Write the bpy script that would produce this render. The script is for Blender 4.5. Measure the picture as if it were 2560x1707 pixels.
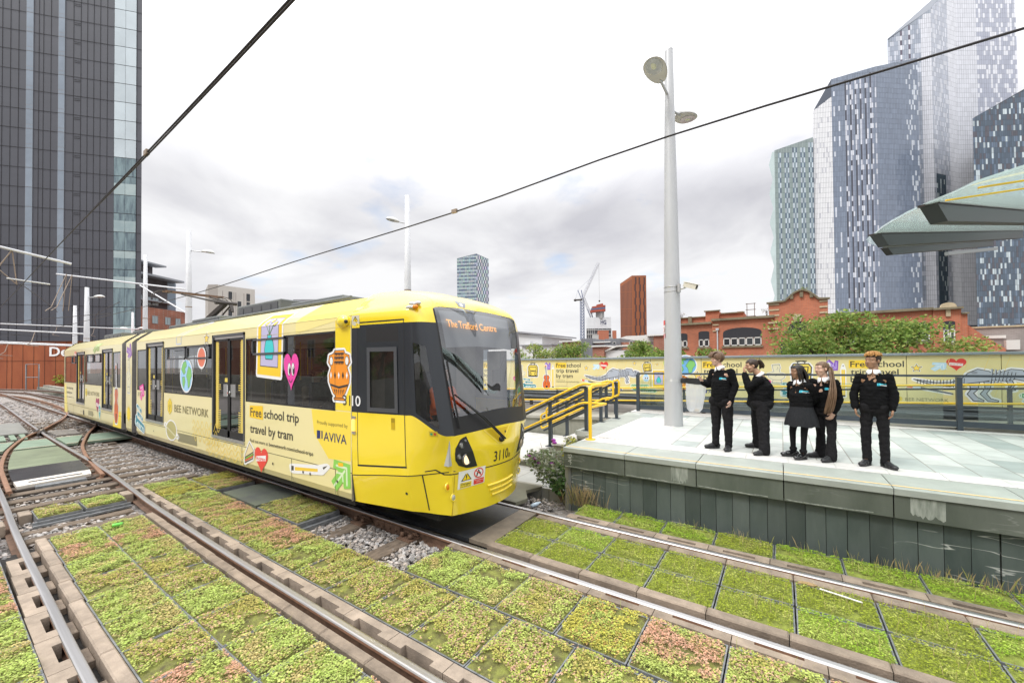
import bpy, bmesh, math, random
from mathutils import Vector as V, Matrix, noise as mnoise
from mathutils.geometry import tessellate_polygon
R = math.radians
sc = bpy.context.scene
for o in list(bpy.data.objects): bpy.data.objects.remove(o)
COL = sc.collection

# ---------------------------------------------------------------- camera
YAW, PITCH, ROLL, EYE = R(34.1), .0133, .008, 2.3
S_, C_ = math.sin(YAW), math.cos(YAW)
cd = bpy.data.cameras.new("camera"); cam = bpy.data.objects.new("camera", cd); COL.objects.link(cam)
_r = V((C_, S_, 0)); _f = V((-S_*math.cos(PITCH), C_*math.cos(PITCH), math.sin(PITCH))); _u = _r.cross(_f)
_r2 = _r*math.cos(ROLL) - _u*math.sin(ROLL); _u2 = _r*math.sin(ROLL) + _u*math.cos(ROLL)
cam.matrix_world = Matrix(((_r2.x, _u2.x, -_f.x, 0), (_r2.y, _u2.y, -_f.y, 0), (_r2.z, _u2.z, -_f.z, EYE), (0, 0, 0, 1)))
cd.sensor_width = 36; cd.lens = 995/2560*36; cd.shift_y = .0161
cd.clip_start = .05; cd.clip_end = 5000
sc.camera = cam

# ---------------------------------------------------------------- sky and sun
SUN_EL, SUN_AZ = R(52), R(205)      # azimuth clockwise from +Y
wd = bpy.data.worlds.new("World"); sc.world = wd; wd.use_nodes = True
nt = wd.node_tree; nt.nodes.clear(); L = nt.links.new
def N(t, **k):
    n = nt.nodes.new(t)
    for a, b in k.items():
        if a.startswith('i_'): n.inputs[int(a[2:]) if a[2:].isdigit() else a[2:]].default_value = b
        else: setattr(n, a, b)
    return n
def math_(op, a, b=None, clamp=False):
    n = nt.nodes.new('ShaderNodeMath'); n.operation = op; n.use_clamp = clamp
    for i, x in enumerate((a, b)):
        if x is None: continue
        if isinstance(x, (int, float)): n.inputs[i].default_value = x
        else: L(x, n.inputs[i])
    return n.outputs[0]
tc = N('ShaderNodeTexCoord'); sep = N('ShaderNodeSeparateXYZ'); L(tc.outputs['Generated'], sep.inputs[0])
zz = math_('MAXIMUM', sep.outputs[2], 0.0)
den = math_('ADD', zz, .22)
comb = N('ShaderNodeCombineXYZ'); L(math_('DIVIDE', sep.outputs[0], den), comb.inputs[0]); L(math_('DIVIDE', sep.outputs[1], den), comb.inputs[1])
n1 = N('ShaderNodeTexNoise'); n1.inputs['Scale'].default_value = 1.15; n1.inputs['Detail'].default_value = 7; n1.inputs['Roughness'].default_value = .52; n1.inputs['Distortion'].default_value = .35
mp = N('ShaderNodeMapping'); mp.inputs['Location'].default_value = (3.1, 7.4, 1.7); L(comb.outputs[0], mp.inputs[0]); L(mp.outputs[0], n1.inputs['Vector'])
# grey undersides: strongest in a broad belt of elevation, thin towards the zenith
belt = N('ShaderNodeValToRGB'); e = belt.color_ramp.elements
e[0].position = 0; e[0].color = (.35,)*3+(1,); e[1].position = .62; e[1].color = (.12,)*3+(1,)
for p, c in ((.12, .45), (.26, 1.0), (.42, .7)):
    x = belt.color_ramp.elements.new(p); x.color = (c,)*3+(1,)
L(zz, belt.inputs[0])
grey = N('ShaderNodeMapRange'); grey.inputs[1].default_value = .40; grey.inputs[2].default_value = .66; L(n1.outputs[0], grey.inputs[0])
gm = math_('MULTIPLY', grey.outputs[0], belt.outputs[0], True)
cl = N('ShaderNodeMix', data_type='RGBA'); L(gm, cl.inputs[0])
cl.inputs[6].default_value = (.72, .72, .73, 1); cl.inputs[7].default_value = (.43, .43, .47, 1)
# overcast sky is brighter overhead
up = N('ShaderNodeMapRange'); up.inputs[1].default_value = .35; up.inputs[2].default_value = .95; up.inputs[3].default_value = 1.0; up.inputs[4].default_value = 3.4; L(zz, up.inputs[0])
cl2 = N('ShaderNodeVectorMath', operation='SCALE'); L(cl.outputs[2], cl2.inputs[0]); L(up.outputs[0], cl2.inputs['Scale'])
sky = N('ShaderNodeTexSky', sky_type='NISHITA', sun_disc=False, sun_elevation=SUN_EL, sun_rotation=SUN_AZ)
sk = N('ShaderNodeVectorMath', operation='SCALE'); sk.inputs['Scale'].default_value = 1.6; L(sky.outputs[0], sk.inputs[0])
n2 = N('ShaderNodeTexNoise'); n2.inputs['Scale'].default_value = 2.4; n2.inputs['Detail'].default_value = 6
mp2 = N('ShaderNodeMapping'); mp2.inputs['Location'].default_value = (11.3, 2.9, 5); L(comb.outputs[0], mp2.inputs[0]); L(mp2.outputs[0], n2.inputs['Vector'])
gap = N('ShaderNodeMapRange'); gap.inputs[1].default_value = .60; gap.inputs[2].default_value = .74; gap.inputs[4].default_value = .5; L(n2.outputs[0], gap.inputs[0])
c10 = N('ShaderNodeVectorMath', operation='SCALE'); c10.inputs['Scale'].default_value = 10; L(cl2.outputs[0], c10.inputs[0])
fin = N('ShaderNodeMix', data_type='RGBA'); L(gap.outputs[0], fin.inputs[0]); L(c10.outputs[0], fin.inputs[6]); L(sk.outputs[0], fin.inputs[7])
bg = N('ShaderNodeBackground'); bg.inputs[1].default_value = .1; L(fin.outputs[2], bg.inputs[0])
wo = N('ShaderNodeOutputWorld'); L(bg.outputs[0], wo.inputs[0])
sd = bpy.data.lights.new("sun", 'SUN'); sd.energy = 1.35; sd.angle = R(14); sd.color = (1, .965, .91)
so = bpy.data.objects.new("sun", sd); COL.objects.link(so)
so.rotation_euler = (math.pi/2-SUN_EL, 0, math.pi-SUN_AZ)
sc.view_settings.view_transform = 'Standard'; sc.view_settings.look = 'None'; sc.view_settings.gamma = 1
sc.view_settings.exposure = .45
sc.cycles.max_bounces = 8; sc.cycles.transparent_max_bounces = 24; sc.cycles.caustics_reflective = False; sc.cycles.caustics_refractive = False

# ---------------------------------------------------------------- materials
MATS = {}
def mat(name, col=(.5,.5,.5), rough=.6, metal=0, var=0, vs=6, col2=None, bump=0, bs=40, spec=.5, coat=0, emit=0, attr=None, stretch=(1,1,1), ov=0):
    if name in MATS: return MATS[name]
    m = bpy.data.materials.new(name); MATS[name] = m; m.use_nodes = True
    t = m.node_tree; b = t.nodes['Principled BSDF']; l = t.links.new
    b.inputs['Base Color'].default_value = (*col, 1); b.inputs['Roughness'].default_value = rough
    b.inputs['Metallic'].default_value = metal; b.inputs['Specular IOR Level'].default_value = spec; b.inputs['Coat Weight'].default_value = coat
    if coat: b.inputs['Coat Roughness'].default_value = .06
    if emit: b.inputs['Emission Color'].default_value = (*col, 1); b.inputs['Emission Strength'].default_value = emit
    if var or bump or col2:
        tcn = t.nodes.new('ShaderNodeTexCoord'); oi = t.nodes.new('ShaderNodeObjectInfo')
        ad = t.nodes.new('ShaderNodeVectorMath'); ad.operation = 'MULTIPLY_ADD'; ad.inputs[1].default_value = stretch
        mu = t.nodes.new('ShaderNodeMath'); mu.operation = 'MULTIPLY'; mu.inputs[1].default_value = 43
        l(oi.outputs['Random'], mu.inputs[0]); l(tcn.outputs['Object'], ad.inputs[0]); l(mu.outputs[0], ad.inputs[2])
    if var or col2:
        nz = t.nodes.new('ShaderNodeTexNoise'); nz.inputs['Scale'].default_value = vs; nz.inputs['Detail'].default_value = 6; nz.inputs['Roughness'].default_value = .62
        l(ad.outputs[0], nz.inputs['Vector'])
        cr = t.nodes.new('ShaderNodeValToRGB'); cr.color_ramp.elements[0].position = .32; cr.color_ramp.elements[1].position = .68
        c2 = col2 or tuple(min(1, c*(1+var)) for c in col); c1 = col if col2 else tuple(c*(1-var) for c in col)
        cr.color_ramp.elements[0].color = (*c1, 1); cr.color_ramp.elements[1].color = (*c2, 1)
        l(nz.outputs[0], cr.inputs[0]); l(cr.outputs[0], b.inputs['Base Color'])
        if ov:                                   # each piece a little lighter or darker than the next
            mr = t.nodes.new('ShaderNodeMapRange'); mr.inputs[3].default_value = 1-ov; mr.inputs[4].default_value = 1+ov; l(oi.outputs['Random'], mr.inputs[0])
            sv = t.nodes.new('ShaderNodeVectorMath'); sv.operation = 'SCALE'; l(cr.outputs[0], sv.inputs[0]); l(mr.outputs[0], sv.inputs['Scale']); l(sv.outputs[0], b.inputs['Base Color'])
    if attr:
        at = t.nodes.new('ShaderNodeAttribute'); at.attribute_name = attr; l(at.outputs['Color'], b.inputs['Base Color'])
    if bump:
        nb = t.nodes.new('ShaderNodeTexNoise'); nb.inputs['Scale'].default_value = bs; nb.inputs['Detail'].default_value = 5
        l(ad.outputs[0], nb.inputs['Vector']); bp = t.nodes.new('ShaderNodeBump'); bp.inputs['Strength'].default_value = bump; bp.inputs['Distance'].default_value = .02
        l(nb.outputs[0], bp.inputs['Height']); l(bp.outputs[0], b.inputs['Normal'])
    return m
def glass(name, tint=(.8,.85,.85), refl=.08, clear=.6, rough=.02, body=(.02,.03,.03)):
    """window glass: part see-through, part dark film, with a fresnel reflection"""
    if name in MATS: return MATS[name]
    m = bpy.data.materials.new(name); MATS[name] = m; m.use_nodes = True
    t = m.node_tree; t.nodes.clear(); l = t.links.new; n = t.nodes.new
    tr = n('ShaderNodeBsdfTransparent'); tr.inputs[0].default_value = (*tint, 1)
    df = n('ShaderNodeBsdfDiffuse'); df.inputs[0].default_value = (*body, 1)
    m1 = n('ShaderNodeMixShader'); m1.inputs[0].default_value = clear; l(df.outputs[0], m1.inputs[1]); l(tr.outputs[0], m1.inputs[2])
    gl = n('ShaderNodeBsdfGlossy'); gl.inputs['Roughness'].default_value = rough; gl.inputs[0].default_value = (.95,.97,1,1)
    lw = n('ShaderNodeFresnel'); lw.inputs[0].default_value = 1.5
    ma = n('ShaderNodeMath'); ma.operation = 'MULTIPLY_ADD'; ma.inputs[1].default_value = 1.0; ma.inputs[2].default_value = refl; ma.use_clamp = True
    l(lw.outputs[0], ma.inputs[0])
    m2 = n('ShaderNodeMixShader'); l(ma.outputs[0], m2.inputs[0]); l(m1.outputs[0], m2.inputs[1]); l(gl.outputs[0], m2.inputs[2])
    o = n('ShaderNodeOutputMaterial'); l(m2.outputs[0], o.inputs[0])
    return m
def brick(name, c1, c2, mortar, bw=.225, bh=.075, ms=.012, rough=.85):
    if name in MATS: return MATS[name]
    m = mat(name, c1, rough); t = m.node_tree; l = t.links.new; n = t.nodes.new; b = t.nodes['Principled BSDF']
    tcn = n('ShaderNodeTexCoord'); sp = n('ShaderNodeSeparateXYZ'); l(tcn.outputs['Object'], sp.inputs[0])
    ad = n('ShaderNodeMath'); ad.operation = 'ADD'; l(sp.outputs[0], ad.inputs[0]); l(sp.outputs[1], ad.inputs[1])
    cb = n('ShaderNodeCombineXYZ'); l(ad.outputs[0], cb.inputs[0]); l(sp.outputs[2], cb.inputs[1])
    bt = n('ShaderNodeTexBrick'); bt.inputs['Scale'].default_value = 1; bt.inputs['Brick Width'].default_value = bw; bt.inputs['Row Height'].default_value = bh; bt.inputs['Mortar Size'].default_value = ms
    bt.inputs['Color1'].default_value = (*c1, 1); bt.inputs['Color2'].default_value = (*c2, 1); bt.inputs['Mortar'].default_value = (*mortar, 1)
    l(cb.outputs[0], bt.inputs['Vector'])
    nz = n('ShaderNodeTexNoise'); nz.inputs['Scale'].default_value = .35; nz.inputs['Detail'].default_value = 5; l(tcn.outputs['Object'], nz.inputs['Vector'])
    mr = n('ShaderNodeMapRange'); mr.inputs[1].default_value = .3; mr.inputs[2].default_value = .7; mr.inputs[3].default_value = .68; mr.inputs[4].default_value = 1.12; l(nz.outputs[0], mr.inputs[0])
    mx = n('ShaderNodeVectorMath'); mx.operation = 'SCALE'; l(bt.outputs[0], mx.inputs[0]); l(mr.outputs[0], mx.inputs['Scale']); l(mx.outputs[0], b.inputs['Base Color'])
    return m

# ---------------------------------------------------------------- mesh helpers
def wloc(o):
    p = V((0, 0, 0))
    while o is not None: p = p + o.location; o = o.parent
    return p
def tag(o, label=None, cat=None, group=None, kind=None):
    for k, x in (('label', label), ('category', cat), ('group', group), ('kind', kind)):
        if x: o[k] = x
    return o
def thing(name, loc, label, cat, group=None, rz=0):
    o = bpy.data.objects.new(name, None); COL.objects.link(o); o.location = loc; o.rotation_euler[2] = rz; o.empty_display_size = .2
    return tag(o, label, cat, group)
class MB:
    def __init__(s): s.v = []; s.f = []; s.mi = []; s.sm = []; s.mats = []; s.cur = 0; s.smooth = False; s.X = None
    def use(s, m):
        if m not in s.mats: s.mats.append(m)
        s.cur = s.mats.index(m); return s
    def add(s, vs, fs, smooth=None):
        n = len(s.v)
        if s.X is not None: vs = [s.X @ V(p) for p in vs]
        s.v += [tuple(p) for p in vs]
        for f in fs: s.f.append([i+n for i in f]); s.mi.append(s.cur); s.sm.append(s.smooth if smooth is None else smooth)
        return s
    def quad(s, a, b, c, d): return s.add([a, b, c, d], [(0, 1, 2, 3)])
    def poly(s, pts): return s.add(pts, [tuple(range(len(pts)))])
    def box(s, x0, x1, y0, y1, z0, z1, ch=0):
        if ch:
            c = ch; prof = []
            vs = []; fs = []
            for z, i in ((z0, 0), (z1-c, 0), (z1, c)):
                vs += [(x0+i, y0+i, z), (x1-i, y0+i, z), (x1-i, y1-i, z), (x0+i, y1-i, z)]
            for k in (0, 4):
                for j in range(4): fs.append((k+j, k+(j+1) % 4, k+4+(j+1) % 4, k+4+j))
            fs += [(8, 9, 10, 11), (3, 2, 1, 0)]
            return s.add(vs, fs)
        vs = [(x, y, z) for z in (z0, z1) for x, y in ((x0, y0), (x1, y0), (x1, y1), (x0, y1))]
        return s.add(vs, [(3, 2, 1, 0), (4, 5, 6, 7), (0, 1, 5, 4), (1, 2, 6, 5), (2, 3, 7, 6), (3, 0, 4, 7)])
    def bar(s, p, q, w, h=None, up=(0, 0, 1)):
        """rectangular bar from p to q, w wide, h tall, centred on the line"""
        p, q = V(p), V(q); h = h or w; d = (q-p).normalized(); u = V(up)
        if abs(d.dot(u)) > .98: u = V((1, 0, 0))
        r = d.cross(u).normalized(); u = r.cross(d)
        vs = [e + r*(a*w/2) + u*(b*h/2) for e in (p, q) for a, b in ((-1, -1), (1, -1), (1, 1), (-1, 1))]
        return s.add(vs, [(0, 1, 2, 3), (7, 6, 5, 4), (4, 5, 1, 0), (5, 6, 2, 1), (6, 7, 3, 2), (7, 4, 0, 3)])
    def tube(s, pts, r, n=10, cap=True):
        """round tube along a path; r one radius or one per point"""
        pts = [V(p) for p in pts]; rr = r if isinstance(r, (list, tuple)) else [r]*len(pts); rings = []; u = None
        for i, p in enumerate(pts):
            a = pts[max(i-1, 0)]; b = pts[min(i+1, len(pts)-1)]; d = (b-a).normalized()
            if u is None: u = V((0, 0, 1)) if abs(d.z) < .9 else V((1, 0, 0))
            x = d.cross(u).normalized(); u = x.cross(d).normalized()
            rings.append([p + (x*math.cos(t) + u*math.sin(t))*rr[i] for t in [2*math.pi*k/n for k in range(n)]])
        vs = [q for ring in rings for q in ring]; fs = []
        for i in range(len(rings)-1):
            for k in range(n): fs.append((i*n+k, i*n+(k+1) % n, (i+1)*n+(k+1) % n, (i+1)*n+k))
        s.add(vs, fs, True)
        if cap:
            s.add(rings[0], [tuple(range(n))[::-1]], False); s.add(rings[-1], [tuple(range(n))], False)
        return s
    def lathe(s, prof, c=(0, 0, 0), n=20, M=None):
        """revolve (r, z) profile round z"""
        c = V(c); vs = []; fs = []
        for r, z in prof:
            for k in range(n):
                t = 2*math.pi*k/n; p = V((r*math.cos(t), r*math.sin(t), z))
                if M is not None: p = M @ p
                vs.append(c+p)
        for i in range(len(prof)-1):
            for k in range(n): fs.append((i*n+k, i*n+(k+1) % n, (i+1)*n+(k+1) % n, (i+1)*n+k))
        return s.add(vs, fs, True)
    def prism(s, poly, z0, z1, axis='z', M=None):
        """extrude a 2-D outline; axis z: (x,y)->z; y: (x,z)->y; x: (y,z)->x"""
        mk = {'z': lambda a, b, c: (a, b, c), 'y': lambda a, b, c: (a, c, b), 'x': lambda a, b, c: (c, a, b)}[axis]
        n = len(poly); vs = [mk(a, b, c) for c in (z0, z1) for a, b in poly]
        if M is not None: vs = [M @ V(p) for p in vs]
        fs = [(i, (i+1) % n, n+(i+1) % n, n+i) for i in range(n)]
        tri = tessellate_polygon([[V((a, b, 0)) for a, b in poly]])
        fs += [tuple(t) for t in tri] + [tuple(i+n for i in t) for t in tri]
        return s.add(vs, fs, False)
    def sweep(s, path, prof, mats=None, closed=True, cap=True):
        """profile (lateral, z) swept along a level path"""
        path = [V(p) for p in path]; n = len(prof); vs = []
        for i, p in enumerate(path):
            d = (path[min(i+1, len(path)-1)] - path[max(i-1, 0)]); d.z = 0; d.normalize(); x = V((d.y, -d.x, 0))
            vs += [p + x*a + V((0, 0, b)) for a, b in prof]
        for i in range(len(path)-1):
            for k in range(n if closed else n-1):
                if mats: s.use(mats[k])
                s.add([vs[i*n+k], vs[i*n+(k+1) % n], vs[(i+1)*n+(k+1) % n], vs[(i+1)*n+k]], [(0, 1, 2, 3)])
        if cap and closed:
            for ring in (vs[:n], vs[-n:]):
                s.add(ring, [tuple(t) for t in tessellate_polygon([[V((a, b, 0)) for a, b in prof]])])
        return s
    def ball(s, c, r, n=12, m=8, sc=(1, 1, 1), M=None):
        vs = []; fs = []
        for i in range(m+1):
            for k in range(n):
                a = math.pi*i/m; t = 2*math.pi*k/n; p = V((r*sc[0]*math.sin(a)*math.cos(t), r*sc[1]*math.sin(a)*math.sin(t), r*sc[2]*math.cos(a)))
                if M is not None: p = M @ p
                vs.append(V(c)+p)
        for i in range(m):
            for k in range(n): fs.append((i*n+k, (i+1)*n+k, (i+1)*n+(k+1) % n, i*n+(k+1) % n))
        return s.add(vs, fs, True)
    def build(s, name, parent=None, m=None, merge=0, normals=True, loc=None):
        me = bpy.data.meshes.new(name)
        off = wloc(parent) if parent is not None else (V(loc) if loc is not None else V((0, 0, 0)))
        me.from_pydata([(p[0]-off.x, p[1]-off.y, p[2]-off.z) for p in s.v], [], s.f)
        for x in (s.mats or ([m] if m else [])): me.materials.append(x)
        if s.mats: me.polygons.foreach_set('material_index', s.mi)
        me.polygons.foreach_set('use_smooth', s.sm)
        if normals or merge:
            bm = bmesh.new(); bm.from_mesh(me)
            if merge: bmesh.ops.remove_doubles(bm, verts=bm.verts, dist=merge)
            if normals: bmesh.ops.recalc_face_normals(bm, faces=bm.faces)
            bm.to_mesh(me); bm.free()
        o = bpy.data.objects.new(name, me); COL.objects.link(o)
        if parent is not None: o.parent = parent
        elif loc is not None: o.location = loc
        return o
def kids(o): return [c for c in bpy.data.objects if c.parent is o]
def copy_tree(o, parent=None, K=None):
    K = K or {}
    c = o.copy(); COL.objects.link(c)
    if parent is not None: c.parent = parent
    for ch in kids(o): copy_tree(ch, c)
    return c
ORD = 'first second third fourth fifth sixth seventh eighth ninth tenth eleventh twelfth thirteenth fourteenth fifteenth sixteenth seventeenth eighteenth nineteenth twentieth'.split() + ['twenty-'+x for x in 'first second third fourth fifth sixth seventh eighth ninth'.split()]
def fbm(x, y, z=0, o=4): return mnoise.fractal(V((x, y, z)), 1.0, 2.0, o)
def catmull(P, n=8):
    P = [V(p) for p in P]; out = []
    for i in range(len(P)-1):
        a, b, c, d = P[max(i-1, 0)], P[i], P[i+1], P[min(i+2, len(P)-1)]
        for k in range(n):
            t = k/n; out.append(.5*((2*b) + (c-a)*t + (2*a-5*b+4*c-d)*t*t + (3*b-a-3*c+d)*t**3))
    return out + [P[-1]]
# ================================================================ GROUND AND TRACKS
M_ground = mat('earth', (.16,.145,.125), .95, var=.35, vs=1.2, bump=.5, bs=14)
def gravel_mat():
    m = mat('ballast', (.2,.19,.18), .9); t = m.node_tree; l = t.links.new; n = t.nodes.new; b = t.nodes['Principled BSDF']
    tcn = n('ShaderNodeTexCoord'); vo = n('ShaderNodeTexVoronoi'); vo.inputs['Scale'].default_value = 15; l(tcn.outputs['Object'], vo.inputs['Vector'])
    cr = n('ShaderNodeValToRGB'); e = cr.color_ramp.elements; e[0].color = (.13,.12,.115,1); e[1].color = (.42,.40,.39,1); x = e.new(.45); x.color = (.27,.235,.21,1)
    l(vo.outputs['Color'], cr.inputs[0]); l(cr.outputs[0], b.inputs['Base Color'])
    bp = n('ShaderNodeBump'); bp.inputs['Strength'].default_value = 1; bp.inputs['Distance'].default_value = .035; bp.invert = True
    l(vo.outputs['Distance'], bp.inputs['Height']); l(bp.outputs[0], b.inputs['Normal']); return m
M_ballast = gravel_mat()
M_stone = mat('ballast_stone', (.3,.28,.26), .85, attr='Col')
M_rust = mat('rail_rust', (.13,.075,.048), .8, var=.35, vs=9, bump=.3, bs=50)
M_rust2 = mat('rail_rust_edge', (.24,.13,.08), .6, var=.3, vs=14)
M_shine = mat('rail_polished', (.50,.49,.49), .44, 1, var=.14, vs=3, stretch=(.2,8,1))
M_conc = mat('edging_concrete', (.285,.23,.18), .82, var=.28, vs=5, ov=.14, bump=.35, bs=70)
M_conc2 = mat('edging_concrete_dark', (.235,.185,.14), .8, var=.3, vs=6, ov=.16, bump=.35, bs=70)
M_galv = mat('galvanised_steel', (.23,.24,.25), .55, .5, var=.3, vs=12)
M_soil = mat('sedum_soil', (.075,.062,.03), .95, col2=(.22,.24,.05), vs=11, bump=.8, bs=60)
M_soilg = mat('moss_soil', (.13,.15,.03), .95, col2=(.25,.29,.05), vs=13, bump=.8, bs=60)
M_leaf = mat('sedum_leaf', (.3,.4,.1), .62, attr='Col', spec=.25)
def _tl(m, f=.35):
    t = m.node_tree; l = t.links.new; n = t.nodes.new; b = t.nodes['Principled BSDF']; o = [x for x in t.nodes if x.type == 'OUTPUT_MATERIAL'][0]
    tr = n('ShaderNodeBsdfTranslucent'); l(b.inputs['Base Color'].links[0].from_socket, tr.inputs[0]); mx = n('ShaderNodeMixShader'); mx.inputs[0].default_value = f; l(b.outputs[0], mx.inputs[1]); l(tr.outputs[0], mx.inputs[2]); l(mx.outputs[0], o.inputs[0])
_tl(M_leaf)
M_sleeper = mat('sleeper_timber', (.15,.115,.085), .9, var=.4, vs=7, bump=.5, bs=30, stretch=(4,1,1))
M_grp = mat('green_panel', (.20,.27,.20), .62, var=.16, vs=3, bump=.15, bs=120)
M_grpd = mat('olive_panel', (.125,.145,.10), .55, col2=(.075,.08,.08), vs=1.2, bump=.15, bs=120)
M_black = mat('wet_black_panel', (.035,.037,.04), .28, var=.35, vs=5, bump=.12, bs=60)
M_cream = mat('cream_paint', (.62,.55,.42), .6, var=.12, vs=8)
M_iron = mat('oily_iron', (.06,.05,.045), .5, .3, var=.4, vs=12)

gb = MB(); gb.quad((-700,-200,-.6),(700,-200,-.6),(700,1200,-.6),(-700,1200,-.6))
tag(gb.build('ground', m=M_ground), kind='structure')
bb = MB(); nx, ny = 120, 26; vs = []
for i in range(nx+1):
    for j in range(ny+1):
        x = -110+118*(i/nx); y = -6+12.35*(j/ny); vs.append((x, y, -.2+.03*fbm(x*1.3, y*1.3)))
bb.add(vs, [(i*(ny+1)+j, (i+1)*(ny+1)+j, (i+1)*(ny+1)+j+1, i*(ny+1)+j+1) for i in range(nx) for j in range(ny)], True)
tag(bb.build('ballast_bed', m=M_ballast), kind='structure')

# ---- rails
RAILP = [(-.036,-.012),(-.030,-.003),(-.018,0),(.018,0),(.030,-.003),(.036,-.012),(.036,-.036),(.009,-.05),(.009,-.13),(.07,-.142),(.07,-.155),(-.07,-.155),(-.07,-.142),(-.009,-.13),(-.009,-.05),(-.036,-.036)]
RAILM = [M_shine]*5 + [M_rust2] + [M_rust]*9 + [M_rust2]
def rail(path, label, mats=RAILM, dz=0):
    b = MB(); P = [V((p[0], p[1], dz)) for p in path]; b.sweep(P, RAILP, mats)
    c = P[len(P)//2]
    return tag(b.build('rail', loc=c), label, 'rail', 'running rails of the tram tracks')
r3p = catmull([(-60,3.0),(-41.8,2.76),(-33.4,2.6),(-27.5,2.47),(-20.1,2.335),(-13,2.3),(-10.2,2.215),(-8.7,2.16),(-6,2.115),(-4,2.105),(4,2.105)], 6)
r4p = catmull([(-40,1.35),(-20,.92),(-12,.80),(-8.7,.73),(-6,.705),(-4,.695),(4,.695)], 6)
rail(r4p, 'wide looking rail leaving the picture at the bottom left corner')
rail(r3p, 'long straight rail running from the bottom middle up to the crossing with the rusty curve')
rail([(x, 3.895) for x in (-60,-30,-10,0,8)], 'bright rail coming out from under the near side of the tram')
rail([(x, 5.36) for x in (-60,-30,-10,0,8)], 'bright rail nearest the platform wall')
RUSTY = [M_rust2]*16
c1 = catmull([(-11.9,.90),(-13.1,.935),(-14.5,.984),(-15.6,1.064),(-17,1.21),(-18.1,1.36),(-20.1,1.736),(-21.6,2.13),(-22.3,2.375),(-24.3,2.9),(-26,3.34),(-27.75,3.71),(-29.65,4.02),(-32.3,4.32),(-34.6,4.43),(-37.7,4.5),(-40.3,4.52),(-45.8,4.5),(-49.6,4.26),(-53.2,3.93),(-60,3.2),(-70,1.2)], 5)
rail(c1, 'rusty curved rail that crosses the straight rail and swings round the back of the tram', RUSTY)
c2 = catmull([(-12.1,2.17),(-13.7,2.274),(-15.1,2.389),(-16.8,2.587),(-18.2,2.84),(-19.9,3.19),(-21.7,3.635),(-23,3.96),(-25,4.35)], 5)
rail(c2, 'rusty curved rail branching off the straight rail and going under the tram', RUSTY)
rail(catmull([(-100,-6),(-75,1.2),(-62.6,4.13),(-55.2,5.4),(-44.4,5.9),(-30,5.92)], 6), 'far curved rail with a bright top in front of the rust red building')
rail(catmull([(-110,-4),(-82,2.4),(-69.8,4.6),(-63.3,6.2),(-57,7.1),(-44,7.4)], 6), 'farthest curved rail close to the foot of the rust red building')
b = MB(); b.use(M_iron)
b.box(-22.9,-21.7,2.27,2.46,-.16,-.012); b.bar((-23.4,2.52,-.03),(-21.9,2.25,-.03),.05,.1); b.bar((-22.6,2.5,-.03),(-21.2,2.2,-.03),.05,.1)
b.use(M_cream); b.box(-22.62,-22.42,2.38,2.5,-.01,.012)
tag(b.build('rail_crossing', loc=(-22.3,2.37,-.1)), 'iron frog casting where the rusty curve crosses the straight rail', 'rail crossing')

# ---- timber and concrete sleepers that lie open
n_s = 0
def sleeper(x, y0, y1, label, z=-.165, w=.24):
    global n_s
    b = MB(); b.use(M_sleeper); b.box(x-w/2, x+w/2, y0, y1, z-.1, z+.02*random.random(), .01)
    return tag(b.build('sleeper', loc=(x,(y0+y1)/2,z)), label, 'sleeper', 'sleepers lying open in the stone ballast')
random.seed(5)
for k in range(12):
    x = -10.75-.62*k
    sleeper(x, .25, 3.2+.3*random.random(), f'brown timber sleeper in the grey stones, {ORD[k]} one beyond the short tray strip', -.108)
for k in range(10):
    x = -20.6-.66*k
    sleeper(x, .4, 3.9, f'brown timber sleeper behind the green walkway panel, {ORD[k]} row back', -.13)
for k, x in enumerate((-9.15,-8.72)):
    sleeper(x, .8, 2.0, ['pale sleeper just in front of the short tray strip', 'pale sleeper beside the tray with the green can'][k], -.13, .2)
for k, x in enumerate((-5.35,-4.3)):
    sleeper(x, 3.1, 5.6, ['sleeper in the stone pit at the end near the black drip tray', 'sleeper in the stone pit nearest the sedum trays'][k], -.12, .26)

# fastening plates in the pit
for k, x in enumerate((-5.35,-4.3)):
    b = MB(); b.use(M_rust); b.box(x-.13,x+.13,3.66,3.86,-.115,-.085)
    for dx in (-.08,.08):
        b.lathe([(0,-.02),(.03,-.02),(.028,-.075),(0,-.08)][::-1], (x+dx,3.73,0), 8); b.tube([(x+dx-.03,3.72,-.07),(x+dx,3.78,-.03),(x+dx+.03,3.84,-.07)], .014, 6)
    b.box(x-.09,x+.09,3.80,3.845,-.1,-.03)
    tag(b.build('rail_chair', loc=(x,3.75,-.1)), ['rusty bolted rail chair in the stone pit on the far sleeper','rusty bolted rail chair in the stone pit on the near sleeper'][k], 'rail chair', 'bolted rail chairs')
b = MB(); b.use(M_rust); b.box(-5.1,-4.55,3.825,3.862,-.13,-.03,.008)
for i in range(4): b.lathe([(.022,0),(.022,.02),(0,.024)], (-5.03+i*.135,3.825,-.08), 8, Matrix.Rotation(R(90),3,'X'))
tag(b.build('fishplate', loc=(-4.8,3.84,-.08)), 'rusty bolted joint plate on the side of the rail in the pit', 'rail joint')

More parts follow.
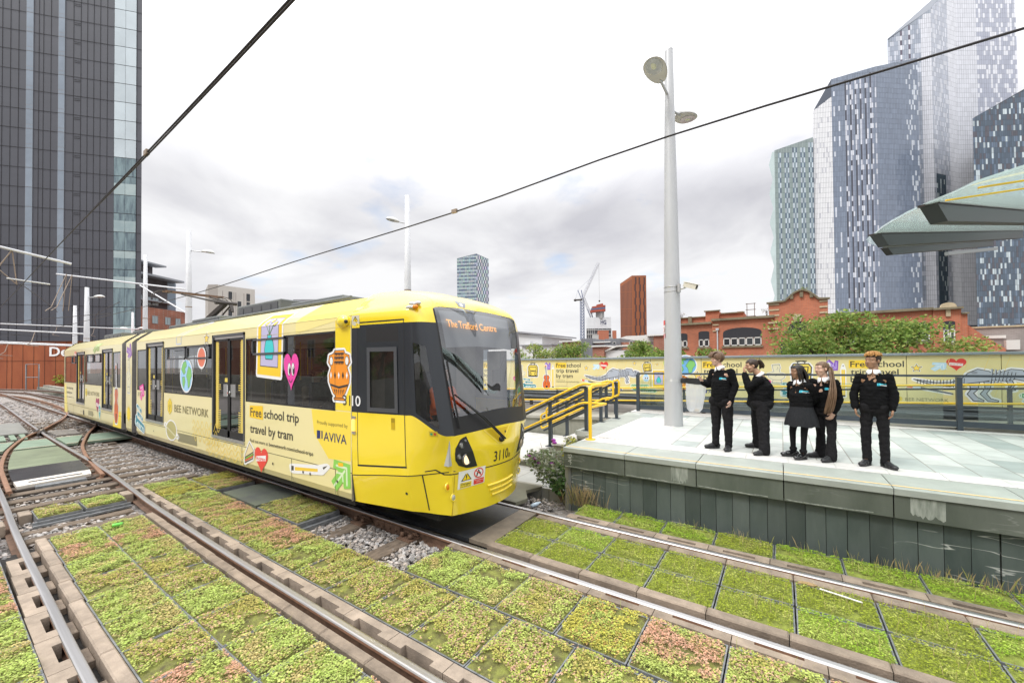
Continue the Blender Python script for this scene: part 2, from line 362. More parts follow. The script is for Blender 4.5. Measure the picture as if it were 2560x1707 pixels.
# ---- loose ballast stones
random.seed(11)
def stones(areas, name, label_kind='stuff'):
    vs = []; fs = []; cols = []
    for (x0, x1, y0, y1, n, s0, s1, z) in areas:
        for _ in range(n):
            x, y = random.uniform(x0, x1), random.uniform(y0, y1); s = random.uniform(s0, s1); b0 = len(vs)
            q = Matrix.Rotation(random.uniform(0, 6.3), 3, 'Z') @ Matrix.Rotation(random.uniform(-.6,.6), 3, 'X')
            zz = z + random.uniform(-.012,.02)+.03*fbm(x*1.3,y*1.3)
            sx, sy, sz = random.uniform(.8,1.35), random.uniform(.7,1.1), random.uniform(.5,.8)
            t = random.uniform(.4,.75)
            for p in ((1,.3,-.3),(.3,1,-.2),(-1,.2,-.3),(-.2,-1,-.3),(t,-t,.5),(t,t,.6),(-t,t,.55),(-t,-t,.7)):
                v = q @ V((p[0]*s*sx, p[1]*s*sy, p[2]*s*sz)); vs.append((x+v.x, y+v.y, zz+v.z))
            fs += [tuple(b0+i for i in f) for f in ((4,5,6,7),(0,5,4),(0,1,5),(1,6,5),(1,2,6),(2,7,6),(2,3,7),(3,4,7),(3,0,4))]
            g = random.uniform(.12,.48); w = random.random()
            c = (g*(1.0+.12*w), g*(.98-.02*w), g*(.97-.14*w), 1); cols.append(c)
    me = bpy.data.meshes.new(name); me.from_pydata(vs, [], fs); me.materials.append(M_stone)
    a = me.color_attributes.new('Col', 'FLOAT_COLOR', 'CORNER'); arr = []
    for i, c in enumerate(cols):
        k = 4+3*8
        arr += list(c)*k
    a.data.foreach_set('color', arr)
    o = bpy.data.objects.new(name, me); COL.objects.link(o); return tag(o, 'loose grey and brown ballast stones between the rails and sleepers', 'ballast', None, 'stuff')
stones([(-5.95,-3.55,3.08,3.8,1500,.018,.038,-.145), (-10.3,-8.25,.82,2.03,1500,.018,.038,-.16), (-16.8,-10.35,2.35,3.7,7000,.02,.04,-.135), (-12.2,-10.2,.3,2.1,1500,.02,.036,-.15), (-12.5,-8,.0,.62,900,.02,.04,-.15),
        (-18,-12,2.3,3.2,1200,.02,.04,-.13),(-30,-20,.2,4.4,3500,.025,.05,-.14),(-45,-30,-2,5.6,2500,.03,.06,-.15),(-4.6,-3.2,5.45,6.3,350,.02,.035,-.16),(-24,-10,-3,.5,2000,.03,.05,-.16)], 'ballast_stones')

# ---- concrete edging blocks along the rails
def edging(kind, L, y0, y1, dirn, m, slot=(.25,.78), depth=.42, z0=-.15, z1=-.006):
    """unit block from x=0..L-.006; dirn=+1: teeth towards +y"""
    b = MB(); b.use(m); L = L-.007
    if kind == 'plain': b.box(0, L, y0, y1, z0, z1, .012)
    elif kind == 'comb':
        a, c = slot[0]*L, slot[1]*L; yi = (y1-depth*(y1-y0)) if dirn > 0 else (y0+depth*(y1-y0))
        if dirn > 0: pts = [(0,y0),(L,y0),(L,y1),(c,y1),(c,yi),(a,yi),(a,y1),(0,y1)]
        else: pts = [(0,y1),(0,y0),(a,y0),(a,yi),(c,yi),(c,y0),(L,y0),(L,y1)]
        b.prism(pts, z0, z1)
    elif kind == 'slot':
        a, c = slot[0]*L, slot[1]*L; ya, yb = y0+.25*(y1-y0), y0+.62*(y1-y0)
        b.box(0,a,y0,y1,z0,z1); b.box(c,L,y0,y1,z0,z1); b.box(a,c,y0,ya,z0,z1-.001); b.box(a,c,yb,y1,z0,z1-.001)
    return b
def run(kind, xs, L, y0, y1, dirn, m, phrase, cat='edging block', grp='concrete edging blocks along the rails', z1=-.006, yfun=None, ordw='from the left end', far_first=True, **k):
    src = None
    for i, x in enumerate(xs):
        dy = yfun(x) if yfun else 0
        if src is None: src = o = edging(kind, L, y0, y1, dirn, m, z1=z1, **k).build('edging_block'); 
        else: o = src.copy(); COL.objects.link(o)
        o.location = (x, dy, 0)
        tag(o, f'{phrase}, {ORD[i]} {ordw}', cat, grp)
def steps(a, b, s):
    out = []; x = a
    while x < b-1e-6: out.append(x); x += s
    return out
def ylin(x): return max(0, (-5.5-x))*.016 if x > -12 else .1
run('comb', steps(-7.66,-3.0,.62), .62, .525, .662, 1, M_conc, 'notched concrete block left of the bottom left rail', yfun=ylin, ordw='from where the stones end')
run('plain', steps(-8.24,-2.6,.62), .62, .795, .893, 1, M_conc, 'smooth concrete beam right of the bottom left rail', yfun=ylin, ordw='from where the stones end', z1=.012)
run('plain', steps(-8.28,-1.0,.62), .62, 1.918, 2.012, 1, M_conc2, 'flat concrete block on the near side of the long straight rail', yfun=lambda x: ylin(x)*.9, ordw='from the stones')
run('comb', steps(-10.25,-.6,.625), .625, 2.185, 2.308, -1, M_conc, 'notched concrete block on the far side of the long straight rail', yfun=lambda x: ylin(x)*.9, ordw='from the stones')
run('comb', steps(-3.55,1.8,.635), .635, 3.735, 3.845, 1, M_conc2, 'flat notched block before the rail leaving the tram', ordw='from the stone pit', depth=.3)
run('plain', steps(-3.1,2.0,.625), .625, 3.985, 4.10, 1, M_conc2, 'raised concrete beam beyond the rail leaving the tram', ordw='from the tram', z1=.03)
run('plain', steps(-3.1,2.2,.635), .635, 5.175, 5.29, 1, M_conc2, 'flat concrete beam before the platform side rail', ordw='from the tram')
run('slot', steps(-2.72,2.2,.645), .645, 5.415, 5.575, 1, M_conc2, 'slotted concrete block between the platform side rail and the green strip', ordw='from the tram')
# concrete lugs between the near rail and its beam
lug = MB(); lug.use(M_conc2); lug.box(0,.26,.73,.795,-.16,-.07,.006); lug0 = lug.build('rail_lug')
for k in range(10):
    o = lug0 if k == 0 else lug0.copy()
    if k: COL.objects.link(o)
    x = -8.0+.62*k; o.location = (x, ylin(x), 0); tag(o, f'small concrete lug between the leftmost rail and its smooth beam, {ORD[k]} from the stones', 'rail lug', 'concrete lugs beside the leftmost rail')

# wet dirt strips under rails and edging, gap shade put into their near-black colour
M_dirt_shade = mat('wet_dirt_gap_shade', (.022,.019,.016), .7, var=.4, vs=8, bump=.4, bs=30)
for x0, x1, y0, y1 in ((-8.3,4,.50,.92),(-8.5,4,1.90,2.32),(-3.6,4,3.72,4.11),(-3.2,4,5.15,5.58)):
    b = MB(); b.box(x0,x1,y0,y1,-.2,-.135); o = b.build('track_gap_shade', m=M_dirt_shade); tag(o, kind='structure')
# ---- sedum trays
def leaf_mesh(name, w, h, kind, seed):
    rnd = random.Random(seed); vs = []; fs = []; cols = []; mi = []
    pal = {'pink': [(.60,.36,.24),(.56,.36,.20),(.50,.52,.15),(.42,.49,.13)], 'lime': [(.44,.54,.14),(.52,.58,.19),(.36,.46,.09),(.56,.47,.20)],
           'gold': [(.50,.46,.09),(.48,.53,.11),(.54,.36,.13),(.42,.50,.12)], 'mixed': [(.46,.52,.14),(.58,.38,.25),(.40,.46,.09),(.50,.44,.13)],
           'moss': [(.29,.34,.035),(.36,.42,.05),(.23,.28,.035),(.42,.44,.11)], 'bright': [(.28,.42,.04),(.37,.50,.06),(.22,.34,.03),(.42,.50,.11)]}[kind]
    ox, oy = rnd.uniform(0, 99), rnd.uniform(0, 99)
    mossy = kind in ('moss', 'bright')
    def hgt(x, y):
        e = min(x, w-x, y, h-y); return (.012 + (.026 if not mossy else .02)*(fbm(ox+x*5, oy+y*5)+.35))*min(1, e/.05+.25)
    n = 16                                                           # mound
    for i in range(n+1):
        for j in range(n+1): x, y = w*i/n, h*j/n; vs.append((x, y, hgt(x, y)-.012))
    for i in range(n):
        for j in range(n): fs.append((i*(n+1)+j, (i+1)*(n+1)+j, (i+1)*(n+1)+j+1, i*(n+1)+j+1)); mi.append(0); cols.append(None)
    cnt = int(w*h*(9500 if not mossy else 8000)); thr = -.42 if not mossy else -.5
    for _ in range(cnt):
        x, y = rnd.uniform(.004, w-.004), rnd.uniform(.004, h-.004)
        if fbm(ox+9+x*3.2, oy+y*3.2) + .25*fbm(ox+x*16, oy+y*16) < thr: continue
        z = hgt(x, y); p = 1.25*fbm(ox+40+x*3.4, oy+y*3.4)+.42*rnd.uniform(-1,1); c = pal[0 if p < -.12 else 1 if p < .16 else 2 if p < .42 else 3]
        k = rnd.uniform(.62, 1.5); c = (min(.85,c[0]*k), min(.85,c[1]*k), c[2]*k*1.05, 1)
        s = rnd.uniform(.0045,.0092)*(1 if not mossy else .9); up = rnd.uniform(.003,.024); a0 = rnd.uniform(0, 6.3); tx, ty = rnd.uniform(-.35,.35), rnd.uniform(-.35,.35)
        nl = 4
        for q in range(nl):
            a = a0+q*2*math.pi/nl; ca, sa = math.cos(a), math.sin(a); i0 = len(vs); r = s*rnd.uniform(.75,1.25)
            def P(u, v, hh): return (x+ca*u-sa*v, y+sa*u+ca*v, z+up+hh+tx*(ca*u-sa*v)+ty*(sa*u+ca*v))
            vs.extend([P(0,0,.001), P(r*.6,-r*.5,r*.25), P(r*1.15,0,r*.1), P(r*.6,r*.5,r*.25)]); fs.append((i0,i0+1,i0+2,i0+3)); mi.append(1); cols.append(c)
    for _ in range(rnd.randint(14, 26) if not mossy else 70):          # dry grass stems
        x, y = rnd.uniform(.02, w-.02), rnd.uniform(.02, h-.02)
        if mossy and rnd.random() < .5: x, y = min(w-.02, max(.02, w*.5+rnd.gauss(0,.1))), min(h-.02, max(.02, h*.5+rnd.gauss(0,.12)))
        z = hgt(x, y); l = rnd.uniform(.05,.13); a = rnd.uniform(0, 6.3); d = rnd.uniform(.2,.9)*l; i0 = len(vs); ca, sa = math.cos(a), math.sin(a); t = .0013
        vs.extend([(x-sa*t,y+ca*t,z),(x+sa*t,y-ca*t,z),(x+ca*d*.4+sa*t,y+sa*d*.4-ca*t,z+l*.75),(x+ca*d*.4-sa*t,y+sa*d*.4+ca*t,z+l*.75),(x+ca*d,y+sa*d,z+l)])
        c = rnd.choice([(.5,.4,.2,1),(.42,.36,.14,1),(.38,.42,.10,1)]); fs += [(i0,i0+1,i0+2,i0+3),(i0+3,i0+2,i0+4)]; mi += [1,1]; cols += [c,c]
    me = bpy.data.meshes.new(name); me.from_pydata(vs, [], fs); me.materials.append(M_soil if not mossy else M_soilg); me.materials.append(M_leaf)
    me.polygons.foreach_set('material_index', mi)
    at = me.color_attributes.new('Col', 'FLOAT_COLOR', 'CORNER'); arr = []
    for f, c in zip(fs, cols): arr += list(c or (.1,.1,.05,1))*len(f)
    at.data.foreach_set('color', arr); me.update(); return me
TRAYS = {}
def tray_proto(w, h, kinds, nvar, seed):
    fb = MB(); fb.use(M_galv); t = .012
    for (a, b_, c, d) in ((0,w,0,t),(0,w,h-t,h),(0,t,t,h-t),(w-t,w,t,h-t)): fb.box(a,b_,c,d,-.12,-.012)
    fb.box(t,w-t,t,h-t,-.12,-.06)
    fo = fb.build('tray_frame'); fme = fo.data; bpy.data.objects.remove(fo)
    return fme, [(kinds[i % len(kinds)], leaf_mesh(f'sedum_{seed}_{i}', w-.016, h-.016, kinds[i % len(kinds)], seed*100+i)) for i in range(nvar)], w, h
T1 = tray_proto(.612,.482,['lime','mixed','pink','lime','mixed','lime'],6,1)
T2 = tray_proto(.618,.665,['mixed','lime','gold','mixed','pink','lime','mixed','pink'],8,2)
T3 = tray_proto(.622,.475,['moss','moss','moss','bright'],4,3)
T4 = tray_proto(.635,.44,['bright','moss','bright'],3,4)
COLW = {'pink': 'pink tinged', 'lime': 'lime green', 'gold': 'golden yellow', 'mixed': 'mixed pink and lime', 'moss': 'mossy green', 'bright': 'bright green'}
def tray(T, x, y, i, phrase, grp, dz=0):
    fme, var, w, h = T; kind, me = var[i % len(var)]
    t = thing('sedum_tray', (x, y, dz), f'{COLW[kind]} sedum tray {phrase}', 'plant tray', grp)
    f = bpy.data.objects.new('tray_frame', fme); COL.objects.link(f); f.parent = t
    s = bpy.data.objects.new('sedum', me); COL.objects.link(s); s.parent = t; s.location = (.008,.008,-.012)
    if (i//len(var)) % 2: s.rotation_euler[2] = math.pi; s.location = (w-.008, h-.008, -.012)
    return t
rndt = random.Random(3)
GR = 'sedum trays laid between the rails'
for i, x in enumerate(steps(-8.18,-1.3,.62)):
    tray(T1, x, .902+ylin(x), rndt.randrange(12), f'in the near track, left row, {ORD[i]} from the stones', GR)
    tray(T1, x, 1.388+ylin(x)*.9, rndt.randrange(12), f'in the near track, right row, {ORD[i]} from the stones', GR)
for i, x in enumerate(steps(-9.0,-3.6,.62)):
    tray(T1, x, .04, rndt.randrange(12), f'outside the leftmost rail, {ORD[i]} from the back', GR)
for i, x in enumerate(steps(-10.2,.9,.628)):
    tray(T2, x, 2.325+ylin(x)*.5, rndt.randrange(12), f'by the long straight rail, {ORD[i]} from the stones', GR)
for i, x in enumerate(steps(-3.53,1.6,.63)):
    tray(T2, x, 3.03, rndt.randrange(12), f'by the tram rail, {ORD[i]} from the stone pit', GR)
for i, x in enumerate((-10.0,-9.37,-7.12,-6.5)):
    tray(T2, x, 3.06, rndt.randrange(12), ['behind the olive cover beside the tram, farther one','behind the olive cover beside the tram, nearer one','between the olive cover and the stone pit','right at the edge of the stone pit'][i], GR)
for i, x in enumerate(steps(-3.1,2.2,.636)):
    tray(T3, x, 4.118, rndt.randrange(8), f'inside the platform track, outer row, {ORD[i]} from the tram', GR)
    tray(T3, x, 4.635, rndt.randrange(8), f'inside the platform track, row nearer the platform, {ORD[i]} from the tram', GR)
for i, x in enumerate(steps(-2.68,2.4,.645)):
    tray(T4, x, 5.585, rndt.randrange(6), f'in the strip against the platform wall, {ORD[i]} from the tram', GR)
tray(T1, -10.02, .98, 1, 'short tray strip across the track, left half', GR); tray(T1, -10.02, 1.5, 5, 'short tray strip across the track, right half', GR)
b = MB(); b.use(M_galv); b.box(-9.4,-9.36,.93,2.02,-.12,-.05); b.box(-9.36,-9.30,.93,2.02,-.12,-.09)
tag(b.build('steel_channel', loc=(-9.35,1.47,-.1)), 'galvanised channel along the short tray strip', 'channel')
b = MB(); b.use(M_galv); b.box(-5.90,-5.85,3.05,3.72,-.13,-.02); b.box(-5.85,-5.78,3.05,3.72,-.13,-.08)
tag(b.build('steel_channel', loc=(-5.9,3.4,-.1)), 'galvanised channel at the far end of the stone pit', 'channel')
b = MB(); b.use(M_galv); b.box(-5.8,-3.55,3.0,3.035,-.14,-.05)
tag(b.build('steel_channel', loc=(-4.7,3.02,-.1)), 'long grey channel along the near edge of the stone pit', 'channel')
for k, (x, y) in enumerate(((-10.1,2.02),(-10.1,.84),(-9.7,.55))):
    b = MB(); b.use(M_conc); b.box(x,x+.3,y,y+.13,-.17,.0,.012)
    tag(b.build('concrete_block', loc=(x,y,-.1)), ['loose pale block at the right end of the short tray strip','loose pale block at the left end of the short tray strip','pale block on the far side of the bottom left rail'][k], 'block')

# ---- walkway panels, covers, switch
def plate(pts, z, th, m, name, label, edge=None, cat='panel', parent=None):
    b = MB(); b.use(m); b.prism(pts, z-th, z)
    c = (sum(p[0] for p in pts)/len(pts), sum(p[1] for p in pts)/len(pts), z)
    return tag(b.build(name, parent, loc=c), label, cat)
def c_at(curve, x):
    for p, q in zip(curve, curve[1:]):
        if min(p.x, q.x) <= x <= max(p.x, q.x): return p.y + (q.y-p.y)*(x-p.x)/(q.x-p.x)
w = thing('walkway_panel', (-18.8,1,-.03), 'long green walkway panel with cream edges crossing the tracks behind the tram', 'panel')
def seg(a0, a1): return [(-19.8,a0[0]),(-17.9,a0[1]),(-17.9,a1[1]),(-19.8,a1[0])]
for (a, c) in (((-3,-3),(c_at(c1,-19.8)-.09,c_at(c1,-17.9)-.09)), ((c_at(c1,-19.8)+.09,c_at(c1,-17.9)+.09),(2.24,2.22)), ((2.44,2.42),(c_at(c2,-19.8)-.12,c_at(c2,-17.9)-.12)), ((c_at(c2,-19.8)+.08,c_at(c2,-17.9)+.08),(5.9,5.9))):
    b = MB(); b.use(M_grp); b.prism(seg(a, c), -.09, -.02); b.use(M_cream)
    b.quad((-19.8,a[0],-.016),(-19.74,a[0],-.016),(-19.74,c[0],-.016),(-19.8,c[0],-.016)); b.quad((-17.96,a[1],-.016),(-17.9,a[1],-.016),(-17.9,c[1],-.016),(-17.96,c[1],-.016))
    b.build('panel_section', w)
M_grp2 = mat('switch_cover', (.17,.20,.125), .6, var=.2, vs=2, bump=.15, bs=110)
t = thing('switch_cover', (-15,1.6,-.03), 'large olive and black cover plate over the track switch with a white end', 'cover')
left = [(x, c_at(c1, x)+.1) for x in (-17.7,-17,-16,-15)]; rt = lambda x: 2.2 if x < -13 else 2.17
b = MB(); b.use(M_grp2); b.prism(left+[(-14.6,1.09),(-14.6,2.2),(-17.7,2.22)], -.09, -.03); b.build('cover_plate', t)
b = MB(); b.use(M_black); b.prism([(-14.6,1.09),(-13.4,1.03),(-12.95,1.03),(-13.02,2.12),(-14.6,2.2)], -.09, -.03); b.build('cover_plate', t)['label'] = 'black wet end of the cover'
b = MB(); b.use(mat('white_plate',(.68,.64,.58),.5,var=.1,vs=9)); b.prism([(-12.95,1.03),(-12.37,1.03),(-12.5,2.06),(-13.02,2.12)], -.085, -.026); b.use(M_iron); b.box(-12.72,-12.62,1.2,1.95,-.026,-.022)
b.build('end_plate', t)
b = MB(); b.use(M_galv); b.box(-12.36,-12.2,1.25,1.95,-.2,-.05,.01); b.use(M_iron); b.box(-12.42,-12.3,1.0,2.1,-.2,-.09); b.tube([(-12.15,1.5,-.1),(-12.0,1.55,-.14),(-11.9,1.62,-.16)], .012, 6); b.box(-12.0,-11.85,.75,2.3,-.18,-.11); b.box(-11.7,-11.62,.75,2.3,-.18,-.12)
b.build('switch_motor', t)
w2 = thing('grating', (-21.1,1,-.05), 'pale green slatted grating behind the walkway panel', 'grating')
b = MB(); b.use(M_grp)
for k in range(16):
    y = -1.4+k*.22
    if y < 2.0: b.bar((-21.85,y,-.04),(-20.35,y-.05,-.04),.12,.05)
b.build('slats', w2)
plate([(-26.6,-2),(-22.3,-2),(-22.3,2.1),(-26.6,2.25)], -.03, .06, mat('grey_plate',(.21,.21,.195),.7,var=.15,vs=3), 'cover_plate', 'flat grey cover plate left of the rail crossing', cat='cover')
b = MB(); b.use(mat('plate_step',(.26,.24,.22),.8,var=.2,vs=5))
for k in range(4): b.box(-21.9+k*.28,-21.62+k*.28,2.52+k*.02,3.15,-.14,-.02-.012*k)
tag(b.build('stacked_plates', loc=(-21.3,2.8,-.1)), 'grey stepped plates between the crossing and the green panel', 'plates')
plate([(-8.43,3.06),(-7.16,3.06),(-7.16,3.80),(-8.43,3.80)], .005, .05, M_grpd, 'cover_plate', 'olive square cover plate lying beside the tram', cat='cover')
plate([(-6.2,4.05),(-3.46,4.05),(-3.46,5.29),(-6.2,5.29)], -.01, .05, M_black, 'cover_plate', 'black wet drip plate under the front of the tram', cat='cover')
plate([(-3.45,4.05),(-3.11,4.05),(-3.15,5.29),(-3.45,5.29)], -.006, .05, mat('brown_plate',(.17,.14,.105),.6,var=.25,vs=6), 'cover_plate', 'brown strip plate in front of the black drip plate', cat='cover')
plate([(-8,5.48),(-3.66,5.48),(-3.6,5.75),(-3.85,6.1),(-3.72,6.45),(-8,6.45)], .01, .06, mat('mossy_plate',(.2,.2,.14),.75,col2=(.14,.13,.1),vs=2.5), 'cover_plate', 'mossy broken plate at the foot of the steps behind the tram', cat='cover')

# ---- litter
t = thing('drinks_can', (-7.86,1.56,.02), 'crumpled green drinks can lying on a sedum tray', 'can')
b = MB(); Mx = Matrix.Rotation(R(70),3,'Z') @ Matrix.Rotation(R(90),3,'Y')
b.use(mat('can_green',(.12,.42,.06),.3,.4)); b.lathe([(.027,-.055),(.033,-.047),(.033,.045),(.026,.056)], (-7.86,1.56,.045), 16, Mx); b.build('can_body', t)
b = MB(); b.use(mat('can_top',(.7,.72,.72),.3,.9)); b.lathe([(0,.052),(.024,.052),(.027,.058),(.026,.056)], (-7.86,1.56,.045), 16, Mx); b.lathe([(0,-.05),(.026,-.054)], (-7.86,1.56,.045), 16, Mx); b.build('can_end', t)
b = MB(); b.use(mat('clear_plastic',(.55,.68,.8),.2)); b.lathe([(0,-.09),(.03,-.085),(.032,.0),(.028,.04),(.011,.08),(.011,.1),(0,.1)], (-3.5,5.85,-.1), 12, Matrix.Rotation(R(50),3,'Z') @ Matrix.Rotation(R(75),3,'Y'))
tag(b.build('plastic_bottle', loc=(-3.5,5.85,-.1)), 'crushed clear plastic bottle in the gap beside the platform corner', 'bottle')
b = MB(); b.use(mat('white_card',(.75,.74,.7),.6)); b.box(-.011,.011,-.16,.16,0,.006); o = b.build('paper_strip'); o.location = (.44,4.97,.035); o.rotation_euler = (0,.1,1.35)
tag(o, 'thin white strip of litter on the moss by the platform rail', 'litter')
b = MB(); b.use(mat('dead_leaf',(.3,.2,.09),.8)); b.prism([(0,0),(.05,.03),(.13,.02),(.17,.06),(.1,.09),(.03,.07)],0,.006); o = b.build('dead_leaf'); o.location = (.1,5.0,.035)
tag(o, 'flat brown dead leaf on the moss near the white strip', 'leaf')
# ================================================================ PRINTED ARTWORK HELPERS
def ink(c, rough=.45): return mat('ink_%02x%02x%02x' % tuple(int(x*255) for x in c), c, rough)
DK = (.035,.036,.04); WH = (.80,.80,.80); CREAM = (.73,.64,.32); YEL = (.86,.58,.03); RED = (.70,.05,.04); TEAL = (.035,.25,.32); PUR = (.23,.10,.50); PINK = (.78,.06,.36)
BLUE = (.36,.62,.86); GREYB = (.42,.46,.54); ORG = (.82,.28,.02); TURQ = (.05,.58,.60); LILAC = (.50,.47,.68); GREEN = (.22,.55,.16); OCEAN = (.16,.42,.74)
_txt = {}
def text_tris(s, bold=0):
    if (s, bold) in _txt: return _txt[(s, bold)]
    cu = bpy.data.curves.new('t', 'FONT'); cu.body = s; cu.size = 1; cu.offset = bold; cu.dimensions = '2D'; cu.fill_mode = 'BOTH'; cu.resolution_u = 3
    o = bpy.data.objects.new('t', cu); COL.objects.link(o); bpy.context.view_layer.update()
    me = bpy.data.meshes.new_from_object(o.evaluated_get(bpy.context.evaluated_depsgraph_get()))
    bm = bmesh.new(); bm.from_mesh(me); bmesh.ops.triangulate(bm, faces=bm.faces)
    vs = [(v.co.x, v.co.y) for v in bm.verts]; fs = [tuple(v.index for v in f.verts) for f in bm.faces]; bm.free()
    bpy.data.objects.remove(o); bpy.data.curves.remove(cu); bpy.data.meshes.remove(me)
    _txt[(s, bold)] = (vs, fs); return vs, fs
class Decal:
    """flat print: layers of coloured shapes in (u, v), laid on a surface through F(u, v, h)"""
    def __init__(s, F, ox=0, oy=0, sx=1, sy=1, rot=0, cuts=(), h0=.0010, dh=.0004): s.F = F; s.o = (ox, oy, sx, sy, rot); s.L = []; s.h = h0; s.dh = dh; s.cuts = cuts
    def at(s, ox, oy, sc=1, sy=None, rot=0): s.o = (ox, oy, sc, sy if sy is not None else sc, rot); return s
    def T(s, p):
        ox, oy, sx, sy, r = s.o; x, y = p[0]*sx, p[1]*sy; c, k = math.cos(r), math.sin(r); return (ox+x*c-y*k, oy+x*k+y*c)
    def lay(s, vs, fs, col, up=True, hs=None):
        if up: s.h += s.dh
        s.L.append(([s.T(p) for p in vs], fs, col, hs and [s.h+x for x in hs] or s.h)); return s
    def poly(s, pts, col, up=True): return s.lay(pts, [tuple(t) for t in tessellate_polygon([[V((p[0], p[1], 0)) for p in pts]])], col, up)
    def ell(s, x, y, rx, ry, col, n=26, up=True): return s.poly([(x+rx*math.cos(2*math.pi*k/n), y+ry*math.sin(2*math.pi*k/n)) for k in range(n)], col, up)
    def line(s, pts, w, col, closed=False, up=True):
        vs = []; fs = []; hs = []; P = list(pts)+([pts[0]] if closed else []); st = .0003/max(1, 2*len(P))
        for a, b in zip(P, P[1:]):
            dx, dy = b[0]-a[0], b[1]-a[1]; l = math.hypot(dx, dy) or 1; nx, ny = -dy/l*w/2, dx/l*w/2; i = len(vs)
            vs += [(a[0]+nx,a[1]+ny),(a[0]-nx,a[1]-ny),(b[0]-nx,b[1]-ny),(b[0]+nx,b[1]+ny)]; fs += [(i,i+1,i+2),(i,i+2,i+3)]; hs += [(hs[-1] if hs else 0)+st]*4
        for p in P:
            i = len(vs); vs += [p]+[(p[0]+w/2*math.cos(k*math.pi/4), p[1]+w/2*math.sin(k*math.pi/4)) for k in range(8)]; fs += [(i,i+1+k,i+1+(k+1) % 8) for k in range(8)]; hs += [hs[-1]+st]*9
        return s.lay(vs, fs, col, up, hs)
    def shape(s, pts, fill, edge=None, ew=.01, border=None):
        if border: s.line(pts, border*2, WH, True); s.poly(pts, WH, False)
        s.poly(pts, fill)
        if edge: s.line(pts, ew, edge, True)
        return s
    def text(s, t, x, y, size, col, bold=0, w=None, xs=1.0):
        vs, fs = text_tris(t, bold); x0 = min(p[0] for p in vs); x1 = max(p[0] for p in vs)
        k = (w/(x1-x0)) if w else size*xs
        return s.lay([(x+(p[0]-x0)*k, y+p[1]*size) for p in vs], fs, col)
    def build(s, name, parent):
        vs = []; fs = []; mi = []; mats = []
        for (P, F, col, h) in s.L:
            m = col if not isinstance(col, tuple) else ink(col)
            if m not in mats: mats.append(m)
            k = mats.index(m); i = len(vs); vs += [(p[0], p[1], h[q] if isinstance(h, list) else h) for q, p in enumerate(P)]; fs += [tuple(i+j for j in f) for f in F]; mi += [k]*len(F)
        me = bpy.data.meshes.new(name); me.from_pydata(vs, [], fs)
        for m in mats: me.materials.append(m)
        me.polygons.foreach_set('material_index', mi)
        if s.cuts:
            bm = bmesh.new(); bm.from_mesh(me)
            for ax, c in s.cuts:
                bmesh.ops.bisect_plane(bm, geom=bm.verts[:]+bm.edges[:]+bm.faces[:], plane_co=(c, c, 0), plane_no=(1,0,0) if ax == 'u' else (0,1,0))
            bm.to_mesh(me); bm.free()
        off = wloc(parent); co = [s.F(v.co.x, v.co.y, v.co.z) for v in me.vertices]
        for v, c in zip(me.vertices, co): v.co = V(c)-off
        me.update(); o = bpy.data.objects.new(name, me); COL.objects.link(o); o.parent = parent; return o
# ---- sticker drawings; each is about one unit tall, centred on 0,0
def heart_pts(w=1, h=1, n=28):
    out = []
    for k in range(n):
        t = 2*math.pi*k/n; x = 16*math.sin(t)**3; y = 13*math.cos(t)-5*math.cos(2*t)-2*math.cos(3*t)-math.cos(4*t); out.append((x/33*w, (y+2.5)/29*h))
    return out
def star_pts(r=.5): return [((r if k % 2 == 0 else r*.42)*math.sin(k*math.pi/5), (r if k % 2 == 0 else r*.42)*math.cos(k*math.pi/5)) for k in range(10)]
def d_star(d): d.shape(star_pts(), (.86,.62,.10), DK, .04, .07)
def d_heart(d, col=RED, face=False):
    d.shape(heart_pts(), col)
    if face:
        for x in (-.12,.13):
            d.ell(x, .08, .105, .18, DK); d.ell(x, .08, .09, .165, WH); d.ell(x+.035, .05, .06, .11, DK); d.ell(x+.045,.12,.02,.035,WH)
        d.line([(-.12,-.2),(-.05,-.26),(.04,-.25),(.09,-.18)], .022, DK)
    else:
        d.poly([(-.36,-.02),(.30,-.10),(.33,.10),(-.33,.18)], WH)
        d.text('IIIIIIIII', -.3, -.0, .14, RED, 0, .58)
ARROW = [(-.50,-.22),(-.22,-.50),(.12,-.16),(.16,-.36),(.50,-.30),(.48,.44),(-.36,.50),(-.40,.22),(-.12,.16)]
def d_arrow(d, c1, c2):
    d.shape(ARROW, c1)
    d.line([(-.34,-.34),(.20,.20)], .075, c2); d.line([(-.22,.32),(.30,.30),(.32,-.22)], .075, c2); d.line([(-.20,.10),(.10,.10),(.12,-.14)], .06, c2)
def d_tramicon(d):
    c = (.80,.62,.10); o = [(-.34,-.42),(-.38,.20),(-.28,.36),(.28,.36),(.38,.20),(.34,-.42)]
    d.line(o, .16, WH, True); d.poly(o, c)
    d.line(o, .045, DK, True); d.line([(-.24,-.02),(-.26,.22),(.26,.22),(.24,-.02)], .04, DK, True); d.line([(-.1,.36),(-.16,.44),(.0,.5),(.16,.44),(.1,.36)], .035, DK); d.line([(-.2,.5),(.2,.5)], .035, DK)
    d.line([(-.36,-.1),(0,-.06),(.36,-.1)], .035, DK)
    for x in (-.2,.2): d.ell(x,-.25,.085,.1,DK); d.ell(x,-.25,.05,.06,c)
    d.line([(-.34,-.38),(.34,-.38)], .05, DK)
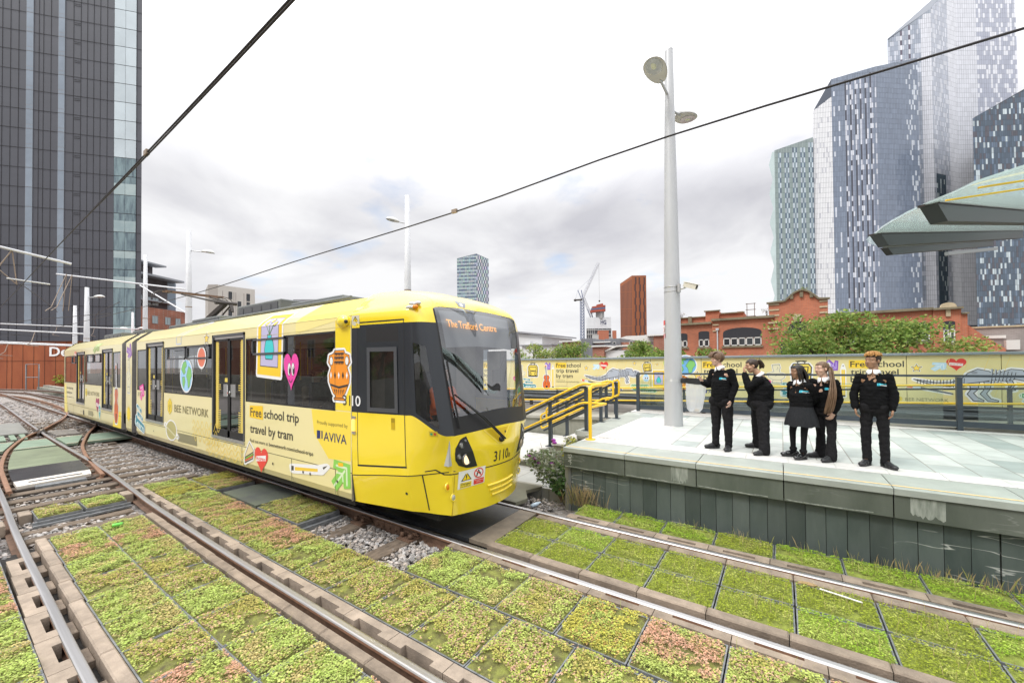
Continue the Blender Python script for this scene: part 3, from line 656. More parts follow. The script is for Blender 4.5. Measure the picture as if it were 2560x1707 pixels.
def d_bust(d):
    c = (.74,.70,.50); o = [(-.16,.46),(.10,.50),(.14,.30),(.10,.18),(.12,.06),(.32,-.04),(.28,-.22),(.16,-.34),(.18,-.5),(-.18,-.5),(-.14,-.34),(-.30,-.2),(-.34,.0),(-.10,.10),(-.14,.26)]
    d.shape(o, c, DK, .012, .035); d.line([(-.16,.42),(.12,.45)], .012, DK); d.line([(.02,.34),(.06,.30),(.03,.29)], .012, DK); d.line([(-.02,.22),(.06,.22)], .012, DK); d.line([(-.06,-.14),(.10,-.06)], .012, DK); d.line([(-.15,-.33),(.16,-.33)], .012, DK)
def d_violin(d):
    body = [(0,.10),(.10,.09),(.14,.0),(.09,-.10),(.16,-.2),(.17,-.36),(.08,-.49),(-.08,-.49),(-.17,-.36),(-.16,-.2),(-.09,-.10),(-.14,0),(-.10,.09)]
    d.line(body, .07, WH, True); d.line([(0,.1),(-.03,.5)], .10, WH)
    d.shape(body, (.72,.15,.03), DK, .012); d.line([(-.03,.46),(0,-.15)], .042, (.2,.2,.24)); d.ell(-.035,.47,.035,.04,(.72,.15,.03))
    d.poly([(-.04,-.33),(.05,-.33),(.03,-.46),(-.03,-.46)], DK)
    for k in (-1,1): d.line([(k*.06,-.16),(k*.075,-.3)], .014, DK); d.line([(-.03,.4+.03*k),(-.08,.41+.03*k)], .015, DK)
def d_pencil(d):
    o = [(-.05,-.5),(.05,-.5),(.05,.34),(0,.5),(-.05,.34)]
    d.line(o, .07, WH, True); d.poly(o, WH); d.poly([(-.05,-.46),(.05,-.46),(.05,.34),(-.05,.34)], YEL); d.poly([(-.02,-.44),(.02,-.44),(.02,.33),(-.02,.33)], (.80,.62,.16)); d.poly([(-.018,.44),(.018,.44),(0,.5)], DK); d.poly([(-.05,-.5),(.05,-.5),(.05,-.45),(-.05,-.45)], DK)
def d_picture(d, F=None):
    o = [(-.38,-.5),(.38,-.5),(.38,.5),(-.38,.5)]
    d.line(o, .09, WH, True); d.poly(o, YEL); i = [(-.28,-.37),(.28,-.37),(.28,.4),(-.28,.4)]; d.shape(i, LILAC, DK, .012)
    v = [(-.11,-.26),(.11,-.26),(.155,-.12),(.12,.0),(.055,.06),(.07,.1),(-.07,.1),(-.055,.06),(-.12,0),(-.155,-.12)]
    d.shape(v, TURQ, DK, .012)
    for x, y in ((-.14,.28),(.0,.33),(.15,.27)):
        d.line([(0,.1),(x,y)], .014, (.10,.28,.10)); d.ell(x,y,.055,.045,DK); d.ell(x,y,.045,.035,(.82,.68,.12)); d.ell(x,y,.015,.012,DK)
def d_earth(d, edge=True):
    d.ell(0,0,.55,.55,WH); d.ell(0,0,.5,.5,OCEAN if not edge else BLUE)
    for P in ([(-.42,.2),(-.25,.42),(-.02,.46),(.05,.3),(-.1,.22),(-.05,.1),(-.2,.02),(-.3,.1)], [(-.34,-.06),(-.14,-.04),(-.08,-.2),(-.2,-.42),(-.3,-.3)], [(.08,.1),(.22,.3),(.42,.2),(.47,.0),(.36,-.12),(.3,-.34),(.16,-.4),(.12,-.16),(.02,-.02)]): d.poly(P, GREEN); d.line(P, .012, DK, True, False)
def d_amphora(d):
    o = [(-.13,.50),(.15,.50),(.17,.44),(.30,.40),(.33,.26),(.24,.16),(.31,.0),(.30,-.14),(.18,-.36),(.10,-.42),(.16,-.47),(.15,-.5),(-.15,-.5),(-.16,-.47),(-.10,-.42),(-.18,-.36),(-.30,-.14),(-.31,0),(-.24,.16),(-.33,.26),(-.30,.40),(-.17,.44)]
    d.line(o, .10, WH, True); d.shape(o, ORG, DK, .014)
    for k in (-1,1): d.ell(k*.235,.29,.055,.095,DK); d.ell(k*.235,.29,.045,.082,WH)
    for y in (.44,.36,.27):
        d.poly([p for q in range(6) for p in ((-.14+q*.047,y),(-.117+q*.047,y-.06))]+[(.145,y),(.145,y+.015),(-.14,y+.015)], DK)
    for q, x in enumerate((-.24,-.12,0,.12,.24)): d.poly([(x-.028,0),(x,-.075),(x+.028,0),(x,.075)], DK if q % 2 else WH)
    d.poly([(-.27,-.17),(0,-.22),(.27,-.17),(.25,-.21),(0,-.26),(-.25,-.21)], DK)
    for x in (-.13,-.065,0,.065,.13): d.poly([(x*1.1-.012,-.28),(x*1.1+.012,-.28),(x*.7,-.41)], DK)
    d.line([(-.15,-.45),(.15,-.45)], .012, DK)
def d_getout(d):
    c = TEAL; W_ = (.66,.76,.74)
    for w_, col in ((.20, WH), (.14, c)):
        d.line([(-.42,.34),(.02,.30)], w_*1.15, col); d.line([(-.30,.06),(.22,.02)], w_*1.15, col); d.line([(-.40,-.16),(-.40,-.42),(.46,-.40),(.46,-.26),(-.38,-.24)], w_*1.35, col)
    d.text('Get', -.48, .24, .30, W_, .02, .46); d.text('& out', -.40, -.04, .24, W_, .015, .62); d.text('Learn', -.50, -.46, .38, W_, .025, 1.0)
def d_dino(d):
    tail = [(-1.0,-.02),(-.86,-.045),(-.62,-.09),(-.38,-.08),(-.2,.0),(-.1,.12),(.05,.2),(.22,.16),(.3,.1),(.55,.2),(.72,.18),(.76,.1),(.82,.14),(.95,.1),(1.0,.04),(.96,-.02),(.78,-.04),(.6,.0),(.5,-.04),(.3,-.02),(.12,-.06),(-.1,-.1),(-.4,-.17),(-.7,-.14)]
    leg1 = [(-.10,-.05),(.08,-.06),(.05,-.22),(-.02,-.30),(.04,-.38),(.14,-.44),(.13,-.47),(-.02,-.46),(-.12,-.32),(-.06,-.22)]
    leg2 = [(.14,-.05),(.26,-.05),(.24,-.2),(.18,-.3),(.24,-.4),(.36,-.44),(.35,-.47),(.2,-.46),(.08,-.31),(.16,-.2)]
    arm = [(.46,-.02),(.56,-.02),(.6,-.12),(.56,-.18),(.61,-.22),(.52,-.24),(.5,-.16),(.52,-.12)]
    for P in (tail, leg1, leg2, arm): d.line(P, .085, WH, True)
    for P in (leg2, arm, leg1, tail): d.shape(P, GREYB, DK, .014)
    for k in range(15):
        x = -.93+k*.055; y = -.06-.03*math.sin(k/5); d.line([(x,y+.035+.003*k),(x-.01,y-.05-.004*k)], .012, DK, up=k == 0)
    for k in range(7):
        x = .27+k*.055; d.line([(x,.2-.01*k),(x-.02,.02),(x-.04,-.1+.014*k)], .026, GREYB); d.line([(x+.016,.19-.01*k),(x-.004,.02),(x-.024,-.09+.014*k)], .011, DK)
    d.ell(.84,.09,.022,.018,DK); d.line([(.80,.02),(.98,.02)], .012, DK); d.ell(0,.13,.05,.025,(.28,.30,.35))
def d_brush(d): d.line([(-.5,.1),(.4,-.16)], .11, WH); d.poly([(-.5,.16),(-.36,.13),(-.38,.02),(-.5,.05)], (.72,.20,.10)); d.poly([(-.36,.13),(-.2,.08),(-.2,.0),(-.38,.02)], (.60,.66,.72)); d.poly([(-.2,.08),(.46,-.14),(.46,-.19),(-.2,.0)], (.10,.12,.14))
def hexa(r, rx=.87): return [(r*rx*math.sin(k*math.pi/3), r*math.cos(k*math.pi/3)) for k in range(6)]
def d_bee(d, c=(.82,.62,.06), ln=(.30,.24,.03)):
    d.poly(hexa(.5), c); d.line(hexa(.47), .02, ln, True); d.line([(-.2,.12),(0,.02),(.2,.12)], .03, ln); d.line([(-.22,.02),(0,-.06),(.22,.02)], .03, ln); d.line([(0,.3),(0,.02)], .02, ln)
    for k in range(3): d.line([(-.08+.02*k,-.12-.08*k),(.08-.02*k,-.12-.08*k)], .04, ln)
def d_drop(d, c, c2=DK):
    d.line([(0,.5),(.24,.0),(.12,-.4),(-.12,-.4),(-.24,0)], .14, WH, True); d.poly([(0,.5),(.24,.06),(.2,-.26),(0,-.42),(-.2,-.26),(-.24,.06)], c)
    for x in (-.08,.1): d.ell(x,-.05,.09,.13,WH); d.ell(x+.02,-.06,.05,.08,c2)
def d_free(d, two=True):
    """the headline, 1 unit = headline cap block; origin at top left of the yellow box"""
    pass

# ================================================================ PLATFORM
def slate_mat(name, c1, c2, vein=.0, rough=.55):
    m = mat(name, c1, rough, col2=c2, vs=1.6, bump=.12, bs=25, stretch=(1,1,.35), ov=.22); t = m.node_tree; b = t.nodes['Principled BSDF']; l = t.links.new; n = t.nodes.new
    src = b.inputs['Base Color'].links[0].from_socket
    tcn = n('ShaderNodeTexCoord'); mp_ = n('ShaderNodeMapping'); mp_.inputs['Rotation'].default_value = (0, R(24), 0); mp_.inputs['Scale'].default_value = (.9, 1, 5.5); l(tcn.outputs['Object'], mp_.inputs[0])
    nz = n('ShaderNodeTexNoise'); nz.inputs['Scale'].default_value = 1.1; nz.inputs['Detail'].default_value = 3; l(mp_.outputs[0], nz.inputs['Vector'])
    ab = n('ShaderNodeMath'); ab.operation = 'SUBTRACT'; ab.inputs[1].default_value = .5; l(nz.outputs[0], ab.inputs[0]); a2 = n('ShaderNodeMath'); a2.operation = 'ABSOLUTE'; l(ab.outputs[0], a2.inputs[0])
    th = n('ShaderNodeMapRange'); th.inputs[1].default_value = .0; th.inputs[2].default_value = .012; th.inputs[3].default_value = vein; th.inputs[4].default_value = 0; l(a2.outputs[0], th.inputs[0])
    nz2 = n('ShaderNodeTexNoise'); nz2.inputs['Scale'].default_value = .9; l(tcn.outputs['Object'], nz2.inputs['Vector']); t2 = n('ShaderNodeMapRange'); t2.inputs[1].default_value = .55; t2.inputs[2].default_value = .62; l(nz2.outputs[0], t2.inputs[0])
    mu = n('ShaderNodeMath'); mu.operation = 'MULTIPLY'; l(th.outputs[0], mu.inputs[0]); l(t2.outputs[0], mu.inputs[1])
    mx = n('ShaderNodeMix'); mx.data_type = 'RGBA'; mx.inputs[7].default_value = (.52,.53,.5,1); l(mu.outputs[0], mx.inputs[0]); l(src, mx.inputs[6]); l(mx.outputs[2], b.inputs['Base Color'])
    return m
M_slate = slate_mat('slate_wall', (.040,.056,.052), (.095,.113,.105), .8)
M_fascia = slate_mat('slate_fascia', (.075,.090,.072), (.15,.165,.14), .15, .5)
M_stain = mat('lime_stain', (.15,.17,.145), .75, col2=(.34,.36,.32), vs=9, stretch=(3,1,.5))
M_cope = mat('slate_coping', (.33,.355,.32), .5, var=.12, vs=2.5, bump=.1, bs=60)
M_joint = mat('dark_joint', (.03,.033,.03), .9)
M_navy = mat('navy_steel', (.040,.052,.066), .42, var=.1, vs=4)
M_yel = mat('yellow_steel', (.80,.50,.015), .35, var=.08, vs=5)
M_line = mat('yellow_line', (.70,.50,.22), .7, var=.15, vs=20)
M_tact = mat('tactile_pale', (.56,.545,.52), .75, var=.1, vs=5)
M_concw = mat('weathered_concrete', (.30,.29,.25), .85, var=.25, vs=2.2, bump=.25, bs=40)
M_concg = mat('mossy_concrete', (.19,.195,.155), .85, col2=(.29,.285,.24), vs=2, bump=.25, bs=40)
def paver_mat(name, a, b_, c, bw, bh, ms=.008):
    m = mat(name, a, .55); t = m.node_tree; l = t.links.new; n = t.nodes.new; bs = t.nodes['Principled BSDF']
    tcn = n('ShaderNodeTexCoord'); sp = n('ShaderNodeSeparateXYZ'); l(tcn.outputs['Object'], sp.inputs[0]); cb = n('ShaderNodeCombineXYZ'); l(sp.outputs[1], cb.inputs[0]); l(sp.outputs[0], cb.inputs[1])
    bt = n('ShaderNodeTexBrick'); bt.inputs['Scale'].default_value = 1; bt.inputs['Brick Width'].default_value = bw; bt.inputs['Row Height'].default_value = bh; bt.inputs['Mortar Size'].default_value = ms; bt.inputs['Mortar Smooth'].default_value = .3; bt.offset = .37
    bt.inputs['Color1'].default_value = (*a,1); bt.inputs['Color2'].default_value = (*b_,1); bt.inputs['Mortar'].default_value = (*c,1); bt.inputs['Bias'].default_value = .1
    l(cb.outputs[0], bt.inputs['Vector']); nz = n('ShaderNodeTexNoise'); nz.inputs['Scale'].default_value = 3.5; nz.inputs['Detail'].default_value = 6; l(tcn.outputs['Object'], nz.inputs['Vector'])
    mr = n('ShaderNodeMapRange'); mr.inputs[1].default_value = .3; mr.inputs[2].default_value = .7; mr.inputs[3].default_value = .86; mr.inputs[4].default_value = 1.08; l(nz.outputs[0], mr.inputs[0])
    mx = n('ShaderNodeVectorMath'); mx.operation = 'SCALE'; l(bt.outputs[0], mx.inputs[0]); l(mr.outputs[0], mx.inputs['Scale']); l(mx.outputs[0], bs.inputs['Base Color'])
    bp = n('ShaderNodeBump'); bp.inputs['Strength'].default_value = .4; bp.inputs['Distance'].default_value = .006; bp.invert = True; l(bt.outputs['Fac'], bp.inputs['Height']); l(bp.outputs[0], bs.inputs['Normal']); return m
M_pave = paver_mat('slate_pavers', (.29,.335,.32), (.55,.56,.53), (.25,.235,.2), .80, .40)
PZ = .88; PX0 = -3.08; PX1 = 16
b = MB(); b.prism([(PX0,6.78),(PX1,6.78),(PX1,11.35),(-3.66,11.35),(-3.556,7.66),(PX0,7.64)], PZ-.1, PZ-.004)
tag(b.build('platform_paving', m=M_pave), kind='structure')
pw = thing('platform_wall', (0,6.1,0), 'dark slate platform edge wall with overhanging stone coping beside the track', 'platform')
xs = [PX0]+[-2.03+1.015*k for k in range(18)]
for i in range(len(xs)-1):
    a, c = xs[i], xs[i+1]
    b = MB(); b.use(M_cope); b.box(a+.004,c-.004,6.06,6.75,PZ-.075,PZ,.006); b.use(M_line); b.quad((a+.004,6.16,PZ+.003),(c-.004,6.16,PZ+.003),(c-.004,6.195,PZ+.003),(a+.004,6.195,PZ+.003)); b.build('coping_slab', pw)
    b = MB(); b.use(M_fascia); b.box(a+.006,c-.006,6.085,6.16,.545,PZ-.078,.004)
    b.build('fascia_panel', pw)
for k in range(24):
    a = -2.98+.2*k; o = MB(); o.use(M_slate); o.box(a+.003,a+.197,6.165+.003*(k % 3),6.22,-.2,.543); o.build('wall_panel', pw)
b = MB(); b.use(M_slate); b.box(1.83,16,6.167,6.22,-.2,.543); b.build('wall_panel', pw)
b = MB(); b.use(M_joint); b.box(PX0+.02,16,6.2,6.6,-.2,.8); b.build('wall_core', pw)
b = MB(); b.use(mat('grey_post',(.16,.17,.17),.6)); b.box(-3.03,-2.985,6.155,6.2,-.2,.55); b.build('corner_strip', pw)
d = Decal(lambda u, v, h: (u, 6.085-h, v)); d.text('-A45', 0, 0, .1, (.45,.47,.44)); L0 = d.L.pop(); d.L = [([(-2.93-(p[1]), .60+p[0]*.9) for p in L0[0]], L0[1], L0[2], L0[3])]; d.build('chalk_writing', pw)
random.seed(8)
def stain(x0, x1, zt, zb, name='stain'):
    n = 14; P = [(x0+(x1-x0)*i/n, zt) for i in range(n+1)] + [(x0+(x1-x0)*(n-i)/n, zb+random.uniform(0,.5)*(zt-zb)*(.3+abs(i-n/2)/n)) for i in range(n+1)]
    dd = Decal(lambda u, v, h: (u, 6.085-h, v)); dd.poly(P, M_stain); dd.build(name, pw)
stain(-1.35,-1.12,.80,.56); stain(1.15,1.42,.79,.57)
d = Decal(lambda u, v, h: (u, 6.085-h, v)); 
for i in range(4): d.line([(xs[i]+.03+k*.09, .557+.012*random.random()) for k in range(int((xs[i+1]-xs[i]-.05)/.09))], .012, M_stain)
d.build('lime_runs', pw)
# paler tactile bands
b = MB(); b.use(M_tact)
k = 0; x = PX0+.02
while x < 15.9:
    w_ = .52; b.box(x+.003,min(x+w_-.003,16),6.76,7.17,PZ-.05,PZ+.001+.0015*(k % 2)); x += w_; k += 1
tag(b.build('tactile_strip', loc=(0,6.95,PZ)), kind='structure')
b = MB(); b.use(M_tact); b.box(-3.0,-1.95,7.2,10.4,PZ-.02,PZ); 
for k in range(14): b.box(-2.97+k*.073,-2.93+k*.073,7.2,10.4,PZ,PZ+.006)
tag(b.build('ribbed_paving', loc=(-2.4,8.7,PZ)), kind='structure')
b = MB(); b.use(M_cope); b.prism([(-3.2,7.25),(-3.02,7.25),(-3.02,10.6),(-3.62,11.3),(-3.60,7.66),(-3.2,7.66)],PZ-.09,PZ+.002)
tag(b.build('landing_paving', loc=(-3.3,9,PZ)), kind='structure')
b = MB(); b.use(M_tact); b.box(-3.6,PX1,11.36,11.8,.6,.905,.01); tag(b.build('balustrade_kerb', loc=(0,11.6,.8)), 'pale concrete kerb under the glass balustrade at the back of the platform', 'kerb')

# ---- steps and lower walkway
st = thing('platform_steps', (-4.3,8.8,0), 'pale concrete steps leading down from the end of the platform behind the tram', 'steps')
rx = [-3.566,-3.86,-4.16,-4.46,-4.77,-5.07]; tz = [.725,.57,.42,.27,.125]
for i in range(5):
    b = MB(); b.use(M_concg); b.box(rx[i+1]+.03, rx[i]+.02, 7.68, 10.6, -.3, tz[i]-.05); b.use(M_tact); b.box(rx[i+1], rx[i]+.02, 7.64, 10.6, tz[i]-.045, tz[i], .005)
    b.build('step', st)
b = MB(); b.use(M_concg); b.box(-3.55,-3.1,7.69,10.8,-.3,PZ-.1); b.box(-3.56,-3.1,7.64,7.69,PZ-.16,PZ-.1); b.build('side_wall', st)
b = MB(); b.use(M_concg); b.box(-3.1,-2.99,6.17,7.7,-.3,PZ-.08); b.build('end_wall', pw)
M_walk = paver_mat('walkway_slabs', (.43,.44,.42), (.52,.51,.48), (.3,.29,.26), 1.6, .9, .012)
b = MB(); b.box(-45,-3.1,6.5,11.5,-.4,-.03); tag(b.build('lower_walkway', m=M_walk), kind='structure')
b = MB(); b.use(M_concw); b.box(-45,-3.75,6.4,6.62,-.4,-.02,.01); tag(b.build('walkway_kerb', loc=(-8,6.5,-.1)), 'weathered concrete kerb along the lower walkway behind the tram', 'kerb')
rw = thing('ramp_wall', (-8,11.7,0), 'weathered concrete ramp wall with a stone coping behind the lower walkway', 'wall')
cz = lambda x: .52+.041*(x+7.57)
b = MB(); b.use(M_concg); vsq = []
for (x0, x1) in [(-20+i*.6, -20+i*.6+.592) for i in range(66)]:
    b.prism([(x0,-.3),(x1,-.3),(x1,cz(x1)-.09),(x0,cz(x0)-.09)], 11.62, 11.75, 'y')
b.build('panelled_wall', rw)
b = MB(); b.use(M_concw); b.prism([(-20,cz(-20)-.09),(19,cz(19)-.09),(19,cz(19)),(-20,cz(-20))], 11.55, 12.35, 'y'); b.build('coping', rw)
b = MB(); b.use(M_concw); b.prism([(-20,-.4),(19,-.4),(19,cz(19)-.02),(-20,cz(-20)-.02)], 12.352, 13.1, 'y'); tag(b.build('ramp'), kind='structure')

# ---- railings
def ramp_rail():
    t = thing('ramp_railing', (-3,12.6,.9), 'long ramp railing with two yellow handrails in front of the printed hoarding', 'railing')
    zy = lambda x: 1.640+.0365*x
    xs_ = [-19,-8,-4,0,4,8,16]
    for nm, dz, m, r in (('handrail',0,M_yel,.024),('handrail',-.395,M_yel,.024)):
        b = MB(); b.use(m); b.tube([(x,12.5,zy(x)+dz) for x in xs_], r, 10); b.build(nm, t)
    for nm, dz in (('top_rail',-.09),('mid_rail',-.5)):
        b = MB(); b.use(M_navy); b.bar((-19,12.6,zy(-19)+dz),(16,12.6,zy(16)+dz),.05,.04); b.build(nm, t)
    for k in range(-9, 8):
        x = -.3+k*2.1; b = MB(); b.use(M_navy); b.box(x-.03,x+.03,12.57,12.63,cz(x)-.1,zy(x)-.1); b.bar((x,12.6,zy(x)-.07),(x,12.5,zy(x)-.02),.015); b.build('post', t)
ramp_rail()
t = thing('glass_balustrade', (0,11.5,PZ), 'navy steel balustrade with glass panes along the back of the platform', 'balustrade')
b = MB(); b.use(M_navy); b.box(-3.45,PX1,11.475,11.525,1.955,2.0); b.build('top_rail', t)
b = MB(); b.use(M_navy); b.box(-3.45,PX1,11.46,11.54,.975,1.083); b.build('bottom_beam', t)
for x in (-3.42,2.9,9.2):
    b = MB(); b.use(M_navy); b.box(x-.04,x+.04,11.44,11.53,.9,1.95); b.box(x-.11,x+.11,11.4,11.58,.885,.903); b.build('post', t)
M_bglass = glass('balustrade_glass', (.90,.95,.93), .0, .97, body=(.5,.55,.52))
for a, c in ((-3.35,-1.4),(-1.36,.64),(.68,2.68),(3.15,5.2),(5.24,7.2),(7.24,9.1)):
    b = MB(); b.use(M_bglass); b.box(a,c,11.485,11.495,1.084,1.80); b.build('glass_pane', t)
def stair_rail(y, yend, label, zoff=0, x_lo=-6.2, post_at=(-4.26,-3.4), turn=None, xh=-2.94):
    """navy frame with two yellow handrails that follow the steps and run level on the platform"""
    t = thing('stair_railing', (-4,y,.5), label, 'railing', 'yellow and navy railings down the platform steps')
    sl = .735/1.575
    for dz, nm in ((0,'handrail'),(-.39,'handrail')):
        z = 1.86+dz; b = MB(); b.use(M_yel); pts = [(x_lo,y-.09,z-sl*(-3.455-x_lo)),(-3.52,y-.09,z-.03),(-3.40,y-.09,z),(xh,y-.09,z)]
        if turn: pts += [(xh-.0,turn+.2,z),(xh,turn,z-.05 if dz == 0 else z)]; 
        b.tube(pts, .024, 10); b.build(nm, t)
    for dz, nm in ((-.075,'top_rail'),(-.465,'mid_rail')):
        z = 1.86+dz; b = MB(); b.use(M_navy); b.bar((x_lo,y,z-sl*(-3.455-x_lo)),(-3.5,y,z),.045,.05); b.bar((-3.5,y,z),(post_at[-1],y,z),.045,.05); b.build(nm, t)
    for x in post_at:
        z0 = .46 if x < -4 else PZ
        if x < -5: z0 = -.03
        b = MB(); b.use(M_navy); zt = 1.79 if x > -3.5 else 1.79-sl*(-3.5-x); b.box(x-.032,x+.032,y-.032,y+.032,z0,zt); b.box(x-.09,x+.09,y-.07,y+.07,z0-.002,z0+.012); b.build('post', t)
    return t
t = stair_rail(7.78, 0, 'nearest stair railing beside the thick yellow post')
b = MB(); b.use(M_yel); b.tube([(-2.94,6.9,.88),(-2.94,6.9,1.78),(-2.94,6.93,1.84),(-2.94,7.0,1.86),(-2.94,7.69,1.86)], .032, 12); b.tube([(-2.94,6.9,1.47),(-2.94,7.69,1.47)], .026, 10); b.lathe([(.09,.882),(.09,.897),(.035,.899)], (-2.94,6.9,0), 16); b.build('end_loop', t)
stair_rail(9.1, 0, 'middle stair railing in the centre of the steps', x_lo=-5.0, post_at=(-4.5,-3.6), xh=-3.3)
stair_rail(9.85, 0, 'farthest stair railing with looped yellow ends near the glass balustrade', x_lo=-5.6, post_at=(-5.36,-3.75,-3.48), xh=-3.42)
b = MB(); b.use(M_yel)
for x, y in ((-3.42,9.76),(-3.3,9.01)): b.tube([(x-.03,y,1.86),(x+.02,y,1.845),(x+.04,y,1.8),(x+.04,y,1.53),(x+.02,y,1.485),(x-.03,y,1.47)], .024, 10)
for x, y, z in ((-5.6,9.76,.86),(-5.0,9.01,1.14)): b.tube([(x,y,z),(x-.04,y,z-.05),(x-.04,y,z-.33),(x,y,z-.39)], .024, 10)
tag(b.build('handrail_loops', loc=(-3.4,9.4,1.6)), 'rounded yellow end loops of the two rear stair railings', 'handrail')

# ================================================================ HOARDING
HY = 13.2
hd = thing('printed_hoarding', (-4,HY,.9), 'long cream yellow hoarding printed with stickers and school trip slogans behind the ramp', 'hoarding')
M_cream2 = mat('hoarding_cream', CREAM, .45, var=.03, vs=.6)
M_hoardgrey = mat('hoarding_plinth', (.115,.13,.145), .45, var=.12, vs=2)
hx = [-.5193+1.4987*k for k in range(-11, 6)]
for a, c in zip(hx, hx[1:]):
    b = MB(); b.use(M_cream2); b.box(a+.006,c-.006,HY,HY+.03,1.262,2.405); b.build('panel', hd)
b = MB(); b.use(M_navy); b.box(hx[0],hx[-1],HY+.031,HY+.08,1.2,2.404); b.build('backing', hd)
b = MB(); b.use(mat('cap_rail',(.20,.23,.25),.4,var=.1,vs=2)); b.box(hx[0],hx[-1],HY-.06,HY+.14,2.408,2.468,.012); b.build('cap_rail', hd)
b = MB(); b.use(M_hoardgrey); b.box(hx[0],hx[-1],HY-.01,HY+.1,1.12,1.255); b.box(hx[0],hx[-1],HY-.07,HY-.011,1.16,1.20,.008); b.box(hx[0],hx[-1],HY-.05,HY+.1,.9,1.118); b.box(hx[0],hx[-1],HY-.13,HY-.051,1.02,1.06,.008); b.build('plinth', hd)
HF = lambda u, v, h: (u, HY-h, v)
def hs(name, fn, x, z, s, sy=None, rot=0, *a):
    d = Decal(HF).at(x, z, s, sy, rot); fn(d, *a); return d.build(name, hd)
GRID = (.78,.62,.22)
for p in range(3):
    X = -15.386+8.4*p
    def ok(x): return hx[0]+.2 < x < hx[-1]-.3
    if ok(X) and ok(X+1.5):
        d = Decal(HF)
        d.poly([(X,2.108),(X+.44,2.10),(X+.45,2.305),(X+.005,2.315)], (.84,.58,.04)); d.text('Free', X+.03, 2.14, .205, DK, .014, .385); d.text('school', X+.47, 2.14, .205, DK, .012, .55)
        d.text('trip travel', X+.035, 1.945, .205, DK, .012, .89); d.text('by tram', X+.03, 1.755, .205, DK, .012, .68)
        d.text('Find out more at', X+.03, 1.655, .055, (.42,.38,.20)); d.text('beenetwork.com/school-trips', X+.03, 1.59, .07, (.2,.19,.12), .008, .93); d.text('Proudly supported by', X+.03, 1.43, .05, (.42,.38,.20)); d.text('AVIVA', X+.15, 1.30, .12, (.03,.05,.24), .004); d.poly([(X+.03,1.30),(X+.12,1.30),(X+.12,1.385),(X+.03,1.385)], (.03,.05,.24)); d.poly([(X+.07,1.30),(X+.085,1.30),(X+.085,1.37),(X+.07,1.36)], CREAM)
        d.build('lettering', hd)
    if ok(X+1.2): hs('star_sticker', d_star, X+1.235, 2.11, .19)
    if ok(X+1.4): hs('arrow_sticker', d_arrow, X+1.60, 2.14, .27, .21, 0, (.50,.70,.86), (.72,.84,.92))
    if ok(X+1.8): hs('heart_sticker', d_heart, X+1.885, 2.185, .33, .29, .0, RED)
    if ok(X+1.2) and ok(X+3.1):
        d = Decal(HF)
        for k in range(9): d.line([(X+1.5+k*.3,1.275),(X+1.8+k*.3,2.395)], .01, GRID, up=k == 0)
        for k in range(4): d.line([(X+1.6,1.45+k*.3),(X+4.1,1.32+k*.3)], .01, GRID, up=k == 0)
        d.build('grid_print', hd)
        hs('dinosaur_sticker', d_dino, X+2.16, 1.87, .98, 1.08); hs('brush_sticker', d_brush, X+1.46, 1.62, .80, .62)
    if ok(X+3.0): hs('star_sticker', d_star, X+2.95, 2.27, .15)
    if ok(X+3.3): hs('tram_sticker', d_tramicon, X+3.36, 2.14, .36, .34, .12)
    if ok(X+3.7): hs('star_sticker', d_star, X+3.68, 2.225, .11); hs('drop_sticker', d_drop, X+3.32, 1.80, .36, .32, 0, BLUE); hs('picture_sticker', d_picture, X+3.72, 1.77, .48, .52)
    if ok(X+4.0): 
        d = Decal(HF).at(X+4.0, 2.26, .3); d.ell(0,0,.42,.5,(.33,.62,.10)); d.ell(.1,0,.14,.16,WH); d.ell(-.12,-.42,.1,.09,(.1,.2,.06)); d.build('green_sticker', hd); hs('heart_sticker', d_heart, X+4.02, 1.44, .44, .36, .0, ORG, True)
        d = Decal(HF); 
        for w_, c in ((.13, WH), (.1, (.12,.36,.14))): d.line([(X+2.86,1.52),(X+3.36,1.52)], w_, c); d.line([(X+2.9,1.40),(X+3.6,1.38)], w_, c)
        d.text('Journeys', X+2.80, 1.49, .12, (.70,.80,.66), .01, .6); d.text('become', X+2.86, 1.35, .12, (.70,.80,.66), .01, .7); d.build('green_lettering', hd)
    if ok(X+4.4) and ok(X+5): hs('earth_sticker', d_earth, X+4.52, 2.19, .62, .60, 0, False); hs('amphora_sticker', d_amphora, X+4.42, 1.62, .52, .52); hs('star_sticker', d_star, X+4.86, 1.88, .26)
    if ok(X+5) and ok(X+6.4):
        d = Decal(HF); Y2 = X+5.0
        d.poly([(Y2,2.108),(Y2+.44,2.10),(Y2+.45,2.305),(Y2+.005,2.315)], (.84,.58,.04)); d.text('Free', Y2+.03, 2.14, .205, DK, .014, .385); d.text('school', Y2+.47, 2.14, .205, DK, .012, .56)
        d.text('trip travel', Y2+.035, 1.945, .205, DK, .012, .89); d.text('by tram', Y2+.03, 1.755, .205, DK, .012, .68)
        d.text('Find out more at', Y2+.03, 1.655, .055, (.42,.38,.20)); d.text('beenetwork.com/school-trips', Y2+.03, 1.59, .07, (.2,.19,.12), .008, .93)
        d.poly([(Y2+.03,1.36),(Y2+.12,1.36),(Y2+.12,1.445),(Y2+.03,1.445)], (.03,.05,.24)); d.text('AVIVA', Y2+.15, 1.36, .12, (.03,.05,.24), .004); d.build('lettering', hd)
    if ok(X+7.0): hs('bust_sticker', d_bust, X+6.87, 1.96, .62, .52); hs('heart_sticker', d_heart, X+6.62, 1.66, .26, .24, 0, PINK, True)
    if ok(X+7.0): hs('lettering_sticker', d_getout, X+7.24, 1.54, .56, .40)
    if ok(X+7.4): hs('tram_sticker', d_tramicon, X+7.42, 2.02, .58, .56); hs('violin_sticker', d_violin, X+8.02, 1.75, .92, .92)
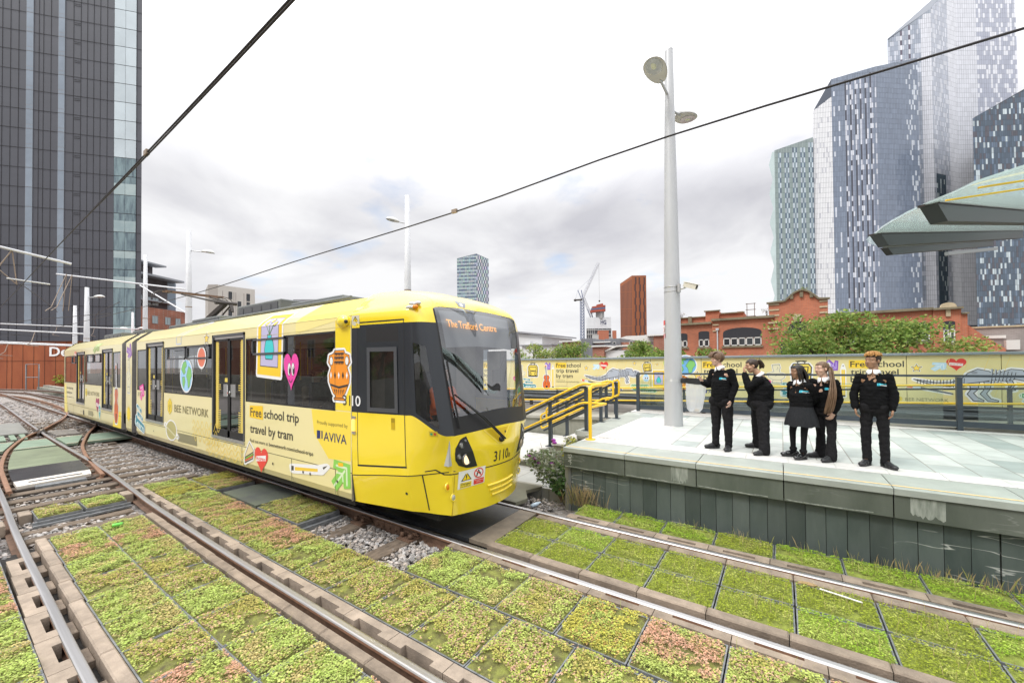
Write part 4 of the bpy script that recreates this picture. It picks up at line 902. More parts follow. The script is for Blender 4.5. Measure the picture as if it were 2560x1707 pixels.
    if ok(X+8.1): hs('arrow_sticker', d_arrow, X+8.07, 2.19, .30, .26, -1.57, PUR, (.46,.36,.72))
    if ok(X+8.3): hs('pencil_sticker', d_pencil, X+8.29, 1.79, .72, .82)
    if ok(X+9.1) and ok(X+9.9):
        hs('bee_emblem', d_bee, X+9.33, 1.37, .13); d = Decal(HF)
        for k in range(2): d.text('BEE NETWORK', X+9.43, 1.335-.004*k, .10, (.25,.23,.10), -.002+.004*k, .72)
        d.build('lettering', hd)

# ================================================================ LAMP POLE ON THE PLATFORM
M_pole = mat('pole_grey', (.50,.51,.52), .38, .25, var=.07, vs=1.6, stretch=(1,1,.3))
M_lampw = mat('lamp_housing', (.62,.62,.60), .4, var=.08, vs=4)
M_lampg = glass('lamp_glass', (.8,.86,.8), .1, .4, body=(.12,.14,.12))
def lamp_head(parent, base, d, tilt=.12, s=1.0, arm=.45):
    """cobra style street lamp head on a short arm; base = point on the pole, d = horizontal direction"""
    base = V(base); d = V((d[0], d[1], 0)).normalized(); up = V((0,0,1)); x = (d + up*tilt).normalized(); y = up.cross(x).normalized(); z = x.cross(y)
    b = MB(); b.use(M_pole); e = base + x*arm*s; b.tube([base, e], .03*s, 10); a = b.build('lamp_arm', parent)
    M_ = Matrix((( x.x,y.x,z.x),(x.y,y.y,z.y),(x.z,y.z,z.z)))
    c = e + x*.30*s; b = MB(); b.use(M_lampw); n, m_ = 20, 7; vs = []; fs = []
    for i in range(m_+1):
        el = math.pi/2*i/m_
        for k in range(n):
            t = 2*math.pi*k/n; rr = .34*(1-.18*math.cos(t)) ; vs.append(c + M_ @ V((rr*math.cos(el)*math.cos(t)*s, .23*math.cos(el)*math.sin(t)*s, .15*math.sin(el)*s)))
    for i in range(m_):
        for k in range(n): fs.append((i*n+k, i*n+(k+1) % n, (i+1)*n+(k+1) % n, (i+1)*n+k))
    b.add(vs, fs, True); h = b.build('lamp_head', parent)
    b = MB(); b.use(M_lampw); b.poly([c + M_ @ V((.34*(1-.18*math.cos(t))*math.cos(t)*s*.985, .228*math.sin(t)*s*.985, -.004)) for t in [2*math.pi*k/20 for k in range(20)]])
    b.use(M_lampg); b.poly([c + M_ @ V(((.06+.20*math.cos(t))*s, .17*math.sin(t)*s, -.012)) for t in [2*math.pi*k/16 for k in range(16)]])
    b.use(mat('lamp_bulb',(.75,.78,.6),.3)); b.ball(c + M_ @ V((.07*s,0,-.004)), .06*s, 10, 6, (1.5,1,.3), M_); b.build('lamp_lens', parent)
px, py = -2.03, 9.47
lp = thing('lamp_post', (px,py,PZ), 'tall thick grey lamp post standing on the platform behind the waving children', 'lamp post')
b = MB(); b.use(M_pole); b.lathe([(.198,PZ-.02),(.193,1.5),(.182,2.5),(.165,4.2),(.14,6),(.112,8),(.092,9.38)], (px,py,0), 28); b.add([(px+.092*math.cos(k*.3491),py+.092*math.sin(k*.3491),9.38+.02*math.cos(k*.3491)) for k in range(18)],[tuple(range(18))]); b.build('pole', lp)
lamp_head(lp, (px-.03,py-.08,8.36), (-.13,-.99), .28, 1.0, .42); lamp_head(lp, (px+.05,py+.06,8.02), (.28,.95), .12, 1.0, .35)
M_stl = mat('bright_steel', (.6,.6,.58), .3, .9)
b = MB(); b.use(M_stl)
for z in (3.98,3.88): b.lathe([(.172,z-.012),(.175,z),(.172,z+.012)], (px,py,0), 24)
for z in (1.905,1.875): b.lathe([(.191,z-.004),(.194,z),(.191,z+.004)], (px,py,0), 24)
b.build('steel_band', lp)
d = Decal(lambda u, v, h: (px-(.186+h)*math.cos(u), py-(.186+h)*math.sin(u), v)); a0 = .1
d.poly([(a0,2.84),(a0+.75,2.84),(a0+.75,3.24),(a0,3.24)], (.75,.73,.70)); d.poly([(a0,3.13),(a0+.75,3.13),(a0+.75,3.24),(a0,3.24)], RED); d.poly([(a0,2.84),(a0+.75,2.84),(a0+.75,2.94),(a0,2.94)], RED); d.ell(a0+.37,3.03,.2,.055,RED); d.ell(a0+.37,3.03,.15,.04,WH); d.build('warning_sign', lp)
cc = thing('security_camera', (px+.25,py-.1,3.9), 'cream security camera clamped to the tall lamp post', 'camera')
b = MB(); b.use(M_stl); b.box(px+.15,px+.20,py-.16,py-.06,3.84,4.02); b.tube([(px+.19,py-.12,3.9),(px+.30,py-.14,3.92),(px+.34,py-.14,3.96)], .02, 8); b.build('bracket', cc)
b = MB(); b.use(mat('camera_cream',(.60,.57,.48),.45)); Mc = Matrix.Rotation(R(-14),4,'Z') @ Matrix.Rotation(R(20),4,'Y'); b.X = Matrix.Translation((px+.42,py-.16,3.95)) @ Mc; b.box(-.14,.14,-.055,.055,-.055,.045,.012); b.box(-.16,.17,-.065,.065,.046,.058,.006); b.build('camera_body', cc)
b = MB(); b.use(M_iron); b.X = Matrix.Translation((px+.42,py-.16,3.95)) @ Mc; b.lathe([(.04,-.002),(.04,.004),(0,.004)], (.142,0,0), 14, Matrix.Rotation(R(90),3,'Y')); b.build('camera_lens', cc)
# litter bag holder strapped to the pole
lb = thing('litter_bag_holder', (px+.4,py-.02,1.85), 'black hoop holder with a clear litter bag strapped to the lamp post', 'litter bin')
b = MB(); b.use(mat('black_plastic',(.018,.018,.02),.45)); b.box(px+.17,px+.28,py-.07,py+.05,1.83,1.94,.01)
hoop = [(px+.50+.24*math.cos(t), py-.02+.20*math.sin(t)) for t in [2*math.pi*k/24 for k in range(24)]]
for (x0,y0),(x1,y1) in zip(hoop, hoop[1:]+hoop[:1]):
    zz_ = lambda x: 1.90-.09*(x-px-.2)
    b.add([(x0,y0,zz_(x0)-.055),(x1,y1,zz_(x1)-.055),(x1,y1,zz_(x1)+.055),(x0,y0,zz_(x0)+.055)], [(0,1,2,3)], True)
b.build('hoop', lb)
def bagmat():
    m = bpy.data.materials.new('clear_bag'); m.use_nodes = True; t = m.node_tree; t.nodes.clear(); n = t.nodes.new; l = t.links.new
    tr = n('ShaderNodeBsdfTransparent'); di = n('ShaderNodeBsdfDiffuse'); di.inputs[0].default_value = (.85,.86,.88,1); tl = n('ShaderNodeBsdfTranslucent'); tl.inputs[0].default_value = (.85,.86,.88,1); gl = n('ShaderNodeBsdfGlossy'); gl.inputs[1].default_value = .25
    a = n('ShaderNodeMixShader'); l(di.outputs[0], a.inputs[1]); l(tl.outputs[0], a.inputs[2]); c = n('ShaderNodeMixShader'); c.inputs[0].default_value = .5; l(tr.outputs[0], c.inputs[1]); l(a.outputs[0], c.inputs[2])
    e_ = n('ShaderNodeMixShader'); e_.inputs[0].default_value = .12; l(c.outputs[0], e_.inputs[1]); l(gl.outputs[0], e_.inputs[2]); o = n('ShaderNodeOutputMaterial'); l(e_.outputs[0], o.inputs[0]); return m
b = MB(); n_, m_ = 40, 9; vs = []; fs = []; cx, cy = px+.47, py-.02
for i in range(m_+1):
    f_ = i/m_; zb = 1.845-.64*f_; rx_, ry_ = .20*(1-.28*f_**1.5), .17*(1-.15*f_)
    if i == m_: rx_, ry_ = .10, .08
    for k in range(n_):
        t = 2*math.pi*k/n_; w_ = 1+.05*math.sin(9*t)+.03*math.sin(5*t+4*f_); vs.append((cx-.03*f_+rx_*w_*math.cos(t), cy+ry_*w_*math.sin(t), zb))
for i in range(m_):
    for k in range(n_): fs.append((i*n_+k, i*n_+(k+1) % n_, (i+1)*n_+(k+1) % n_, (i+1)*n_+k))
fs.append(tuple(m_*n_+k for k in range(n_))); b.add(vs, fs, True); b.mats = [bagmat()]; b.build('bag', lb)
b = MB(); b.use(mat('litter',(.55,.38,.16),.7)); b.ball((cx+.02,cy-.03,1.25), .05, 8, 6, (1,.9,.6)); b.use(mat('black_litter',(.03,.03,.03),.6)); b.box(cx-.05,cx+.01,cy-.04,cy+.02,1.21,1.23); b.build('rubbish', lb)

# ================================================================ GLASS CANOPY
def unproj(u, v, n_, d0):
    """point where the sight line through photo pixel (u, v) meets the plane n.p = d0 (used once, to read the roof's plan off the photo)"""
    dr = _r2*((u-1280)/995) + _u2*((894.8-v)/995) + _f; o = V((0,0,EYE)); n_ = V(n_); return o + dr*((d0-n_.dot(o))/n_.dot(dr))
al = V((.447,.895,0)); nn = V((-.163*al.x,-.163*al.y,1)); D0 = nn.dot(V((1.05,7.05,4.02)))
cp = thing('glass_canopy', (3,9,4.2), 'pale green glass canopy roof on dark steel beams over the right end of the platform', 'canopy')
edge = [unproj(u, v, nn, D0) for u, v in ((2560,412),(2436,453),(2385,478),(2321,504),(2270,528),(2228,551),(2205,566),(2188,581),(2174,590),(2166,598),(2172,606),(2188,612),(2209,617))]
dd_ = V((.44,.885,.16)).normalized()
M_cglass = glass('canopy_glass', (.84,.93,.89), .02, .60, body=(.70,.80,.75), rough=.08)
for n__ in list(M_cglass.node_tree.nodes):
    if n__.type == 'BSDF_DIFFUSE':
        tl_ = M_cglass.node_tree.nodes.new('ShaderNodeBsdfTranslucent'); tl_.inputs[0].default_value = (.78,.88,.83,1); M_cglass.node_tree.links.new(tl_.outputs[0], n__.outputs[0].links[0].to_socket)
b = MB(); b.use(M_cglass); n_ = len(edge); far = [p + dd_*9 for p in edge]; b.add(edge+far, [(i, i+1, n_+i+1, n_+i) for i in range(n_-1)]); lowr = [p + V((0,0,-.02)) for p in edge+far]; b.add(lowr, [(i, i+1, n_+i+1, n_+i) for i in range(n_-1)]); b.add([edge[i] for i in range(n_)]+[lowr[i] for i in range(n_)], [(i, i+1, n_+i+1, n_+i) for i in range(n_-1)])
b.build('glass_roof', cp, normals=False)
b = MB(); b.use(M_cglass); e2 = [edge[0]+V((1.2,-2.2,0)), edge[0]]; b.add([e2[0], e2[1], e2[1]+dd_*9, e2[0]+dd_*9], [(0,1,2,3)]); b.build('glass_roof', cp, normals=False)
M_beam = mat('canopy_steel', (.014,.018,.020), .5, var=.1, vs=3)
for u, v, dep in ((2321,506,.16),(2188,582,.17),(2211,618,.15)):
    p = unproj(u, v, nn, D0) + V((0,0,-.03)); q = p + dd_*8.5; side = dd_.cross(V((0,0,1))).normalized()*.06; tip = .28
    b = MB(); b.use(M_beam); up_ = V((0,0,1))
    prof = [p, p+dd_*tip-up_*dep, q-up_*dep, q]
    b.add([x+side for x in prof]+[x-side for x in prof], [(0,1,2,3),(7,6,5,4),(0,1,5,4),(1,2,6,5),(2,3,7,6),(3,0,4,7)]); b.use(M_iron); b.bar(p+up_*.012, q+up_*.012, .15, .02); b.build('beam', cp)
p = unproj(2356,628,nn,D0); b = MB(); b.use(mat('canopy_grey',(.22,.24,.24),.5)); b.bar(p+dd_*.5-V((0,0,.12)), p+dd_*8-V((0,0,.12)), .12, .14); b.build('gutter', cp)
for k in (3.6,):
    q = unproj(2211,618,nn,D0) + dd_*k; b = MB(); b.use(M_beam); b.tube([(q.x+4.4,q.y,PZ),(q.x+4.4,q.y,q.z-.1)], .09, 14); b.build('column', cp)
b = MB(); b.use(M_yel)
for (u0,v0) in ((2363,484),(2445,450)):
    p = unproj(u0,v0,nn,D0)+V((0,0,-.06)); b.bar(p, p+V((2.0,.55,.12)), .012, .012)
b.build('yellow_wire', cp)

# ================================================================ PLANTS BY THE PLATFORM CORNER
def leafy(name, c, spread, n, size, cols, seed, parent=None, zmin=None, tri=False, droop=0):
    rnd = random.Random(seed); vs = []; fs = []; cl = []
    for _ in range(n):
        while True:
            p = V((rnd.uniform(-1,1), rnd.uniform(-1,1), rnd.uniform(-1,1)))
            if p.length < 1 and fbm(p.x*2+seed, p.y*2, 3) + .5*fbm(p.x*5, p.z*4+seed, 1) > -.22: break
        q = V(c) + V((p.x*spread[0], p.y*spread[1], p.z*spread[2])); s = size*rnd.uniform(.6,1.3)
        a = V((rnd.gauss(0,1), rnd.gauss(0,1), rnd.gauss(0,.5)-droop)).normalized(); w_ = a.cross(V((rnd.gauss(0,1), rnd.gauss(0,1), rnd.gauss(0,1)))).normalized()*.3*s; i = len(vs)
        vs += [q-a*s*.5, q+w_, q+a*s*.5, q-w_]; fs.append((i,i+1,i+2,i+3)); k = rnd.uniform(.7,1.25); cc_ = rnd.choice(cols); cl.append((cc_[0]*k,cc_[1]*k,cc_[2]*k,1))
    return vs, fs, cl
def leaf_obj(name, data, parent=None, m=None, loc=None):
    vs, fs, cl = data; me = bpy.data.meshes.new(name); off = wloc(parent) if parent else V((0,0,0)); me.from_pydata([tuple(V(p)-off) for p in vs], [], fs); me.materials.append(m or M_leaf)
    at = me.color_attributes.new('Col','FLOAT_COLOR','CORNER'); arr = []
    for f, c in zip(fs, cl): arr += list(c)*len(f)
    at.data.foreach_set('color', arr); me.update(); o = bpy.data.objects.new(name, me); COL.objects.link(o)
    if parent: o.parent = parent
    return o
def join_leaf(*ds):
    V_, F_, C__ = [], [], []
    for v, f, c in ds: i = len(V_); V_ += list(v); F_ += [tuple(i+k for k in q) for q in f]; C__ += list(c)
    return V_, F_, C__
bs_ = thing('butterfly_bush', (-3.3,6.3,-.1), 'straggly silver leaved bush with purple flowers at the platform corner', 'bush')
SIL = [(.34,.38,.28),(.25,.32,.17),(.46,.48,.40),(.16,.24,.08),(.38,.40,.33)]
leaf_obj('foliage', join_leaf(leafy('l',(-3.45,6.35,.42),(.42,.3,.36),900,.075,SIL,3,droop=.5), leafy('l',(-3.2,6.35,.22),(.28,.25,.26),500,.085,[(.10,.2,.06),(.16,.26,.09)],4), leafy('l',(-3.15,6.5,.72),(.16,.2,.30),330,.06,[(.30,.34,.12),(.5,.46,.08),(.36,.38,.28)],5), leafy('l',(-3.85,6.4,.52),(.22,.2,.18),240,.07,SIL,6)), bs_)
b = MB(); b.use(mat('twig',(.16,.10,.06),.9)); random.seed(2)
for k in range(12):
    a = random.uniform(-1,1); b.tube([(-3.25,6.32,-.15),(-3.3+a*.2,6.36,.25),(-3.35+a*.5,6.4+.1*random.random(),.55+.35*random.random())], [.012,.008,.003], 5)
b.build('stems', bs_)
b = MB(); b.use(mat('purple_flower',(.36,.06,.40),.8))
for (x, y, z) in ((-3.95,6.38,.56),(-3.78,6.3,.55),(-3.72,6.35,.46),(-3.45,6.42,.9),(-3.42,6.4,.86),(-3.42,6.3,.5)): b.ball((x,y,z), .028, 8, 6, (1.8,1,1))
b.build('flowers', bs_)
rnd = random.Random(9); vs = []; fs = []; cl = []
for (cx_, cy_, n_, sp, hh) in ((-2.75,6.08,130,.16,.34),(1.3,6.02,50,.25,.15),(1.9,6.0,70,.3,.17),(.5,6.04,20,.3,.14)):
    for _ in range(n_):
        x, y = cx_+rnd.gauss(0,sp), cy_+rnd.gauss(0,.04); l_ = hh*rnd.uniform(.4,1.1); a = rnd.uniform(0,6.3); d_ = l_*rnd.uniform(.1,.6); i = len(vs); t_ = .003; ca, sa = math.cos(a), math.sin(a)
        vs += [(x-sa*t_,y+ca*t_,-.06),(x+sa*t_,y-ca*t_,-.06),(x+ca*d_*.57,y+sa*d_*.57,l_*.6),(x+ca*d_,y+sa*d_,l_)]; fs += [(i,i+1,i+2),(i+2,i+1,i+3)]; c_ = rnd.choice([(.48,.36,.2,1),(.4,.3,.16,1),(.36,.36,.12,1)]); cl += [c_,c_]
o = leaf_obj('dry_grass', (vs, fs, cl)); tag(o, 'tufts of dry straw coloured grass at the foot of the platform wall', 'grass', None, 'stuff')
# ================================================================ TRAM
from mathutils.bvhtree import BVHTree
M_tc = mat('tram_cream', (.80,.71,.36), .3, coat=.5, var=.025, vs=.8)
M_ty = mat('tram_yellow', (.88,.67,.03), .22, coat=1.0, var=.03, vs=.9)
M_td = mat('tram_charcoal', (.022,.026,.033), .32, coat=.25)
M_tg = mat('tram_grey', (.20,.20,.21), .5, var=.1, vs=3)
M_tbel = mat('bellows_grey', (.22,.21,.20), .6, var=.12, vs=6)
M_tgl = glass('tram_glass', (.74,.76,.74), .06, .84, body=(.012,.014,.014)); M_cgl = glass('cab_glass', (.93,.95,.94), .05, .95, body=(.012,.014,.014))
M_twind = glass('windscreen_glass', (.93,.95,.95), .15, .98, body=(.02,.02,.02))
M_rub = mat('rubber', (.012,.012,.013), .5)
M_frame = mat('door_frame', (.085,.09,.10), .4, .3)
M_under = mat('underframe', (.022,.021,.02), .8)
M_roofg = mat('roof_gear', (.13,.14,.14), .7, var=.15, vs=4)
M_int = mat('tram_interior', (.34,.33,.31), .7)
M_seat = mat('seat_fabric', (.035,.04,.07), .85, var=.3, vs=30)
M_pole_y = mat('grab_pole', (.62,.45,.03), .35)
M_edgey = mat('door_yellow', (.72,.55,.12), .5)
YN, YC, YF = 3.275, 4.61, 5.945
tram = thing('tram', (-12,YC,0), 'yellow and cream articulated tram with school trip stickers and a dark cab band', 'tram')
mir = lambda y: 2*YC-y
SK, SEAM, ZB = .44, .82, 2.97
ROOF = [(YN,2.97),(YN+.075,3.055),(YN+.34,3.27),(YN+.56,3.32),(YC-.3,3.37),(YC,3.38)]
def wall(b, y, out, xa, xb, za, zb, holes, m, deep=.05, lipm=None):
    xs = sorted({xa, xb, *[h[0] for h in holes], *[h[1] for h in holes]}); zs = sorted({za, zb, *[h[2] for h in holes], *[h[3] for h in holes]})
    xs = [x for x in xs if xa <= x <= xb]; zs = [z for z in zs if za <= z <= zb]
    b.use(m)
    for x0, x1 in zip(xs, xs[1:]):
        for z0, z1 in zip(zs, zs[1:]):
            cx, cz_ = (x0+x1)/2, (z0+z1)/2
            if any(h[0] < cx < h[1] and h[2] < cz_ < h[3] for h in holes): continue
            b.quad((x0,y,z0),(x1,y,z0),(x1,y,z1),(x0,y,z1))
    b.use(lipm or M_rub); yi = y - out*deep
    for (x0, x1, z0, z1) in holes:
        x0, x1, z0, z1 = max(x0, xa), min(x1, xb), max(z0, za), min(z1, zb)
        for P in (((x0,z0),(x1,z0)),((x1,z0),(x1,z1)),((x1,z1),(x0,z1)),((x0,z1),(x0,z0))):
            (p, q), (r, s) = P; b.quad((p,y,q),(r,y,s),(r,yi,s),(p,yi,q))
def car_body(xa, xb, holes, parent, ends=True, splits=()):
    for y, out in ((YN,-1),(YF,1)):
        b = MB(); wall(b, y, out, xa, xb, SEAM+.006, ZB, holes, M_tc); b.build('body_side', parent)
    cuts = [xa]+[s for s in splits if xa < s < xb]+[xb]
    for y, s in ((YN,1),(YF,-1)):
        b = MB(); b.use(M_tc)
        for x0, x1 in zip(cuts, cuts[1:]):
            P = [(y,SEAM-.004),(y+s*.005,SK+.1),(y+s*.045,SK)]
            for (ya,za),(yb,zb) in zip(P, P[1:]): b.quad((x0+.004,ya,za),(x1-.004,ya,za),(x1-.004,yb,zb),(x0+.004,yb,zb))
            b.quad((x0+.004,y+s*.045,SK),(x1-.004,y+s*.045,SK),(x1-.004,y+s*.3,SK),(x0+.004,y+s*.3,SK))
        b.build('skirt', parent)
    b = MB(); b.use(M_tc); b.smooth = True; pr = ROOF+[(mir(y),z) for y, z in ROOF[-2::-1]]
    for (y0,z0),(y1,z1) in zip(pr, pr[1:]): b.add([(xa,y0,z0),(xb,y0,z0),(xb,y1,z1),(xa,y1,z1)], [(0,1,2,3)], False)
    b.build('roof', parent)
    b = MB(); b.use(M_under); b.box(xa+.1,xb-.1,YN+.12,YF-.12,.33,.62); b.box(xa,xb,YN+.05,YF-.05,.62,.9); b.use(M_int); b.box(xa,xb,YN+.06,YF-.06,.905,.95); b.build('floor', parent)
    b = MB(); b.use(mat('tram_ceiling',(.62,.62,.60),.6)); b.box(xa,xb,YN+.1,YF-.1,2.86,2.9); b.build('ceiling', parent)
    if ends:
        for x in (xa, xb):
            b = MB(); b.use(M_under); n = len(pr); b.add([(x,y,z) for y, z in pr]+[(x,YF,SK),(x,YN,SK)], []); b.use(M_tbel)
            bb_ = [(YN,SK),(YN,2.97)]
            for (ya,yb) in ((YN,YN+.55),(YF-.55,YF)): b.quad((x,ya,SK),(x,yb,SK),(x,yb,3.0),(x,ya,2.97 if ya == YN else 3.0))
            b.quad((x,YN,2.97),(x,YF,2.97),(x,YF-.4,3.29),(x,YN+.4,3.29)); b.build('end_panel', parent)
WINF, WINR = [(-14.62,-13.86,1.655,2.745),(-12.44,-9.57,1.655,2.745),(-8.06,-5.25,1.645,2.78)], [(-24.56,-22.36,1.67,2.73),(-20.93,-18.5,1.665,2.735),(-17.13,-16.28,1.665,2.745)]
DF, DR = [(-13.83,-12.47,.93,2.90),(-9.54,-8.09,.92,2.91)], [(-22.32,-20.98,.97,2.85),(-18.46,-17.17,.96,2.86)]
car_body(-14.68, -4.87, WINF+DF, tram, splits=(-11.9,-8.2,-6.45,-5.25))
car_body(-24.7, -16.13, WINR+DR, tram, splits=(-22.9,-19,-17.0))
car_body(-15.70, -15.12, [], tram)
for xa, xb in ((-16.13,-15.70),(-15.12,-14.68)):
    b = MB(); b.use(M_tbel); n = 7; ins = .10
    pr = [(YN+ins,SK+.05),(YN+ins,2.93),(YN+.42,3.20),(YC,3.28),(mir(YN+.42),3.20),(YF-ins,2.93),(YF-ins,SK+.05)]
    for k in range(n*2):
        x0, x1 = xa+(xb-xa)*k/(2*n), xa+(xb-xa)*(k+1)/(2*n); s0, s1 = (0, .05) if k % 2 == 0 else (.05, 0)
        for (ya,za),(yb,zb) in zip(pr, pr[1:]):
            f = lambda y, z, s: (y+(s if y < YC-.1 else -s if y > YC+.1 else 0), z-(s if z > 2.9 else 0))
            A, B_, C__, D_ = f(ya,za,s0), f(ya,za,s1), f(yb,zb,s1), f(yb,zb,s0); b.quad((x0,*A),(x1,*B_),(x1,*C__),(x0,*D_))
    b.build('bellows', tram)
# windows
def window(x0, x1, z0, z1, mull=(), vent=(), side='n'):
    y = YN+.007 if side == 'n' else YF-.007; s = 1 if side == 'n' else -1
    w = MB(); w.use(M_rub)
    for (a, c, e, f) in ((x0,x1,z0,z0+.025),(x0,x1,z1-.03,z1),(x0,x0+.025,z0,z1),(x1-.025,x1,z0,z1)): w.box(a,c,y-.006,y+.012,e,f)
    for m_ in mull: w.box(m_-.012,m_+.012,y-.004,y+.012,z0,z1)
    o = w.build('window', tram)
    g = MB(); g.use(M_tgl)
    cuts = [x0+.02]+list(mull)+[x1-.02]
    for a, c in zip(cuts, cuts[1:]): g.quad((a,y,z0+.02),(c,y,z0+.02),(c,y,z1-.02),(a,y,z1-.02))
    g.build('pane', o)
    if vent:
        v = MB(); v.use(M_frame)
        for a, c in vent:
            for (p,q,e,f) in ((a,c,z1-.30,z1-.265),(a,c,z1-.05,z1-.02),(a,a+.04,z1-.3,z1-.02),(c-.04,c,z1-.3,z1-.02)): v.box(p,q,y-.022,y-.0,e,f)
        v.build('vent_frame', o)
    return o
for k, (x0,x1,z0,z1) in enumerate(WINF+WINR):
    ml = {1:(-11.0,),2:(-6.62,),3:(),4:()}.get(k, ()); vt = {1:((-12.2,-11.02),(-10.95,-9.68)),2:((-7.8,-6.64),),3:((-23.2,-22.5),),4:((-20.6,-19.7),(-19.6,-18.7))}.get(k, ())
    window(x0,x1,z0,z1,ml,vt); window(x0,x1,z0,z1,ml,(),'f')
b = MB(); b.use(M_tgl); b.quad((-11.75,YN+.16,2.50),(-11.05,YN+.16,2.50),(-11.05,YN-.01,2.66),(-11.75,YN-.01,2.66)); b.build('open_vent', tram)
def door(x0, x1, z0, z1, side='n'):
    s = 1 if side == 'n' else -1; y = YN if side == 'n' else YF; t = MB(); t.use(M_frame); Y = lambda a: y+s*a
    def bx(m, a, c, e, f, d0, d1): m.box(a, c, min(Y(d0),Y(d1)), max(Y(d0),Y(d1)), e, f)
    for (a,c,e,f) in ((x0,x1,z1-.05,z1),(x0,x0+.05,z0,z1),(x1-.05,x1,z0,z1)): bx(t,a,c,e,f,-.012,.05)
    t.use(M_stl); bx(t,x0,x1,z0-.055,z0+.0,-.02,.05); bx(t,x0+.05,x1-.05,z1-.09,z1-.05,.005,.04)
    o = t.build('door', tram); xm = (x0+x1)/2
    for a, c, sd in ((x0+.05,xm-.004,-1),(xm+.004,x1-.05,1)):
        l = MB(); l.use(M_rub)
        for (p,q,e,f) in ((a,c,z0,z0+.13),(a,c,z1-.13,z1-.09),(a,a+.045,z0,z1-.09),(c-.045,c,z0,z1-.09)): bx(l,p,q,e,f,.012,.042)
        lf = l.build('door_leaf', o)
        g = MB(); g.use(M_tgl); yy = Y(.026); g.quad((a+.03,yy,z0+.12),(c-.03,yy,z0+.12),(c-.03,yy,z1-.11),(a+.03,yy,z1-.11)); g.build('pane', o)
        d = Decal(lambda u, v, h: (u, Y(.0255-h), v)); e0 = a+.045 if sd < 0 else c-.045; w_ = .125*sd*-1
        d.poly([(e0,z0+.13),(e0+w_,z0+.13),(e0+w_,z1-.13),(e0,z1-.13)], (.72,.55,.12))
        d.poly([(e0+w_*1.01,z0+.13),(e0+w_*1.9,z0+.13),(e0+w_*1.01,z0+.34)], (.72,.55,.12), False)
        n = 40
        for k in range(n):
            zz0 = z0+.15+k*(z1-z0-.3)/n; L_ = w_*(.28 if (k > 8) and not (k in (18,19,20)) else .9); d.poly([(e0+w_,zz0),(e0+w_+L_,zz0),(e0+w_+L_,zz0+.018),(e0+w_,zz0+.018)], (.72,.55,.12), False)
        d.poly([(xm+sd*.14-.13,z0+.78),(xm+sd*.14+.13,z0+.78),(xm+sd*.14+.13,z0+1.02),(xm+sd*.14-.13,z0+1.02)], (.24,.24,.24))
        if sd < 0: d.poly([(xm-.20,z0+1.06),(xm-.02,z0+1.06),(xm-.02,z0+1.14),(xm-.20,z0+1.14)], (.74,.58,.10)); d.poly([(xm-.1,z0+.79),(xm-.03,z0+.79),(xm-.03,z0+1.0),(xm-.1,z0+1.0)], WH); d.ell(xm-.065,z0+.85,.025,.03,RED)
        d.build('edge_print', o)
    b = MB(); b.use(M_stl); b.ball((xm+.05,Y(.01),z0+.86), .028, 10, 6, (1,.5,1)); b.build('door_button', o)
for (x0,x1,z0,z1) in DF+DR: door(x0,x1,z0,z1); door(x0,x1,z0,z1,'f')

# ---- cab
J = { # level: near half j0..j8
0:[(-4.87,3.33,.43),(-4.74,3.345,.43),(-3.97,3.55,.40),(-3.84,3.64,.385),(-3.70,3.745,.355),(-3.56,3.855,.33),(-3.465,4.07,.33),(-3.39,4.33,.33),(-3.36,4.61,.33)],
1:[(-4.87,3.285,.80),(-4.74,3.295,.80),(-3.95,3.45,.87),(-3.82,3.54,.90),(-3.665,3.665,.94),(-3.52,3.80,.885),(-3.42,4.05,.89),(-3.32,4.33,.90),(-3.285,4.61,.90)],
2:[(-4.87,3.275,1.2),(-4.74,3.283,1.2),(-3.96,3.43,1.2),(-3.82,3.50,1.2),(-3.61,3.655,1.15),(-3.465,3.775,1.14),(-3.37,4.04,1.16),(-3.29,4.33,1.17),(-3.26,4.61,1.17)],
3:[(-4.87,3.275,1.655),(-4.74,3.283,1.655),(-3.96,3.42,1.65),(-3.82,3.465,1.63),(-3.53,3.61,1.42),(-3.455,3.785,1.38),(-3.38,4.05,1.40),(-3.32,4.33,1.42),(-3.30,4.61,1.43)],
4:[(-4.87,3.275,2.83),(-4.74,3.283,2.83),(-3.975,3.405,2.83),(-3.86,3.44,2.83),(-3.74,3.50,2.83),(-3.665,3.675,2.83),(-3.655,3.98,2.85),(-3.68,4.3,2.87),(-3.71,4.61,2.88)],
5:[(-4.87,3.275,2.98),(-4.74,3.283,2.985),(-4.00,3.41,2.985),(-3.90,3.445,2.99),(-3.80,3.52,3.0),(-3.725,3.675,3.04),(-3.735,3.98,3.065),(-3.77,4.3,3.085),(-3.80,4.61,3.09)],
6:[(-4.87,3.39,3.10),(-4.74,3.40,3.105),(-4.05,3.52,3.12),(-3.97,3.555,3.13),(-3.90,3.63,3.15),(-3.84,3.77,3.18),(-3.85,4.02,3.20),(-3.88,4.3,3.22),(-3.92,4.61,3.23)],
7:[(-4.87,3.62,3.30),(-4.76,3.63,3.305),(-4.30,3.72,3.30),(-4.23,3.75,3.30),(-4.18,3.80,3.30),(-4.14,3.90,3.31),(-4.15,4.1,3.33),(-4.17,4.33,3.345),(-4.2,4.61,3.35)],
8:[(-4.87,3.85,3.36),(-4.8,3.86,3.365),(-4.65,3.92,3.37),(-4.62,3.94,3.37),(-4.60,3.97,3.37),(-4.58,4.05,3.375),(-4.58,4.2,3.385),(-4.59,4.4,3.395),(-4.6,4.61,3.40)],
9:[(-4.87,4.61,3.41)]*9}
J[9] = [(-4.87,y,3.37+.04*min(1,(y-3.85)/.76)) for y in (3.86,3.9,3.98,4.02,4.06,4.14,4.28,4.44,4.61)]
TAB = [[V(p) for p in J[i]]+[V((p[0],mir(p[1]),p[2])) for p in J[i][-2::-1]] for i in range(10)]
